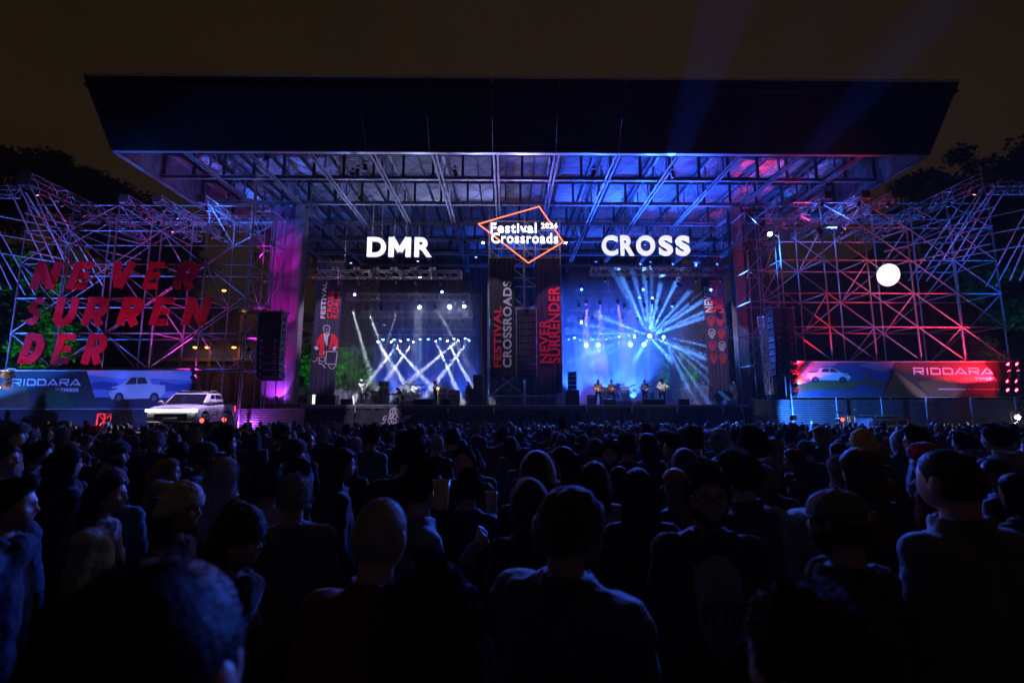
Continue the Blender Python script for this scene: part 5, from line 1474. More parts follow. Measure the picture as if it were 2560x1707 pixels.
def hand(mb, w, d, side, curl=.5, s=1.0):
    """w wrist, d direction of hand, side = direction of thumb"""
    w = Vector(w); d = Vector(d).normalized(); side = (Vector(side) - d*Vector(side).dot(d)).normalized(); nrm = d.cross(side).normalized()
    mb.cap(w, .022*s, w + d*.045*s + side*.012*s, .024*s, 8); mb.cap(w, .022*s, w + d*.05*s - side*.016*s, .020*s, 8)
    for k, L in enumerate((.072,.080,.075,.058)):
        b = w + d*.06*s + side*(.028-.019*k)*s
        m_ = b + (d*math.cos(curl*.6) + nrm*math.sin(curl*.6))*L*.5*s
        e = m_ + (d*math.cos(curl*1.6) + nrm*math.sin(curl*1.6))*L*.5*s
        mb.cap(b, .010*s, m_, .0095*s, 7); mb.cap(m_, .0092*s, e, .008*s, 7)
    b = w + d*.015*s + side*.025*s; m_ = b + (d*.6 + side*.7)*.035*s; e = m_ + (d*.9 + side*.1 + nrm*.3)*.03*s
    mb.cap(b, .013*s, m_, .011*s, 7); mb.cap(m_, .011*s, e, .009*s, 7)

def person_meshes(J, key, female=False, voxel=.010, skirt=False, jvox=.013, puff=0, collar=1, hood=0, beard=0):
    """J: joints in local coordinates, forward = +Y"""
    V = lambda k: Vector(J[k])
    hr = J.get('headrot'); sw = (V('shR')-V('shL')).normalized()
    body = MB(); head_shape(body, J['head'], hr, female, beard=beard)
    up = (V('head')-V('neck')).normalized()
    body.cap(V('head') - up*.06 - Vector((0,.012,0)), .054 if not female else .047, V('neck'), .060 if not female else .05)
    f = .92 if female else 1.0
    def torso(mb, k, hem=0):
        pel, ch, nk = V('pelvis'), V('chest'), V('neck')
        for s in (-1, 1):
            mb.cap(pel + sw*s*.075, .105*f+k, ch + sw*s*.07, .105*f+k, 14)
            sh = V('shR') if s > 0 else V('shL')
            mb.cap(ch.lerp(nk, .55) + sw*s*.03, .075+k, sh, .058*f+k, 12)
            mb.cap(nk + sw*s*.02, .05+k*.5, sh - sw*s*.05, .052+k, 10)
            mb.cap(ch + sw*s*.06, .10*f+k, ch.lerp(nk, .5) + sw*s*.06, .08*f+k, 12)
            if hem: mb.cap(pel + sw*s*.085, .115+k, pel + sw*s*.09 + Vector((0,0,-hem)), .112+k, 12)
    torso(body, 0)
    for s, a, e, w in ((-1,'shL','elL','wrL'), (1,'shR','elR','wrR')):
        body.cap(V(a), .046*f, V(e), .038*f, 10); body.cap(V(e), .038*f, V(w), .025*f, 10)
        d = (V(w)-V(e)).normalized(); hd = J.get('hd'+a[-1], d)
        hand(body, V(w)+Vector(hd).normalized()*.015, hd, J.get('th'+a[-1], (-s*.3, 1, 0)), J.get('curl', .6))
    for s, h, k, an in ((-1,'hiL','knL','anL'), (1,'hiR','knR','anR')):
        body.cap(V(h), .082*f, V(k), .055, 10); body.cap(V(k), .055, V(an), .038, 10)
        ft = J.get('ft'+h[-1], (0, 1, 0))
        body.cap(V(an)+Vector((0,0,-.03)), .038, V(an)+Vector(ft).normalized()*.13+Vector((0,0,-.05)), .034, 8)
    bme = remesh(body, 'body', [M['skin']], voxel, 1)
    jk = MB(); kk = .022 + puff*.022
    torso(jk, kk, .10)
    for a, e, w in (('shL','elL','wrL'), ('shR','elR','wrR')):
        wv = V(w); ev = V(e)
        jk.cap(V(a), .050*f+kk*.9, ev, .044+kk*.9, 10); jk.cap(ev, .044+kk*.9, ev.lerp(wv, .93), .034+kk*.6, 10)
    nk = V('neck'); qn = up.to_track_quat('Z', 'Y').to_matrix()
    if collar:
        for i in range(12):
            a = 2*math.pi*i/12; h = .022 if collar == 1 else .05
            o = qn @ Vector((math.cos(a)*.075, math.sin(a)*.075, .0)); jk.cap(nk+o+Vector((0,0,-.03)), .02, nk+o*1.02+up*h, .016, 7)
    if hood:
        bk = qn @ Vector((0,-.09,-.03)); jk.ell(nk+bk, (.11,.055,.085), qn, 16, 10)
        jk.cap(nk+qn @ Vector((-.08,-.02,0)), .035, nk+qn @ Vector((.08,-.02,0)), .035)
        for s in (-1,1): jk.cap(nk+qn @ Vector((s*.09,-.04,.02)), .028, nk+qn @ Vector((s*.05,.08,-.05)), .022)
    if puff:
        for t in (.1,.3,.5,.7,.9):
            p = V('pelvis').lerp(V('neck'), t*.85)
            for s in (-1,1): jk.cap(p+sw*s*.09, .135*f, p+sw*s*.09+Vector((0,0,.01)), .135*f)
            for a, e, w in (('shL','elL','wrL'), ('shR','elR','wrR')):
                q = V(a).lerp(V(e), t); jk.ell(q, (.085,.085,.05)); q = V(e).lerp(V(w), t*.8); jk.ell(q, (.07,.07,.045))
    jme = remesh(jk, 'jacket', [M['cloth']], jvox, 2, .007, 12, seed=len(key))
    # legs cloth
    tr = MB()
    for s, h, k, an in ((-1,'hiL','knL','anL'), (1,'hiR','knR','anR')):
        tr.cap(V('pelvis') + sw*s*.06, .115*f, V(h), .10*f, 12); tr.cap(V(h), .098*f, V(k), .07, 12); tr.cap(V(k), .07, V(an)+Vector((0,0,.02)), .055, 12)
    tme = remesh(tr, 'trousers', [M['trouser']], .015, 2, .008, 10)
    sh_ = MB()
    for s, an, fk in ((-1,'anL','ftL'), (1,'anR','ftR')):
        ft = Vector(J.get(fk, (0,1,0))).normalized()
        sh_.cap(V(an)+Vector((0,0,-.035))-ft*.03, .048, V(an)+ft*.15+Vector((0,0,-.05)), .038, 10)
    sme = remesh(sh_, 'shoes', [M['rubber']], .014, 1)
    return dict(body=bme, jacket=jme, trousers=tme, shoes=sme, J=J)

def stand(f=0, armL=None, armR=None, **kw):
    n = .88 if f else 1
    J = dict(head=(0,.012,1.632), neck=(0,-.012,1.455), chest=(0,-.005,1.25), pelvis=(0,0,.97), shL=(-.172*n,-.015,1.395), shR=(.172*n,-.015,1.395),
             elL=(-.235*n,-.03,1.13), elR=(.235*n,-.03,1.13), wrL=(-.25*n,.05,.89), wrR=(.25*n,.05,.89),
             hiL=(-.09,0,.91), hiR=(.09,0,.91), knL=(-.10,.015,.50), knR=(.10,.015,.50), anL=(-.11,-.02,.09), anR=(.11,-.02,.09))
    if armL: J['elL'], J['wrL'] = armL
    if armR: J['elR'], J['wrR'] = armR
    J.update(kw); return J

# ---------------- hair and hats, around head centre, forward +Y
def hairshape(kind, seed=0, under=False):
    rnd = random.Random(seed); mb = MB(); nu, nv = 40, 28; vs = []
    lng = kind in ('long', 'bob', 'pony')
    th = {'short': .012, 'buzz': .005, 'quiff': .014, 'curly': .034, 'long': .020, 'bob': .022, 'bun': .012, 'pony': .012, 'parted': .016, 'beard': .010}[kind]
    if under: th = min(th, .010)
    def m(d):      # hair mask 0..1
        if kind == 'beard':
            if abs(d.x) < .26 and -.64 < d.z < -.50 and d.y > 0: return 0
            q = max(0, min(1, (-.36 + .45*max(0, abs(d.x)-.6) - d.z)/.10)) if d.y > -.05 else 0
            return q
        fr = d.y > 0
        line = -.62 if d.y < -.25 else (-.62 + (d.y+.25)*1.1 if d.y < .15 else (-.18 + (d.y-.15)*1.15))
        if kind == 'buzz': line += .06
        return max(0, min(1, (d.z-line)/.12))
    for k in range(nv+1):
        t = math.pi*k/nv
        for i in range(nu):
            a = 2*math.pi*i/nu; d = Vector((math.sin(t)*math.cos(a), math.sin(t)*math.sin(a), math.cos(t)))
            x, y, z = skull(d)
            mm = m(d); n_ = noise.noise(Vector((d.x*3+seed, d.y*3, d.z*3)))*.5+noise.noise(Vector((d.x*9+seed, d.y*9, d.z*4)))*.35
            e = th*(1+n_*(1.2 if kind in ('curly','quiff','short') else .5))*mm - .012*(1-mm)
            if kind == 'quiff': e += .03*max(0, d.y)*max(0, d.z)*mm*1.6
            if kind == 'short': e += .006*max(0, d.z)
            if kind == 'parted' and d.z > .5 and abs(d.x-.25) < .08: e -= .006
            if under and d.z > .15: e = -.006
            vs.append(Vector((x, y, z)) + d*e)
    v2 = [vs[0]] + vs[nu:nu*nv] + [vs[-1]]; fs = []
    for i in range(nu):
        j = (i+1) % nu; fs.append((0,1+i,1+j))
        for k in range(nv-2): fs.append((1+k*nu+i,1+(k+1)*nu+i,1+(k+1)*nu+j,1+k*nu+j))
        fs.append((len(v2)-1,1+(nv-2)*nu+j,1+(nv-2)*nu+i))
    mb.add(v2, fs, 0, True)
    if lng:
        L = {'long': .36, 'bob': .12, 'pony': .05}[kind]; na, nl = 36, 12; vs = []
        for j in range(nl+1):
            q = j/nl
            for i in range(na+1):
                a = R(-28) - R(124)*i/na*1.0   # right temple round the back to left temple
                a = R(10 - 200*i/na)
                rx = .095+.022*q*(1.3 if kind == 'long' else .6)+.004*math.sin(i*2.3+j*.4); ry = .108+.01*q
                w = rnd.uniform(-.003,.003)
                x = math.cos(a)*rx + w; y = math.sin(a)*ry - .012 - .03*q*(kind == 'long') + w
                z = .02 - (L+.09)*q + .012*math.sin(i*1.7)*q
                vs.append((x, y, z))
        n1 = len(vs)
        vs += [(x*.86, y*.86-.004, z) for x, y, z in vs]
        W = na+1; fs = []
        for j in range(nl):
            for i in range(na):
                a = j*W+i; fs += [(a, a+1, a+W+1, a+W), (n1+a+W, n1+a+W+1, n1+a+1, n1+a)]
            fs += [(j*W, j*W+W, n1+j*W+W, n1+j*W), (j*W+na+W, j*W+na, n1+j*W+na, n1+j*W+na+W)]
        for i in range(na):
            fs += [(nl*W+i, nl*W+i+1, n1+nl*W+i+1, n1+nl*W+i), (i+1, i, n1+i, n1+i+1)]
        mb.add(vs, fs, 0, True)
        if kind == 'long': mb.ell((0,-.055,-.06), (.075,.055,.12))
    if kind == 'bun': mb.ell((0,-.075,.105), (.04,.04,.036))
    if kind == 'pony': mb.cap((0,-.10,.05), .03, (0,-.16,-.02), .028); mb.cap((0,-.16,-.02), .028, (0,-.14,-.2), .010)
    # loose strands
    n = {'buzz': 3000, 'short': 9000, 'quiff': 9000, 'curly': 9000, 'long': 9000, 'bob': 7000, 'bun': 7000, 'pony': 7000, 'parted': 9000, 'beard': 3000}[kind]
    base = [Vector(v) for v in mb.v]; quads = [f for f in mb.f if len(f) == 4]; vs = []; fs = []
    for _ in range(n):
        q4 = rnd.choice(quads); s1, s2 = rnd.random(), rnd.random()
        p = base[q4[0]].lerp(base[q4[1]], s1).lerp(base[q4[3]].lerp(base[q4[2]], s1), s2)
        d0 = Vector((p.x/.08, p.y/.1, p.z/.12)).normalized()
        if (p.z > -.1 or kind == 'beard') and m(d0) < .9: continue
        if under and p.z > .0: continue
        if p.z > -.06 or kind in ('beard','short','buzz','parted','quiff'):
            L = {'buzz': .005, 'short': .014, 'quiff': .016, 'curly': .026, 'parted': .012}.get(kind, .016)*rnd.uniform(.5,1.5)
            comb = Vector((d0.x*.6, -.5 if kind in ('quiff',) else (.3 if d0.y > -.2 else -.2), -.55+.3*d0.z)); comb = (comb - d0*comb.dot(d0))
            dr = (d0*(.28 if kind not in ('parted','bun','pony') else .12) + comb*(.9 if kind != 'curly' else .2) + Vector((rnd.gauss(0,.5), rnd.gauss(0,.5), rnd.gauss(0,.4)))*(1.0 if kind == 'curly' else .42)).normalized()
            L *= 1.5
            if lng: dr = (d0*.3 + Vector((d0.x*.2, -.2, -.8)) + Vector((rnd.gauss(0,.15),)*3)).normalized(); L *= 2.2
        else:
            L = .07*rnd.uniform(.4,1.3); dr = Vector((rnd.gauss(0,.12) + p.x*1.2, rnd.gauss(0,.1)-.05, -1)).normalized()
        s = dr.orthogonal().normalized()*(.0009 if kind != 'curly' else .0013)
        i = len(vs); vs += [p-s, p+s, p+dr*L]; fs.append((i,i+1,i+2))
    mb.add(vs, fs)
    return mb.mesh('hair', M['hair'])

def hatshape(kind, seed=0):
    mb = MB(); nu, nv = 40, 22
    def shell(rx, ry, rz, zc, line, slope, amp=0, tall=0, rib=0):
        vs = []
        for k in range(nv+1):
            t = k/nv*math.pi*.5
            for i in range(nu):
                a = 2*math.pi*i/nu
                x, y = math.cos(a)*math.sin(t), math.sin(a)*math.sin(t); z = math.cos(t)
                zz = line + slope*y*1.0*math.sin(t)
                X = x*rx*(1+.012*rib*math.sin(i*nu)); Y = y*ry - .004; Z = zz + (rz + tall*z)*z**.85
                n_ = noise.noise(Vector((x*3+seed, y*3, z*3)))*amp
                vs.append(Vector((X, Y, Z)) + Vector((x, y, z*.6))*n_)
        n1 = len(vs)
        v_in = [Vector((v.x*.9, v.y*.9, v.z-.012)) for v in vs]
        fs = [(k*nu+i, (k+1)*nu+i, (k+1)*nu+(i+1) % nu, k*nu+(i+1) % nu) for k in range(nv) for i in range(nu)]
        fs2 = [(n1+a, n1+d, n1+c, n1+b) for a, b, c, d in fs]
        rim = [(nv*nu+i, n1+nv*nu+i, n1+nv*nu+(i+1) % nu, nv*nu+(i+1) % nu) for i in range(nu)]
        mb.add(vs + v_in, fs+fs2+rim, 0, True)
    if kind in ('beanie', 'beanie_tall', 'beanie_pompom'):
        shell(.094, .114, .115 if kind == 'beanie' else .135, 0, .012, .035, .012, .02 if kind != 'beanie' else .0)
        # folded rib
        vs = []; n = 96
        for z, ex in ((-.02,.002),(-.022,.010),(.03,.012),(.034,.002)):
            for i in range(n):
                a = 2*math.pi*i/n; r = 1 + (.012 if i % 2 else 0)
                vs.append(((.093+ex)*r*math.cos(a), (.113+ex)*r*math.sin(a)-.004, z+.012+.035*math.sin(a)))
        mb.add(vs, [(k*n+i, k*n+(i+1) % n, (k+1)*n+(i+1) % n, (k+1)*n+i) for k in range(3) for i in range(n)], 0, True)
        if kind == 'beanie_pompom':
            rnd = random.Random(3); c = Vector((0,-.12,.135))
            mb.ell(c, (.038,.038,.038)); vs = []; fs = []
            for _ in range(900):
                d = Vector((rnd.gauss(0,1),rnd.gauss(0,1),rnd.gauss(0,1))).normalized(); s = d.orthogonal().normalized()*.0015
                i = len(vs); vs += [c+d*.03-s, c+d*.03+s, c+d*rnd.uniform(.045,.055)]; fs.append((i,i+1,i+2))
            mb.add(vs, fs); mb.cap((0,-.07,.125), .04, (0,-.12,.14), .03)
        return mb.mesh('beanie', M['knit'])
    if kind in ('cap', 'cap_back'):
        shell(.088, .108, .100, 0, .020, 0, .003)
        n = 20; vs = []
        for j, (ex, dz) in enumerate(((0,0),(.035,.004),(.07,-.006))):
            for i in range(n+1):
                a = R(20+140*i/n); vs.append((math.cos(a)*(.086+ex*.25), math.sin(a)*(.104)+ex*math.sin(a)**.6, .022+dz-.022*(math.cos(a)**2)*(j/2)))
        n1 = len(vs); vs += [(x,y,z-.004) for x,y,z in vs]; W = n+1; fs = []
        for j in range(2):
            for i in range(n): a = j*W+i; fs += [(a,a+1,a+W+1,a+W),(n1+a+W,n1+a+W+1,n1+a+1,n1+a)]
        for i in range(n): fs.append((2*W+i,2*W+i+1,n1+2*W+i+1,n1+2*W+i))
        mb.add(vs, fs, 0, True); mb.ell((0,-.004,.124), (.009,.009,.006), nu=10, nv=6)
        for q in range(6):
            a = q*math.pi/3; pts = [(math.cos(a)*.0885*math.sin(t), math.sin(a)*.1085*math.sin(t)-.004, .020+.1*math.cos(t)**.85+.001) for t in [i*.157 for i in range(1,10)]]
            mb.path(pts, .0012, 4)
        return mb.mesh('cap', M['cloth'])
    if kind == 'hood':
        vs = []; nk, ni = 16, 28
        for k in range(nk+1):
            f = k/nk                      # from front opening to back
            y = .085 - .225*f; s = math.sin(math.pi*min(1, .30+f*.62))**.55 if f < 1 else .0
            s = (1.0, )[0]*(1-max(0, f-.35)**2*1.6)
            for i in range(ni+1):
                a = R(-62 + 304*i/ni)     # open underneath
                rx = .112*s; rz = .150*s
                z = math.sin(a)*rz + .0
                if math.sin(a) < 0: z *= 1.35
                vs.append((math.cos(a)*rx*(1+.03*math.sin(i*1.3+k)), y + .012*math.sin(a)*0, z+.004))
        W = ni+1; fs = [(k*W+i, k*W+i+1, (k+1)*W+i+1, (k+1)*W+i) for k in range(nk) for i in range(ni)]
        n1 = len(vs); vs += [(x*.93, y+.004, z*.94) for x,y,z in vs]
        fs += [(n1+a, n1+d, n1+c, n1+b) for a,b,c,d in fs[:nk*ni]]
        fs += [(i, n1+i, n1+i+1, i+1) for i in range(ni)]
        fs.append(tuple(nk*W+i for i in range(ni+1)))
        mb.add(vs, fs, 0, True)
        mb.cap((-.06,-.05,-.17), .055, (.06,-.05,-.17), .055); mb.ell((0,-.085,-.10), (.08,.05,.10))
        return mb.mesh('hood', M['cloth'])

_hc = {}
def gethair(kind, seed=0):
    k = (kind, seed)
    if k not in _hc:
        _hc[k] = hatshape(kind, seed) if kind.startswith(('beanie','cap','hood')) else hairshape(kind.replace('_under',''), seed, kind.endswith('_under'))
    return _hc[k]
_pc = {}
def getbody(key):
    if key in _pc: return _pc[key]
    kw = dict(m=dict(), f=dict(female=True), mh=dict(hood=1), fh=dict(female=True, hood=1), mp=dict(puff=1, collar=2), ml=dict(collar=2), mb=dict(beard=.018),
              cup=dict(), mbh=dict(beard=.02, hood=1))[key]
    if key == 'cup': J = stand(0, armR=((.27,.06,1.16),(.12,.26,1.34)), armL=((-.25,.02,1.14),(-.14,.22,1.08)))
    else: J = stand(1 if key in ('f','fh') else 0)
    _pc[key] = person_meshes(J, key, voxel=.0085, **kw); return _pc[key]

SKINS = [(.48,.29,.21), (.40,.23,.16), (.30,.16,.11), (.52,.33,.25), (.22,.12,.08)]
HAIRC = dict(inky=(.003,.002,.003), black=(.010,.008,.008), brown=(.045,.024,.013), fair=(.30,.19,.09), grey=(.30,.28,.28), red=(.16,.04,.02))
CLOC = dict(black=(.014,.014,.017), navy=(.02,.026,.06), grey=(.11,.11,.12), beige=(.36,.31,.25), olive=(.06,.065,.04), white=(.55,.53,.52), teal=(.03,.12,.15), maroon=(.14,.012,.03), denim=(.08,.13,.22), brown=(.09,.05,.03), mustard=(.62,.42,.03), red=(.55,.02,.03), blue=(.03,.12,.6), orange=(.6,.18,.03), violet=(.1,.05,.18))
NP = [0]
def person(label, x, y, h, face=0, body='m', hair='short', hc='black', jc='black', skin=0, cat='person', group=None, z=None, extras=True, glasses=False, wide=1.0, seed=0, hat=None, hatc='black', eyes=False, nolegs=False):
    """face: degrees turned from the stage direction, positive = to the photo's left"""
    B = getbody(body); s = h/1.752
    T = thing('person', label, cat, (x, y, gz(y) if z is None else z), R(face), group, (s*wide, s*wide, s))
    link('body', B['body'], T, col=SKINS[skin])
    link('jacket', B['jacket'], T, col=CLOC[jc])
    hp = Vector(B['J']['head'])
    if hair: link('hair', gethair(hair + ('_under' if hat else ''), seed), T, hp, col=HAIRC[hc])
    if body in ('mb','mbh'): link('beard', gethair('beard'), T, hp, col=HAIRC[hc])
    if hat:
        me = gethair(hat); link(me.name.split('.')[0], me, T, hp, (0, 0, R(180)) if hat == 'cap_back' else None, col=CLOC[hatc])
    link('trousers', B['trousers'], T); link('shoes', B['shoes'], T)
    if glasses: link('glasses', GLS, T, hp)
    if eyes: link('eye', EYE_L, T, hp); link('eye', EYE_R, T, hp)
    NP[0] += 1
    return T
gl = MB()
for s in (-1, 1):
    pts = [(s*(.034+.024*math.cos(a)*(1+.12*abs(math.cos(a)))), .104, .002+.018*math.sin(a)) for a in [i*math.pi/8 for i in range(16)]]
    gl.path(pts, .0022, 5, closed=True)
    gl.path([(s*.060,.102,.008),(s*.082,.07,.008),(s*.086,-.004,.004),(s*.084,-.016,-.012)], .002, 5)
gl.path([(-.011,.108,.005),(0,.112,.008),(.011,.108,.005)], .002, 5)
GLS = gl.mesh('glasses', M['car_trim'])
def eyeball(s):
    mb = MB(); mb.ell((s*.032,.0735,.001), (.0115,.0115,.0085), nu=12, nv=10); mb.ell((s*.032,.0825,.001), (.005,.0035,.005), nu=10, nv=6, mi=1)
    mb.path([(s*.016,.094,.020),(s*.030,.094,.025),(s*.046,.086,.020)], .0032, 5, mi=1)
    return mb.mesh('eye', [M['white_gloss'], M['car_trim']])
EYE_L, EYE_R = eyeball(-1), eyeball(1)

# ---------------- people picked out one by one in the photograph
def crowdp(label, u, v, wpx, face=0, **k):
    Y = (218.0 if k.get('hat') or k.get('hair') in ('long','curly','bob') else 196.0)/wpx*math.sqrt(1+((u-1280)/1200)**2)
    p = P(u, v, Y); hh = p.z - gz(Y)
    top = .04 if (k.get('hat') or '').startswith(('beanie','hood')) else .02
    tt = person(label, p.x, Y, min(1.95, hh-top), face, **k); KEYS.append((p.x, Y)); return tt
KEYS = []
# nearest rows
crowdp('hugely blurred cropped dark head filling the lower left corner', 355, 1361, 470, 0, body='m', hair='buzz', hc='inky', jc='black', wide=1.12)
crowdp('man with dark brushed-up hair at the bottom centre', 1085, 1415, 250, 8, hair='quiff', hc='black', jc='black', skin=1, seed=2)
crowdp('man in a tight blue hood at the bottom right, ear glowing orange', 2030, 1452, 300, 25, body='m', hair='short', hc='brown', jc='black', skin=0, seed=3)
crowdp('balding man with shaved head and raised maroon collar', 950, 1230, 133, -14, body='ml', hair='buzz', hc='grey', jc='maroon', skin=3)
crowdp('man in black beanie and padded jacket with high collar, centre', 1415, 1189, 148, -38, body='mp', hair='buzz', hat='beanie', hatc='black', jc='navy', skin=1)
CAPM = crowdp('man in grey cap with small rectangular badge on its back', 2095, 1207, 152, 28, body='mbh', hair='short', hat='cap', hatc='grey', jc='navy', skin=1)
G = crowdp('bearded man in glasses turned to the camera, pale hooded top', 1763, 1160, 98, 172, body='mbh', hair='short', jc='black', skin=1, glasses=True, eyes=True)
crowdp('man with curly quiff seen from behind, head turned left', 1850, 1122, 84, 35, body='ml', hair='quiff', hc='brown', jc='navy', skin=3)
crowdp('broad man with cropped hair at the right, grey-sleeved jacket', 2373, 1110, 142, 12, body='ml', hair='buzz', hc='brown', jc='grey', skin=0, wide=1.08)
crowdp('woman with long straight reddish hair left of the cropped-hair man', 2150, 1117, 96, 10, body='f', hair='long', hc='red', jc='black')
crowdp('person in bright mustard yellow beanie', 2160, 1072, 60, 5, hair='short', hat='beanie_tall', hatc='mustard', jc='black')
crowdp('person in red knitted hat with ear flaps', 2320, 1093, 84, 30, body='fh', hair='bob', hat='beanie', hatc='red', jc='maroon')
crowdp('curly haired man in profile facing left, rim lit blue', 1685, 1090, 46, 80, hair='curly', hc='black', jc='navy', seed=1)
crowdp('woman with long hair brightly edged in blue beside the bearded man', 1690, 1168, 66, 30, body='f', hair='long', hc='fair', jc='navy')
crowdp('woman with long dark hair seen from behind, right of the centre beanie', 1596, 1167, 84, 0, body='f', hair='long', hc='black', jc='black')
crowdp('hooded figure in black behind the centre beanie, taller one', 1344, 1124, 74, 0, body='mh', hair='short', hat='hood', hatc='black', jc='black')
crowdp('second hooded figure in black, lower and just behind the centre beanie', 1328, 1192, 84, 10, body='mh', hair='short', hat='hood', hatc='black', jc='black')
crowdp('man in glasses drinking, green denim jacket, turned right', 1055, 1149, 80, -65, body='cup', hair='short', hc='black', jc='denim', glasses=True)
crowdp('dark haired man in blue sweater holding a beer before him', 1172, 1171, 60, -20, body='cup', hair='short', jc='navy')
crowdp('tall broad man with dark round haircut in black coat', 1030, 1074, 62, -5, hair='short', jc='black', wide=1.1, seed=4)
crowdp('man with swept hair facing the camera, looking down', 1162, 1110, 50, 170, hair='parted', jc='brown', eyes=True, skin=3)
crowdp('woman with straight hair in profile facing left at the centre', 1410, 1113, 56, 75, body='f', hair='long', hc='brown', jc='black')
crowdp('person in ochre brown beanie right of centre', 1488, 1088, 42, 0, hair='short', hat='beanie', hatc='brown', jc='grey')
crowdp('bearded man facing the camera right of the ochre beanie', 1525, 1101, 42, 165, body='mb', hair='short', jc='black', eyes=True)
crowdp('man with cropped hair edged in blue light, right of centre', 1567, 1083, 40, 10, hair='short', jc='black', seed=1)
crowdp('woman with long wavy hair lit blue, right of centre', 1620, 1081, 42, 30, body='f', hair='long', hc='brown', jc='navy')
# left side
POM = crowdp('person in pale knitted hat with a pompom, facing right', 450, 1201, 104, -80, body='f', hair='bob', hat='beanie_pompom', hatc='white', jc='black', skin=3)
crowdp('blonde woman looking right, behind the pompom hat', 415, 1142, 68, -62, body='f', hair='long', hc='fair', jc='black', skin=3)
crowdp('person with long grey hair seen from behind, black hooded coat', 560, 1140, 74, -5, body='fh', hair='long', hc='grey', jc='black')
crowdp('woman in black beret and glasses in profile, facing right', 590, 1257, 128, -85, body='fh', hair='bob', hat='beanie_tall', hatc='black', jc='black', glasses=True, skin=3)
crowdp('woman with long dark hair in beige coat, facing right', 268, 1182, 98, -72, body='f', hair='long', hc='black', jc='beige', skin=3)
crowdp('man in dark beanie facing right, patterned shoulders', 286, 1092, 62, -65, body='mb', hair='short', hat='beanie', hatc='navy', jc='beige', skin=3)
crowdp('man in dark peaked cap with badge, facing right', 510, 1097, 60, -75, body='mb', hair='short', hat='cap', hatc='navy', jc='black', skin=1)
crowdp('man with tied curly hair looking right, before the pickup', 560, 1072, 50, -50, body='mb', hair='curly', jc='black', skin=2)
crowdp('person with thick dark hair at the left, seen from behind', 165, 1113, 80, -20, body='fh', hair='bob', hc='black', jc='black')
crowdp('man with short dark hair leaning, left crowd edge', 98, 1104, 54, -50, hair='short', jc='black')
crowdp('tall person in dark knitted hat at the far left edge', 34, 1046, 60, -60, body='m', hair='short', hat='beanie', hatc='brown', jc='brown')
crowdp('woman in profile facing right at the left picture edge', 12, 1108, 76, -80, body='f', hair='bob', hc='brown', jc='teal', skin=3)
crowdp('person in blue hooded coat at the lower left picture edge', 18, 1195, 122, -60, body='mh', hair='short', jc='navy', skin=0, wide=1.1)
crowdp('man in dark beanie and pale hooded top left of centre', 730, 1086, 56, -40, body='mh', hair='short', hat='beanie', hatc='black', jc='grey', skin=3)
crowdp('woman with pinned up fair-edged hair looking right, left of centre', 850, 1117, 64, -60, body='f', hair='long', hc='brown', jc='black', skin=3)
crowdp('child-height person with curly dark hair left of centre', 745, 1155, 60, -40, body='f', hair='curly', hc='black', jc='black')
crowdp('person in dusty red knitted cap in the left crowd', 212, 1081, 38, -30, hair='short', hat='beanie', hatc='maroon', jc='black')
crowdp('person in bright blue knitted hat in the left crowd', 94, 1079, 25, -30, hair='short', hat='beanie', hatc='blue', jc='black')
crowdp('person in grey hood facing right in the left crowd', 116, 1066, 34, -75, body='mh', hair='short', hat='hood', hatc='grey', jc='grey', skin=3)
crowdp('person in red knitted hat near the violet truss stand', 238, 1059, 27, -20, hair='short', hat='beanie', hatc='red', jc='black')
crowdp('man in dark blue peaked cap with glowing brim, left of centre', 704, 1054, 38, -70, body='mb', hair='short', hat='cap', hatc='navy', jc='black')
crowdp('bald man with tanned head in profile left of centre', 762, 1076, 36, -70, hair='buzz', jc='navy', skin=1)
crowdp('man with square dark haircut in blue jacket, left of centre', 930, 1064, 34, -30, hair='short', jc='denim')
crowdp('person in orange knitted hat deep in the crowd', 926, 1057, 14, 0, hair='short', hat='beanie', hatc='orange', jc='black')
crowdp('person with white hair in a pale scarf left of centre', 888, 1090, 32, 0, body='f', hair='bob', hc='grey', jc='grey')
crowdp('balding man with rim lit head in black coat, centre', 1092, 1083, 32, -25, hair='buzz', hc='grey', jc='black')
crowdp('man with neat dark hair in grey coat, centre', 1132, 1072, 29, 0, hair='short', jc='grey')
crowdp('tall man standing above the others, centre right', 1407, 1043, 20, 0, hair='short', jc='black')
# right side
crowdp('man in glasses at the right picture edge facing left', 2549, 1122, 62, 70, body='ml', hair='buzz', hc='grey', jc='beige', glasses=True, skin=3)
crowdp('woman with reddish tied-up hair between cap and cropped-hair man', 2222, 1194, 92, 20, body='f', hair='bob', hc='red', jc='black')
crowdp('person with big dark hair behind the quiff man', 1880, 1072, 58, 0, body='f', hair='curly', hc='black', jc='black', seed=2)
crowdp('person in tight dark beanie right of the quiff man', 2015, 1094, 42, 0, hair='short', hat='beanie', hatc='navy', jc='black')
crowdp('person with fair hair glowing blue-white at its left edge', 2052, 1063, 36, 25, body='f', hair='long', hc='fair', jc='black')
crowdp('man in teal hooded top with round dark hair, right of centre', 1733, 1065, 44, 0, body='mh', hair='short', jc='teal', wide=1.08)
crowdp('fair-haired woman in the right crowd seen from behind', 1935, 1092, 38, 0, body='f', hair='long', hc='fair', jc='black')
crowdp('woman with reddish hair looking down, hooded coat, right crowd', 1985, 1120, 50, 60, body='fh', hair='bob', hc='red', jc='brown')
crowdp('person in beige quilted coat behind the reddish long hair', 2098, 1105, 48, 30, body='fh', hair='bob', hc='brown', jc='beige')
crowdp('person with round glasses in the right crowd, facing left', 2290, 1072, 56, 55, hair='curly', jc='black', glasses=True)
crowdp('tall dark figure behind the cropped-hair man', 2490, 1058, 60, 10, hair='short', jc='black', wide=1.1)
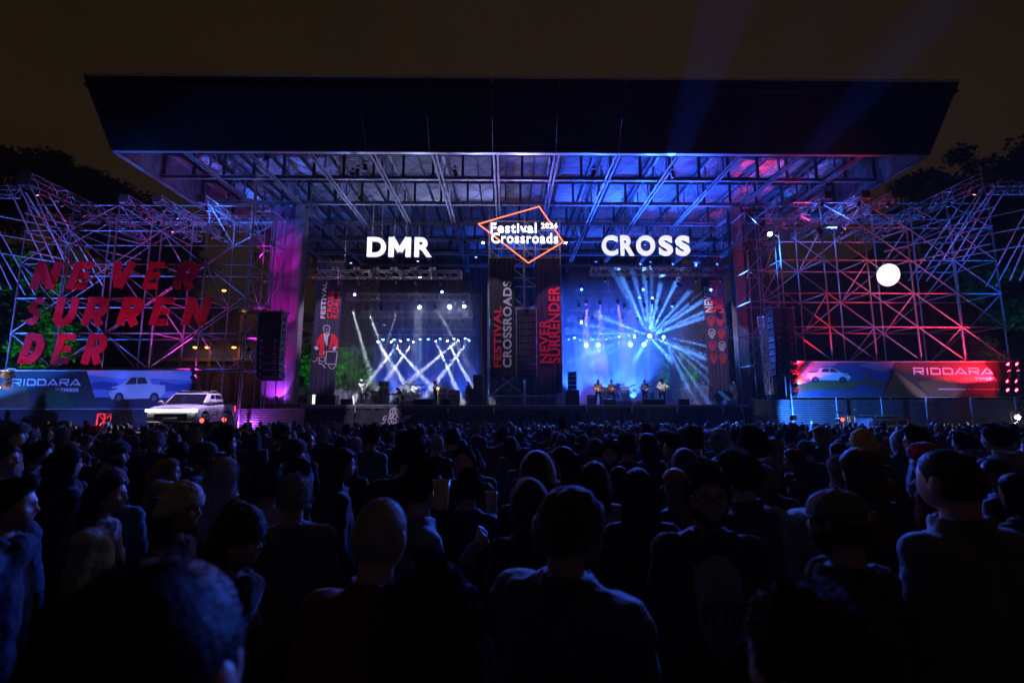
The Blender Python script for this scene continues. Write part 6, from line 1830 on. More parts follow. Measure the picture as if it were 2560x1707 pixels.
crowdp('person with curly hair lit blue at the right', 2225, 1096, 38, 20, body='f', hair='curly', hc='fair', jc='teal')
crowdp('dark haired person before the right slatted wall', 2405, 1078, 46, 15, hair='short', jc='black')
crowdp('person with bun before the right advertising banner', 2545, 1080, 40, 30, body='f', hair='bun', hc='brown', jc='black')
# extras worn by them
hp = Vector((0,.012,1.632))
mb = MB(); mb.bbox((-.022,-.1,.0),(.022,-.097,.025),.001)
e = Matrix
mb = MB(); mb.box((-.024,-.1165,.030),(.024,-.112,.056)); mb.box((-.021,-.118,.033),(-.003,-.1166,.053),1); mb.box((-.003,-.1181,.033),(.021,-.1167,.053),2)
link('badge', mb.mesh('badge', [M['white_print'], M['red_print'], flatmat((.03,.05,.25))]), CAPM, hp + Vector((0,0,0)))
mb = MB(); mb.ell((0,.045,1.22), (.115,.128,.26), nu=28, nv=20)
for s_ in (-1,1): mb.cap((s_*.07,.02,1.44), .03, (s_*.02,.10,1.40), .026)
mb.path([(-.03,.135,1.40),(-.034,.165,1.34),(-.03,.178,1.24)], .004, 6); mb.path([(.03,.135,1.40),(.032,.165,1.34),(.034,.178,1.26)], .004, 6)
link('hooded_top', mb.mesh('hooded_top', M['cloth']), G, col=(.26,.25,.25))
mb = MB()
for k, x in enumerate((-.075,-.045,-.01,.03,.06)):
    for st_ in ([(x,1.24),(x+.004,1.15)], [(x-.013,1.225),(x+.015,1.222)], [(x+.015,1.24),(x+.011,1.16)]): mb.ribbon(st_, .005, .0, .0015)
mb.v = [(x, .046+.128*math.sqrt(max(0, 1-(x/.115)**2-((z-1.22)/.26)**2))+.001+y, z) for x, y, z in mb.v]
link('printed_lettering', mb.mesh('printed_lettering', M['car_trim']), G)
for lb, u, v, Y in (('plastic cup of beer raised to the drinking man', 1103, 1235, 2.15), ('glass mug of beer held before the blue sweater man', 1228, 1255, 3.0)):
    p = P(u, v, Y); T = thing('beer_cup', lb, 'cup', p - Vector((0,0,.06)))
    mb = MB(); mb.lathe([(.03,0),(.038,.12),(.036,.12),(.0285,.004)], n=18); link('cup', mb.mesh('cup', M['plastic_cup']), T)
    mb = MB(); mb.lathe([(.0282,.006),(.034,.085),(0,.086)], n=18); link('beer', mb.mesh('beer', M['beer']), T)

# ---------------- the rest of the crowd
rnd = random.Random(11)
pts = list(KEYS)
def free(x, y, d):
    return all((x-a)**2 + (y-b)**2 > d*d for a, b in pts)
cand = []
y = 4.0
tries = 0
while tries < 26000:
    tries += 1
    Y = 3.6 + (29.2-3.6)*rnd.random()**.62
    X = rnd.uniform(-1.12, 1.10)*Y + .01*Y
    if Y > 20.2 and X < -11.8 and X > -18.4: continue
    if Y > 24.6 and 17.5 < X < 23.5: continue
    if Y > 26.3 and (X < -12 or X > 18): continue
    dmin = .56 + .012*Y
    if free(X, Y, dmin): pts.append((X, Y)); cand.append((Y, X))
for _ in range(3000):
    Y = rnd.uniform(2.5, 5.0); X = rnd.uniform(-1.15, 1.1)*Y
    if free(X, Y, .52): pts.append((X, Y)); cand.append((Y, X))
cand.sort()
hairs = ['short','short','short','parted','quiff','buzz','curly','long','long','bob','bun','pony']
kinds = []
DESC = {'short':'short','parted':'parted short','quiff':'swept up','buzz':'cropped','curly':'curly','long':'long loose','bob':'chin-length','bun':'pinned-up','pony':'tied-back'}
def zone(X, Y):
    r = X/Y
    a = 'far left' if r < -.62 else 'left' if r < -.28 else 'centre' if r < .2 else 'right' if r < .6 else 'far right'
    b = 'front rows' if Y > 17 else 'middle rows' if Y > 9 else 'near rows'
    return a, b
NI = 300 - len(KEYS)
for i, (Y, X) in enumerate(cand[:NI]):
    fem = rnd.random() < .45
    hk = rnd.choice(['long','long','bob','bun','pony','curly']) if fem else rnd.choice(['short','short','short','parted','quiff','buzz','curly'])
    hc = rnd.choice(['black','black','brown','brown','fair','red' if fem else 'grey'])
    jc = rnd.choice(['black','black','black','navy','navy','grey','olive','denim','brown','teal','maroon','beige'])
    hat = None; hatc = 'black'
    q = rnd.random()
    if q < .10: hat = 'beanie'; hatc = rnd.choice(['black','grey','navy','maroon','brown'])
    elif q < .17: hat = rnd.choice(['cap','cap_back']); hatc = rnd.choice(['black','navy','grey','maroon'])
    elif q < .21: hat = 'hood'; hatc = jc
    if hat: hk = 'short' if not fem else rnd.choice(['long','bob'])
    bk = ('fh' if rnd.random() < .3 else 'f') if fem else rnd.choice(['m','m','mh','ml','mb','mp'])
    h = rnd.gauss(1.63, .05) if fem else rnd.gauss(1.75, .06); h = min(1.90, max(1.52, h))
    if Y < 8: h = min(h, 1.78)
    if Y < 5: h = min(h, 1.60 + .03*(Y-2.5))
    f = rnd.gauss(0, 22) - (X+ (0))*.8
    a, b = zone(X, Y)
    hd = {'beanie': 'knitted hat', 'cap': 'peaked cap', 'cap_back': 'backward cap', 'hood': 'hood up'}
    sz = 'tall ' if h > 1.80 else 'short ' if h < 1.60 else ''
    lab = sz + f'{"woman" if fem else "man"} in {jc} jacket' + (f', {hatc} {hd[hat]}' if hat else f', {DESC[hk]} {hc} hair') + f', {a} side, {b}'
    person(lab, X, Y, h, f, body=bk, hair=hk if hat != 'hood' else 'short', hc=hc, jc=jc, skin=rnd.choice([0,0,1,2,3,4]), group='people standing in the crowd', hat=hat, hatc=hatc, seed=rnd.choice([0,0,5]) if hk in ('short','long') else 0)
seen = {}
for o in sc.objects:
    if o.get('group') == 'people standing in the crowd': seen.setdefault(o['label'], []).append(o)
for lb_, os_ in seen.items():
    if 2 <= len(os_) <= 3:
        os_.sort(key=lambda o: o.location.y)
        for o, wd in zip(os_, ('nearer', 'farther') if len(os_) == 2 else ('nearest', 'middle', 'farthest')): o['label'] = lb_ + f', {wd} one'
# farthest rows: one low object
mats = [mat('far_hair', (.015,.012,.010), .5, bump=0), mat('far_fair_hair', (.16,.10,.06), .5), mat('far_dark_coat', (.015,.016,.022), .85), mat('far_grey_coat', (.08,.08,.09), .85), mat('far_blue_coat', (.03,.05,.12), .85), mat('far_skin', (.36,.21,.15), .55), mat('far_red_coat', (.14,.02,.03), .85)]
mb = MB()
for Y, X in cand[NI:]:
    h = min(1.88, max(1.54, rnd.gauss(1.71, .08))); z = gz(Y)
    hm_ = rnd.choice([0,0,0,1,3,4,0,6]); jm = rnd.choice([2,2,2,3,4,2,6])
    lean = rnd.uniform(-.03,.03); tw = Quaternion((0,0,1), rnd.gauss(0,.4)).to_matrix()
    c = Vector((X+lean, Y, z+h-.12))
    mb.ell(c, (.085,.104,.125), tw, 12, 9, hm_)
    mb.ell(c + tw @ Vector((0,.022,-.03)), (.070,.088,.105), tw, 10, 7, 5)
    mb.cap(c + Vector((0,-.01,-.1)), .055, c + Vector((0,-.02,-.2)), .06, 8, 5)
    s = Vector((X, Y-.01, z+h-.38))
    mb.ell(s, (.235,.13,.11), tw, 12, 8, jm); mb.ell(s + Vector((0,0,-.25)), (.20,.14,.34), tw, 12, 8, jm)
    for q in (-1,1): mb.cap(s + tw @ Vector((q*.2,0,0)), .065, s + tw @ Vector((q*.24,.04,-.5)), .05, 7, jm); mb.cap(s+Vector((q*.09,0,-.5)), .1, Vector((X+q*.1,Y,z+.08)), .06, 7, 2)
    if rnd.random() < .25: mb.ell(c + tw @ Vector((0,-.05,-.1)), (.09,.06,.15), tw, 10, 7, hm_)
if mb.v:
    o = link('crowd', mb.mesh('crowd', mats)); tag(o, 'packed farthest rows of the crowd seen from behind before the stage', 'crowd', kind='stuff')

# ================================================================== BANDS
def at(u, Y, z=DZ): p = P(u, 1010, Y); return Vector((p.x, Y, z))
def performer(label, J, loc, rz, jc, hair='short', hc='black', hat=None, hatc='black', skin=0, trous=None, seed=0, h=1.75, glasses=False, beard=0, female=False, group='musicians and crew on stage'):
    B = person_meshes(J, label, voxel=.010, female=female, beard=beard, jvox=.014)
    s = h/1.752
    T = thing('person', label, 'person', loc, R(rz), None, s)
    link('body', B['body'], T, col=SKINS[skin]); link('jacket', B['jacket'], T, col=CLOC[jc]); link('trousers', B['trousers'], T); link('shoes', B['shoes'], T)
    hp = Vector(J['head']); q = J.get('headrot')
    link('hair', gethair(hair + ('_under' if hat else ''), seed), T, hp, q, col=HAIRC[hc])
    if beard: link('beard', gethair('beard'), T, hp, q, col=HAIRC[hc])
    if hat: me = gethair(hat); link(me.name.split('.')[0], me, T, hp, (q if q else Quaternion()) @ (Quaternion((0,0,1), math.pi) if hat == 'cap_back' else Quaternion()), col=CLOC[hatc])
    return T
def qd(yaw=0, pitch=0, roll=0): return Quaternion((0,0,1), R(yaw)) @ Quaternion((1,0,0), R(-pitch)) @ Quaternion((0,1,0), R(roll))

def guitar(label, loc, rz, tilt, bodymat, neckmat, bass=False, par=None):
    """lies in the XZ plane, front -> +Y local; neck towards -X (player's left hand) raised by tilt"""
    T = thing('electric_guitar', label, 'guitar', loc, 0, 'guitars and basses held by the musicians')
    T.rotation_euler = (0, R(tilt), R(rz))
    L = .86 if bass else .72
    out = [(.19,-.03),(.20,.06),(.15,.14),(.06,.14),(.0,.105),(-.07,.15),(-.15,.15),(-.12,.09),(-.10,.045),(-.10,-.03),(-.14,-.09),(-.12,-.14),(-.05,-.13),(.02,-.10),(.08,-.13),(.15,-.12)]
    mb = MB(); mb.prism(out, -.022, .022); o = link('guitar_body', mb.mesh('guitar_body', bodymat), T)
    bv = o.modifiers.new('b', 'BEVEL'); bv.width = .012; bv.segments = 2
    mb = MB(); mb.prism([(x*.7-.01,z*.62+.005) for x,z in out[:9]+out[9:]], .023, .026); link('pickguard', mb.mesh('pickguard', M['white_gloss'] if not bass else M['car_trim']), T)
    mb = MB(); mb.box((-L,-.018+.0,-.024),(-.08,.03,.024)); link('neck', mb.mesh('neck', neckmat), T)
    mb = MB(); mb.prism([(-L+.005,-.024),(-L-.16,-.05),(-L-.17,-.01),(-L-.12,.045),(-L+.005,.026)], .0, .018); link('headstock', mb.mesh('headstock', neckmat), T)
    for k in range(4): mb = MB(); mb.lathe([(.01,0),(.01,.03),(0,.032)], (-L-.04-.03*k, .01, -.06), (0,0,1), 6); link('tuner', mb.mesh('tuner', M['alu']), T)
    for x in (.02,.09): mb = MB(); mb.box((x-.012,.026,-.04),(x+.012,.034,.04)); link('pickup', mb.mesh('pickup', M['black_metal']), T)
    return T
def play_pose(lean=0, head=0, nod=15, legs=.14, up=0, wrx=-.42, wrz=1.18):
    # right hand on strings, left hand out on the neck
    return stand(0, armR=((.30,-.02,1.16),(.10,.20,1.03)), armL=((-.33,.06,1.20),(wrx,.27,wrz)), head=(0,.03+lean*.1,1.622), headrot=qd(head, nod), thR=(0,.2,1), thL=(0,.3,1), hdR=(-.9,.2,-.2), hdL=(-.3,.3,.9), curl=1.2,
        knL=(-legs,.03,.50), anL=(-legs-.04,-.02,.09), knR=(legs,.03,.50), anR=(legs+.04,.0,.09), hiL=(-.10,0,.91), hiR=(.10,0,.91))
def give_guitar(label, T, tilt, bm_, nm_, bass=False):
    rz = T.rotation_euler.z; s = T.scale[0]; o = Matrix.Rotation(rz, 3, 'Z') @ Vector((.06,.17,1.03))
    return guitar(label, T.location + o*s, math.degrees(rz), tilt, bm_, nm_, bass)
def turn(f): return f   # local forward +Y; rz=180 faces the crowd
# left stage
T = performer('guitarist in red cap worn backward and dark track jacket, left stage', play_pose(head=0, nod=28, wrx=-.34, wrz=1.30), at(1088, 33.4), -105, 'navy', 'bob', 'black', 'cap_back', 'red', skin=2, beard=.01)
give_guitar('yellow orange electric guitar of the red-capped guitarist', T, 22, flatmat((.75,.33,.03)), M['wood'])
J = stand(0, armR=((.26,.12,1.22),(.10,.30,1.44)), armL=((-.26,.12,1.22),(-.08,.32,1.44)), headrot=qd(0,10), thR=(-1,.2,0), thL=(1,.2,0), hdR=(-.2,.3,.9), hdL=(.2,.3,.9))
T = performer('camera operator in pale jacket and cap at the left stage edge', J, at(900, 34.0), -100, 'white', 'short', 'grey', 'cap', 'white', h=1.78)
cm = Matrix.Rotation(R(-100), 3, 'Z')
C_ = thing('camera', 'black photo camera held up by the pale-jacketed operator', 'camera', T.location + cm @ Vector((0,.36,1.58)), R(-100))
mb = MB(); mb.bbox((-.07,-.05,-.05),(.07,.04,.05),.01); link('camera_body', mb.mesh('camera_body', M['black_metal']), C_)
mb = MB(); mb.lathe([(.035,0),(.04,.02),(.038,.14),(.03,.145)], (0,.04,0), (0,1,0), 14); link('lens_barrel', mb.mesh('lens_barrel', M['black_metal']), C_)
J = stand(0, armR=((.26,.10,.66),(.10,.28,.50)), armL=((-.26,.10,.66),(-.10,.28,.50)), head=(0,.22,1.02), neck=(0,.12,.87), chest=(0,.05,.68), pelvis=(0,-.12,.42), shL=(-.18,.10,.83), shR=(.18,.10,.83),
          hiL=(-.09,-.10,.38), hiR=(.09,-.10,.38), knL=(-.16,.25,.46), knR=(.16,.25,.46), anL=(-.13,.16,.09), anR=(.13,.16,.09), headrot=qd(0,30))
T = performer('man in black seated low behind a monitor at the left stage', J, at(917, 34.2), 175, 'black', 'short', skin=0)
J2 = dict(J); J2['head'] = (0,.30,1.10); J2['neck'] = (0,.18,.99); J2['chest'] = (0,.08,.80); J2['pelvis'] = (0,-.08,.55); J2['shL'] = (-.18,.15,.95); J2['shR'] = (.18,.15,.95)
J2['hiL'] = (-.09,-.07,.5); J2['hiR'] = (.09,-.07,.5); J2['elL'] = (-.24,.28,.80); J2['elR'] = (.24,.28,.80); J2['wrL'] = (-.16,.46,.72); J2['wrR'] = (.16,.46,.72)
T = performer('long-haired musician bending over small machines, left stage', J2, at(1003, 34.6), 120, 'black', 'long', 'black', skin=3)

def seated(elx=.30):
    return stand(0, armR=((elx,.14,1.02),(.22,.40,1.00)), armL=((-elx,.14,1.02),(-.22,.40,1.02)), head=(0,.03,1.30), neck=(0,-.01,1.12), chest=(0,-.01,.92), pelvis=(0,-.03,.62), shL=(-.19,-.01,1.07), shR=(.19,-.01,1.07),
        hiL=(-.10,0,.58), hiR=(.10,0,.58), knL=(-.24,.40,.52), knR=(.24,.40,.52), anL=(-.22,.42,.09), anR=(.22,.42,.09), headrot=qd(0,8))
def drumkit(label, c, rz, shell, riser=.0):
    T = thing('drum_kit', label, 'drum kit', c, R(rz))
    def drum(n_, x, y, z, r, h, ax, m=shell):
        mb = MB(); mb.lathe([(r*.97,-h/2),(r,-h/2+.01),(r,h/2-.01),(r*.97,h/2)], (x,y,z), ax, 24); d = link(n_, mb.mesh(n_, m), T)
        a = Vector(ax).normalized()
        for s in (-1,1):
            mb = MB(); mb.lathe([(0,0),(r*.955,0)], Vector((x,y,z))+a*s*(h/2+.002), ax, 24); link('drum_head', mb.mesh('drum_head', M['drumskin'] if n_ != 'bass_drum' or s < 0 else flatmat((.14,.12,.2))), d)
            mb = MB(); mb.lathe([(r*.97,-.012),(r*1.03,-.012),(r*1.03,.012),(r*.97,.012)], Vector((x,y,z))+a*s*h/2, ax, 24); link('hoop', mb.mesh('hoop', M['alu']), d)
    drum('bass_drum', 0,.55,.30,.29,.42,(0,1,0)); drum('tom', -.20,.42,.76,.15,.2,(.1,-.35,1)); drum('tom', .20,.42,.76,.16,.22,(-.1,-.35,1))
    drum('floor_tom', .58,.05,.42,.20,.42,(0,0,1)); drum('snare', -.34,.12,.60,.18,.13,(.05,-.1,1), M['alu'])
    for x, y, z, r, a in ((-.62,.42,1.22,.23,14),(.48,.62,1.28,.25,-12),(.82,.35,1.2,.24,-16),(-.72,.05,.86,.18,0),(-.3,.75,1.1,.16,8)):
        mb = MB(); mb.lathe([(0,.03),(.03,.028),(.05,.012),(r,-.012),(r,-.015),(.05,.008),(0,.02)], (x,y,z), (math.sin(R(a)),-.25,1), 24); link('cymbal', mb.mesh('cymbal', M['brass']), T)
        mb = MB(); mb.tube((x,y,.25),(x,y,z),.012,6)
        for k in range(3): q = k*2.1; mb.tube((x,y,.3),(x+.25*math.cos(q),y+.25*math.sin(q),.01),.01,5)
        link('stand', mb.mesh('stand', M['alu']), T)
    mb = MB(); mb.lathe([(.02,0),(.02,.42)], (0,-.28,0)); mb.lathe([(.16,.42),(.17,.46),(.15,.50),(0,.51)], (0,-.28,0), n=18); link('stool', mb.mesh('stool', M['rubber']), T)
    return T
def riser(label, c, w, d, h):
    T = thing('drum_riser', label, 'riser', c)
    block(T, 'deck', (c.x-w/2, c.y-d/2, c.z+h-.1), (c.x+w/2, c.y+d/2, c.z+h), M['deck'])
    for sx in (-1,1):
        for sy in (-1,1): block(T, 'leg', (c.x+sx*(w/2-.08)-.03, c.y+sy*(d/2-.08)-.03, c.z), (c.x+sx*(w/2-.08)+.03, c.y+sy*(d/2-.08)+.03, c.z+h-.101), M['alu'])
    block(T, 'front_board', (c.x-w/2+.02, c.y-d/2+.02, c.z+.01), (c.x+w/2-.02, c.y-d/2+.04, c.z+h-.105), M['skirt'])
c = at(1037, 37.5); riser('low drum riser of the left stage', c, 2.8, 2.4, .32)
drumkit('pale blue drum kit on the left stage', c + Vector((0,.0,.32)), 180, M['drumshell'])
performer('drummer in white patterned shirt and cap on the left stage', seated(), c + Vector((.0,.28,.34)), 180, 'white', 'short', 'black', 'cap', 'grey', skin=3)
c = at(1563, 37.5); riser('low drum riser of the right stage', c, 2.8, 2.4, .3)
drumkit('dark drum kit on the right stage', c + Vector((0,0,.3)), 170, flatmat((.05,.05,.12)))
performer('grey-haired drummer in pale shirt on the right stage', seated(), c + Vector((0,.28,.32)), 185, 'grey', 'buzz', 'grey', skin=3)
# right stage
T = performer('guitarist in dark beanie and patterned shirt, first from the left', play_pose(head=-5, nod=12, wrx=-.46, wrz=1.08), at(1496, 33.6), 176, 'brown', 'bob', 'black', 'beanie', 'black', skin=2, beard=.02, h=1.78)
give_guitar('sunburst electric guitar of the first guitarist', T, 4, flatmat((.8,.36,.04)), M['wood'])
T = performer('guitarist in black leaning back with one leg bent, second from the left', play_pose(lean=-.3, head=-35, nod=5, legs=.20, wrx=-.40, wrz=1.34), at(1530, 33.8), 200, 'black', 'short', skin=1)
give_guitar('red sunburst electric guitar of the leaning guitarist', T, 32, flatmat((.6,.10,.02)), flatmat((.6,.4,.18)))
T = performer('masked bassist in dark jacket with fair hair', play_pose(head=-15, nod=12, wrx=-.44, wrz=1.32), at(1613, 34.2), 195, 'navy', 'short', 'grey', skin=3, h=1.8)
give_guitar('long dark bass guitar of the masked bassist', T, 30, flatmat((.03,.03,.04)), flatmat((.45,.33,.22)), True)
T = performer('bearded singer guitarist in pale patterned jacket, rightmost', play_pose(head=-20, nod=14, legs=.18, wrx=-.50, wrz=1.22), at(1656, 33.5), 190, 'white', 'quiff', 'black', skin=1, beard=.015, h=1.82)
give_guitar('white electric guitar of the pale-jacketed singer', T, 17, M['white_gloss'], flatmat((.6,.42,.2)))

def amp(label, c, w, h, d, head=True, panel=(.5,.2,.04), rz=0):
    T = thing('amplifier', label, 'amplifier', c, R(rz))
    hh = h*(.72 if head else 1)
    mb = MB(); mb.bbox((-w/2,-d/2,.03),(w/2,d/2,hh),.02); link('cabinet', mb.mesh('cabinet', M['black_metal']), T)
    mb = MB(); mb.box((-w/2+.04,-d/2-.008,.07),(w/2-.04,-d/2-.001,hh-.04)); link('grille_cloth', mb.mesh('grille_cloth', M['grille']), T)
    mb = MB(); mb.box((-w/2+.035,-d/2-.011,hh-.04),(w/2-.035,-d/2-.002,hh-.03)); mb.box((-w/2+.035,-d/2-.011,.06),(w/2-.035,-d/2-.002,.07)); link('piping', mb.mesh('piping', M['white_print']), T)
    if head:
        mb = MB(); mb.bbox((-w/2+.02,-d/2+.02,hh+.01),(w/2-.02,d/2-.04,h),.015); link('amp_head', mb.mesh('amp_head', M['black_metal']), T)
        mb = MB(); mb.box((-w/2+.06,-d/2+.012,hh+.04),(w/2-.06,-d/2+.019,hh+.11)); link('control_panel', mb.mesh('control_panel', flatmat(panel)), T)
        for k in range(6): mb = MB(); mb.lathe([(.013,0),(.012,.02),(0,.021)], (-w/2+.12+k*(w-.24)/5,-d/2+.012,hh+.075),(0,-1,0),8); link('knob', mb.mesh('knob', M['car_trim']), T)
        me = textmesh('Marshall', M['white_print'], w*.35, .05, .0, .003); link('lettering', me, T, (0,-d/2+.016,h-.06))
        mb = MB(); mb.path([(-.1,0,h),(-.08,0,h+.03),(.08,0,h+.03),(.1,0,h)], .01, 5); link('handle', mb.mesh('handle', M['car_trim']), T)
    return T
amp('speaker cabinet with lit head behind the seated man', at(930, 36), .85, 1.05, .5)
amp('tall dark bass stack with pale head left of the drums', at(959, 36), .72, 1.75, .5, panel=(.4,.4,.45))
amp('grey speaker cabinet beside the red-capped guitarist', at(1106, 36), .62, 1.15, .45, panel=(.4,.4,.45))
amp('amplifier with orange strip right of the red-capped guitarist', at(1135, 36), .85, 1.1, .5)
amp('small pale-topped amplifier at the left end of the right band', at(1479, 36), .6, .75, .4)
amp('tall black cabinet between the first two right guitarists', at(1513, 36.5), .75, 1.35, .5)
amp('small combo amplifier right of the bassist', at(1629, 36), .35, .9, .35)
def stackcab(label, c, w, h, n, w2, h2):
    T = thing('side_fill', label, 'speaker', c)
    mb = MB(); mb.bbox((-w/2,-.4,0),(w/2,.4,h),.02); link('sub_cabinet', mb.mesh('sub_cabinet', M['black_metal']), T)
    mb = MB(); mb.box((-w/2+.05,-.412,.05),(w/2-.05,-.402,h-.05)); link('grille', mb.mesh('grille', M['grille']), T)
    for k in range(n):
        mb = MB(); z = h+.02+k*h2/n; q = h2/n-.03
        mb.prism([(-w2/2,z),(w2/2,z+.03),(w2/2,z+q+.02),(-w2/2,z+q)], -.3, .3); link('top_cabinet', mb.mesh('top_cabinet', M['black_metal']), T)
        mb = MB(); mb.box((w2/2+.002,-.3,z+.03),(w2/2+.03,-.26,z+q)); link('rigging_rail', mb.mesh('rigging_rail', M['alu']), T)
stackcab('black side fill speaker stack at the right end of the left stage', at(1196, 34.5), 1.2, 1.15, 4, .75, 1.0)
stackcab('black stepped side fill speaker stack at the left end of the right stage', at(1431, 33.6), .85, 1.05, 4, .55, 1.25)
for k, (u, Y, lb) in enumerate(((867,32.3,'first floor monitor from the left'),(919,32.3,'floor monitor before the seated man'),(1048,32.4,'floor monitor left of the red-capped guitarist'),(1072,32.5,'floor monitor at the red-capped guitarist'),(1116,32.3,'floor monitor right of the red-capped guitarist'),
        (1523,32.6,'floor monitor before the leaning guitarist'),(1620,32.4,'floor monitor before the bassist'),(1646,32.4,'floor monitor left of the singer'),(1708,32.4,'floor monitor before the right barrier'))):
    T = thing('floor_monitor', lb + ' at the stage edge', 'monitor speaker', at(u, Y), R(0), 'floor monitors along the stage edges')
    mb = MB(); w = .68/2
    mb.add([(-w,-.25,0),(w,-.25,0),(w,.25,0),(-w,.25,0),(-w,-.22,.20),(w,-.22,.20),(w,.10,.42),(-w,.10,.42),(-w,-.25,.38),(w,-.25,.38)], [(3,2,1,0),(0,1,9,8),(8,9,6,7),(2,3,7,6),(0,8,7,3),(1,2,6,9)])
    link('cabinet', mb.mesh('cabinet', M['black_metal']), T)
    mb = MB(); mb.box((-w+.04,-.262,.04),(w-.04,-.251,.35)); link('grille', mb.mesh('grille', M['grille']), T)
    mb = MB(); mb.box((w+.001,-.1,.1),(w+.012,.06,.16)); link('handle', mb.mesh('handle', M['alu']), T)
def mic(label, c, h, boom=0, mat_='black_metal'):
    T = thing('microphone_stand', label, 'microphone stand', c, 0, 'microphone stands on both stages')
    mb = MB(); mb.lathe([(.13,0),(.13,.02),(.03,.035)], n=18); link('base', mb.mesh('base', M[mat_]), T)
    mb = MB(); mb.tube((0,0,.02),(0,0,h),.012,8); link('pole', mb.mesh('pole', M['alu']), T)
    e = Vector((boom,-.1,h+.12)) if boom else Vector((0,-.05,h+.05))
    mb = MB(); mb.tube((0,0,h),e,.009,6); link('boom', mb.mesh('boom', M['alu']), T)
    mb = MB(); mb.cap(e, .014, e+Vector((.02 if boom else 0,-.1,.03)), .019); mb.ell(e+Vector((.02 if boom else 0,-.12,.035)), (.028,.028,.028)); link('microphone', mb.mesh('microphone', M['alu']), T)
for u, Y, h, b, lb in ((910,33.4,1.95,0,'tall microphone stand at the pale-jacketed operator'),(959,33.2,1.75,0,'microphone stand before the dark bass stack'),(1021,33.3,1.6,.2,'microphone stand left of the drum kit'),(1012,38.5,2.3,.3,'overhead microphone left of the left drummer'),(1060,38.5,2.3,-.3,'overhead microphone right of the left drummer'),
                      (1530,38.5,2.4,.3,'overhead microphone over the right drummer'),(1592,38.5,2.2,-.3,'overhead microphone right of the right drummer'),(1507,32.5,1.4,0,'microphone stand between the two right guitarists'),(1634,32.6,1.5,0,'microphone stand left of the singer'),(1665,32.4,1.6,-.15,'microphone stand before the singer'),(1543,32.6,1.35,0,'short pale stand before the leaning guitarist')):
    mic(lb, at(u, Y), h, b)
T = thing('equipment_table', 'small table of effect machines before the long-haired musician', 'table', at(983, 33.9))
block(T, 'table_top', T.location+Vector((-.5,-.25,.70)), T.location+Vector((.5,.25,.74)), M['deck'])
for sx in (-1,1):
    for sy in (-1,1): block(T, 'leg', T.location+Vector((sx*.46-.02,sy*.22-.02,0)), T.location+Vector((sx*.46+.02,sy*.22+.02,.699)), M['alu'])
for k, x in enumerate((-.3,0,.28)):
    c = T.location + Vector((x,0,.742)); T2 = thing('effect_machine', f'{ORD[k]} small machine from the left on the effects table', 'sound machine', c)
    mb = MB(); mb.bbox((-.11,-.12,0),(.11,.12,.06+.02*k),.008); link('case', mb.mesh('case', M['black_metal']), T2)
    for q in range(4): mb = MB(); mb.lathe([(.012,0),(.011,.02),(0,.021)], (-.07+q*.045,-.02,.06+.02*k), n=8); link('knob', mb.mesh('knob', M['white_gloss']), T2)
T = thing('folding_rack', 'open keyboard rack between the first guitarist and tall cabinet', 'rack', at(1510, 35.2))
block(T, 'shelf', T.location+Vector((-.45,-.2,1.05)), T.location+Vector((.45,.2,1.12)), M['white_gloss'])
for sx in (-1,1): bar(T, 'leg', T.location+Vector((sx*.4,0,0)), T.location+Vector((-sx*.4,0,1.05)), .02, M['alu'])
for k, (u, Y, c_, lb) in enumerate(((1594,32.6,(.6,.5,.45),'pale effects case on the floor centre right'),(1592,33.0,(.65,.08,.05),'red drinks box behind the pale case'),(1022,32.6,(.5,.5,.45),'pale flight case low before the left drums'))):
    T = thing('floor_case', lb, 'case', at(u, Y)); mb = MB(); mb.bbox((-.32,-.18,0),(.32,.18,.16+.1*(k==1)),.02); link('case_body', mb.mesh('case_body', flatmat(c_)), T)
    mb = MB(); mb.path([(-.08,-.185,.1),(-.07,-.21,.12),(.07,-.21,.12),(.08,-.185,.1)], .008, 5); link('handle', mb.mesh('handle', M['alu']), T)
# onlookers behind the barriers
for k in range(9):
    q = rnd.random(); y = 38.2 + k*.55; x = P(838+k*6.3, 1010, y).x - .2
    person(f'{ORD[k]} onlooker from the left behind the left stage barrier', x-.35+.2*(k%2), y, 1.62+.12*rnd.random(), -60-20*q, body=rnd.choice(['f','m','mh']), hair=rnd.choice(['short','long','bob','curly']), hc=rnd.choice(['black','brown','fair']), jc=rnd.choice(['navy','black','grey','beige','denim']), z=DZ, skin=rnd.choice([0,1,3]))
for k in range(9):
    q = rnd.random(); y = 38.0 + k*.55; x = P(1778-k*10.5, 1010, y).x
    person(f'{ORD[k]} onlooker from the right behind the right stage barrier', x+.25+.2*(k%2), y+.3, 1.62+.12*rnd.random(), 110+20*q, body=rnd.choice(['f','m','mh']), hair=rnd.choice(['short','long','bob','curly']), hc=rnd.choice(['black','brown','fair']), jc=rnd.choice(['navy','black','grey','beige','denim','white']), z=DZ+.35, skin=rnd.choice([0,1,3]))
T = thing('viewing_step', 'low step under the onlookers at the right barrier', 'platform', (16, 40, DZ)); block(T, 'board', (14.5, 37.5, DZ+.002), (19, 44, DZ+.34), M['deck'])
person('technician in dark clothes at the right edge of the left stage', at(1171, 36).x, 36, 1.72, 150, body='m', jc='black', z=DZ)
person('stagehand in dark clothes right of the skull banner', at(1838, 35).x, 35, 1.75, 120, body='m', jc='black', z=DZ)
person('second stagehand bending right of the skull banner', at(1852, 36).x, 36, 1.65, 160, body='mh', jc='navy', z=DZ)
for k, u in enumerate((742, 752)):
    person(f'{ORD[k]} bystander between purple column and drummer banner', at(u, 39).x, 39, 1.7, 180, body='m', jc=('orange','white')[k], z=DZ)
T = thing('work_light', 'bright lit white box under the drummer banner', 'work lamp', at(783, 37)); mb = MB(); mb.bbox((-.35,-.1,.0),(.35,.1,.95),.03); link('housing', mb.mesh('housing', M['white_gloss']), T)
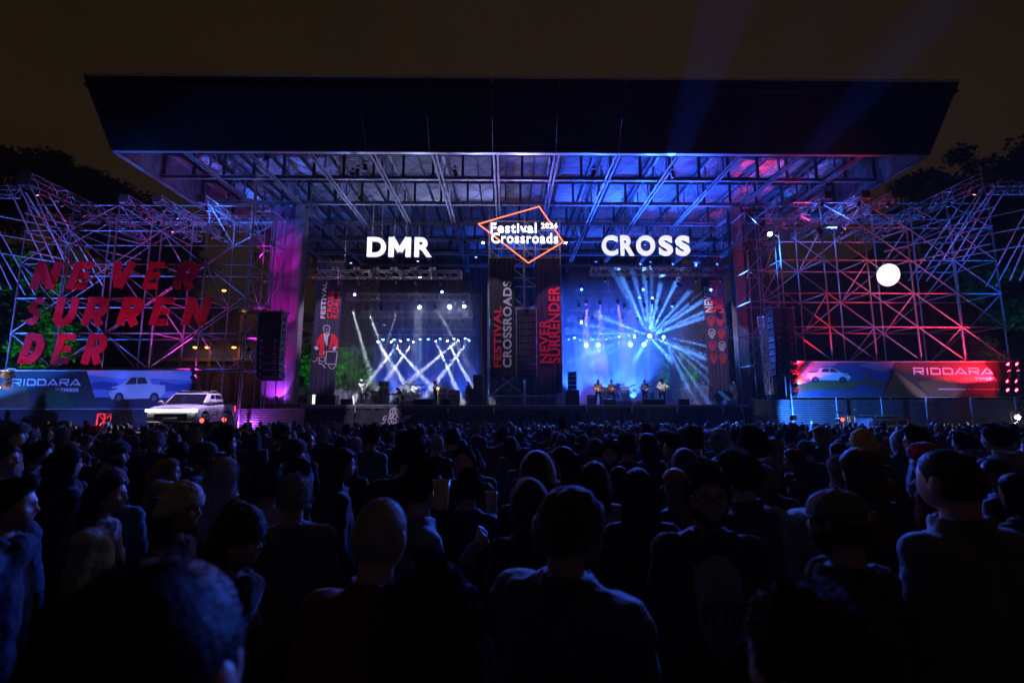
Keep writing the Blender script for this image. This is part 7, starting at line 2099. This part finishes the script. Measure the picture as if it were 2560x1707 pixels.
mb = MB(); mb.box((-.02,-.115,.1),(.30,-.102,.9)); link('lit_panel', mb.mesh('lit_panel', emit('work_panel', (.95,.93,.85), 2.5)), T)
T = thing('flight_case', 'dark flight case under the drummer banner', 'case', at(817, 35.5)); mb = MB(); mb.bbox((-.75,-.3,.0),(.75,.3,.72),.03); link('case_body', mb.mesh('case_body', M['black_metal']), T)
mb = MB(); mb.box((-.76,-.31,.0),(-.73,-.28,.73)); mb.box((.73,-.31,0),(.76,-.28,.73)); link('corner_rail', mb.mesh('corner_rail', M['alu']), T)
T = thing('flight_case', 'blue lit flight case on stage right of the skull banner', 'case', at(1830, 34)); mb = MB(); mb.bbox((-.5,-.3,.0),(.5,.3,.35),.03); link('case_body', mb.mesh('case_body', M['white_gloss']), T)
mb = MB(); mb.box((-.51,-.31,.0),(-.48,-.28,.36)); link('corner_rail', mb.mesh('corner_rail', M['alu']), T)
# light that falls on the players
pl = 'front spots on the musicians'
for k, (u, c_, w, dg) in enumerate(((905,(.8,.85,1),16000,10),(965,(.5,.65,1),500,16),(1037,(.7,.8,1),34000,7),(1090,(1,.8,.75),20000,7),(1130,(.8,.85,1),800,12),(1510,(1,.72,.75),14000,10),(1565,(.6,.7,1),14000,9),(1615,(.8,.75,1),14000,7),(1656,(1,.9,.95),8000,7),(1730,(.6,.8,1),14000,10))):
    b_ = at(u, 33.7 if u not in (1037,1565) else 37.6); fixture(f'{ORD[k]} small front spot from the left, under the front stage trusses', (b_.x*.9+.6, 31.6, 13.0), b_ + Vector((0,0,1.1)), c_, w, dg, 0, group=pl, size=.8)
# rim light thrown onto the crowd from the stages
cw = 'crowd facing lamps on the front trusses'
for k, (x, z, c_, w, ax) in enumerate(((-10.5,9.6,(.45,.16,.9),1700,-8),(-4.5,9.8,(.2,.2,1),2200,-2),(5.2,10,(.03,.12,1),16000,1),(9.5,10,(.03,.11,1),20000,4),(14.2,10,(.03,.12,1),15000,10))):
    fixture(f'{ORD[k]} crowd facing lamp from the left on the front stage trusses', (x, 32.6, z), (ax, 9, -1), c_, w, 42, 1.5, group=cw, size=.9, soft=.1)
bpy.data.scenes.remove(WS)
bpy.data.batch_remove(JUNK)
print('people', NP[0], 'cand', len(cand), 'lamps', NL[0], 'objects', len(bpy.data.objects), 'tris', sum(len(m.loop_triangles) if m.loop_triangles else len(m.polygons)*2 for m in bpy.data.meshes))
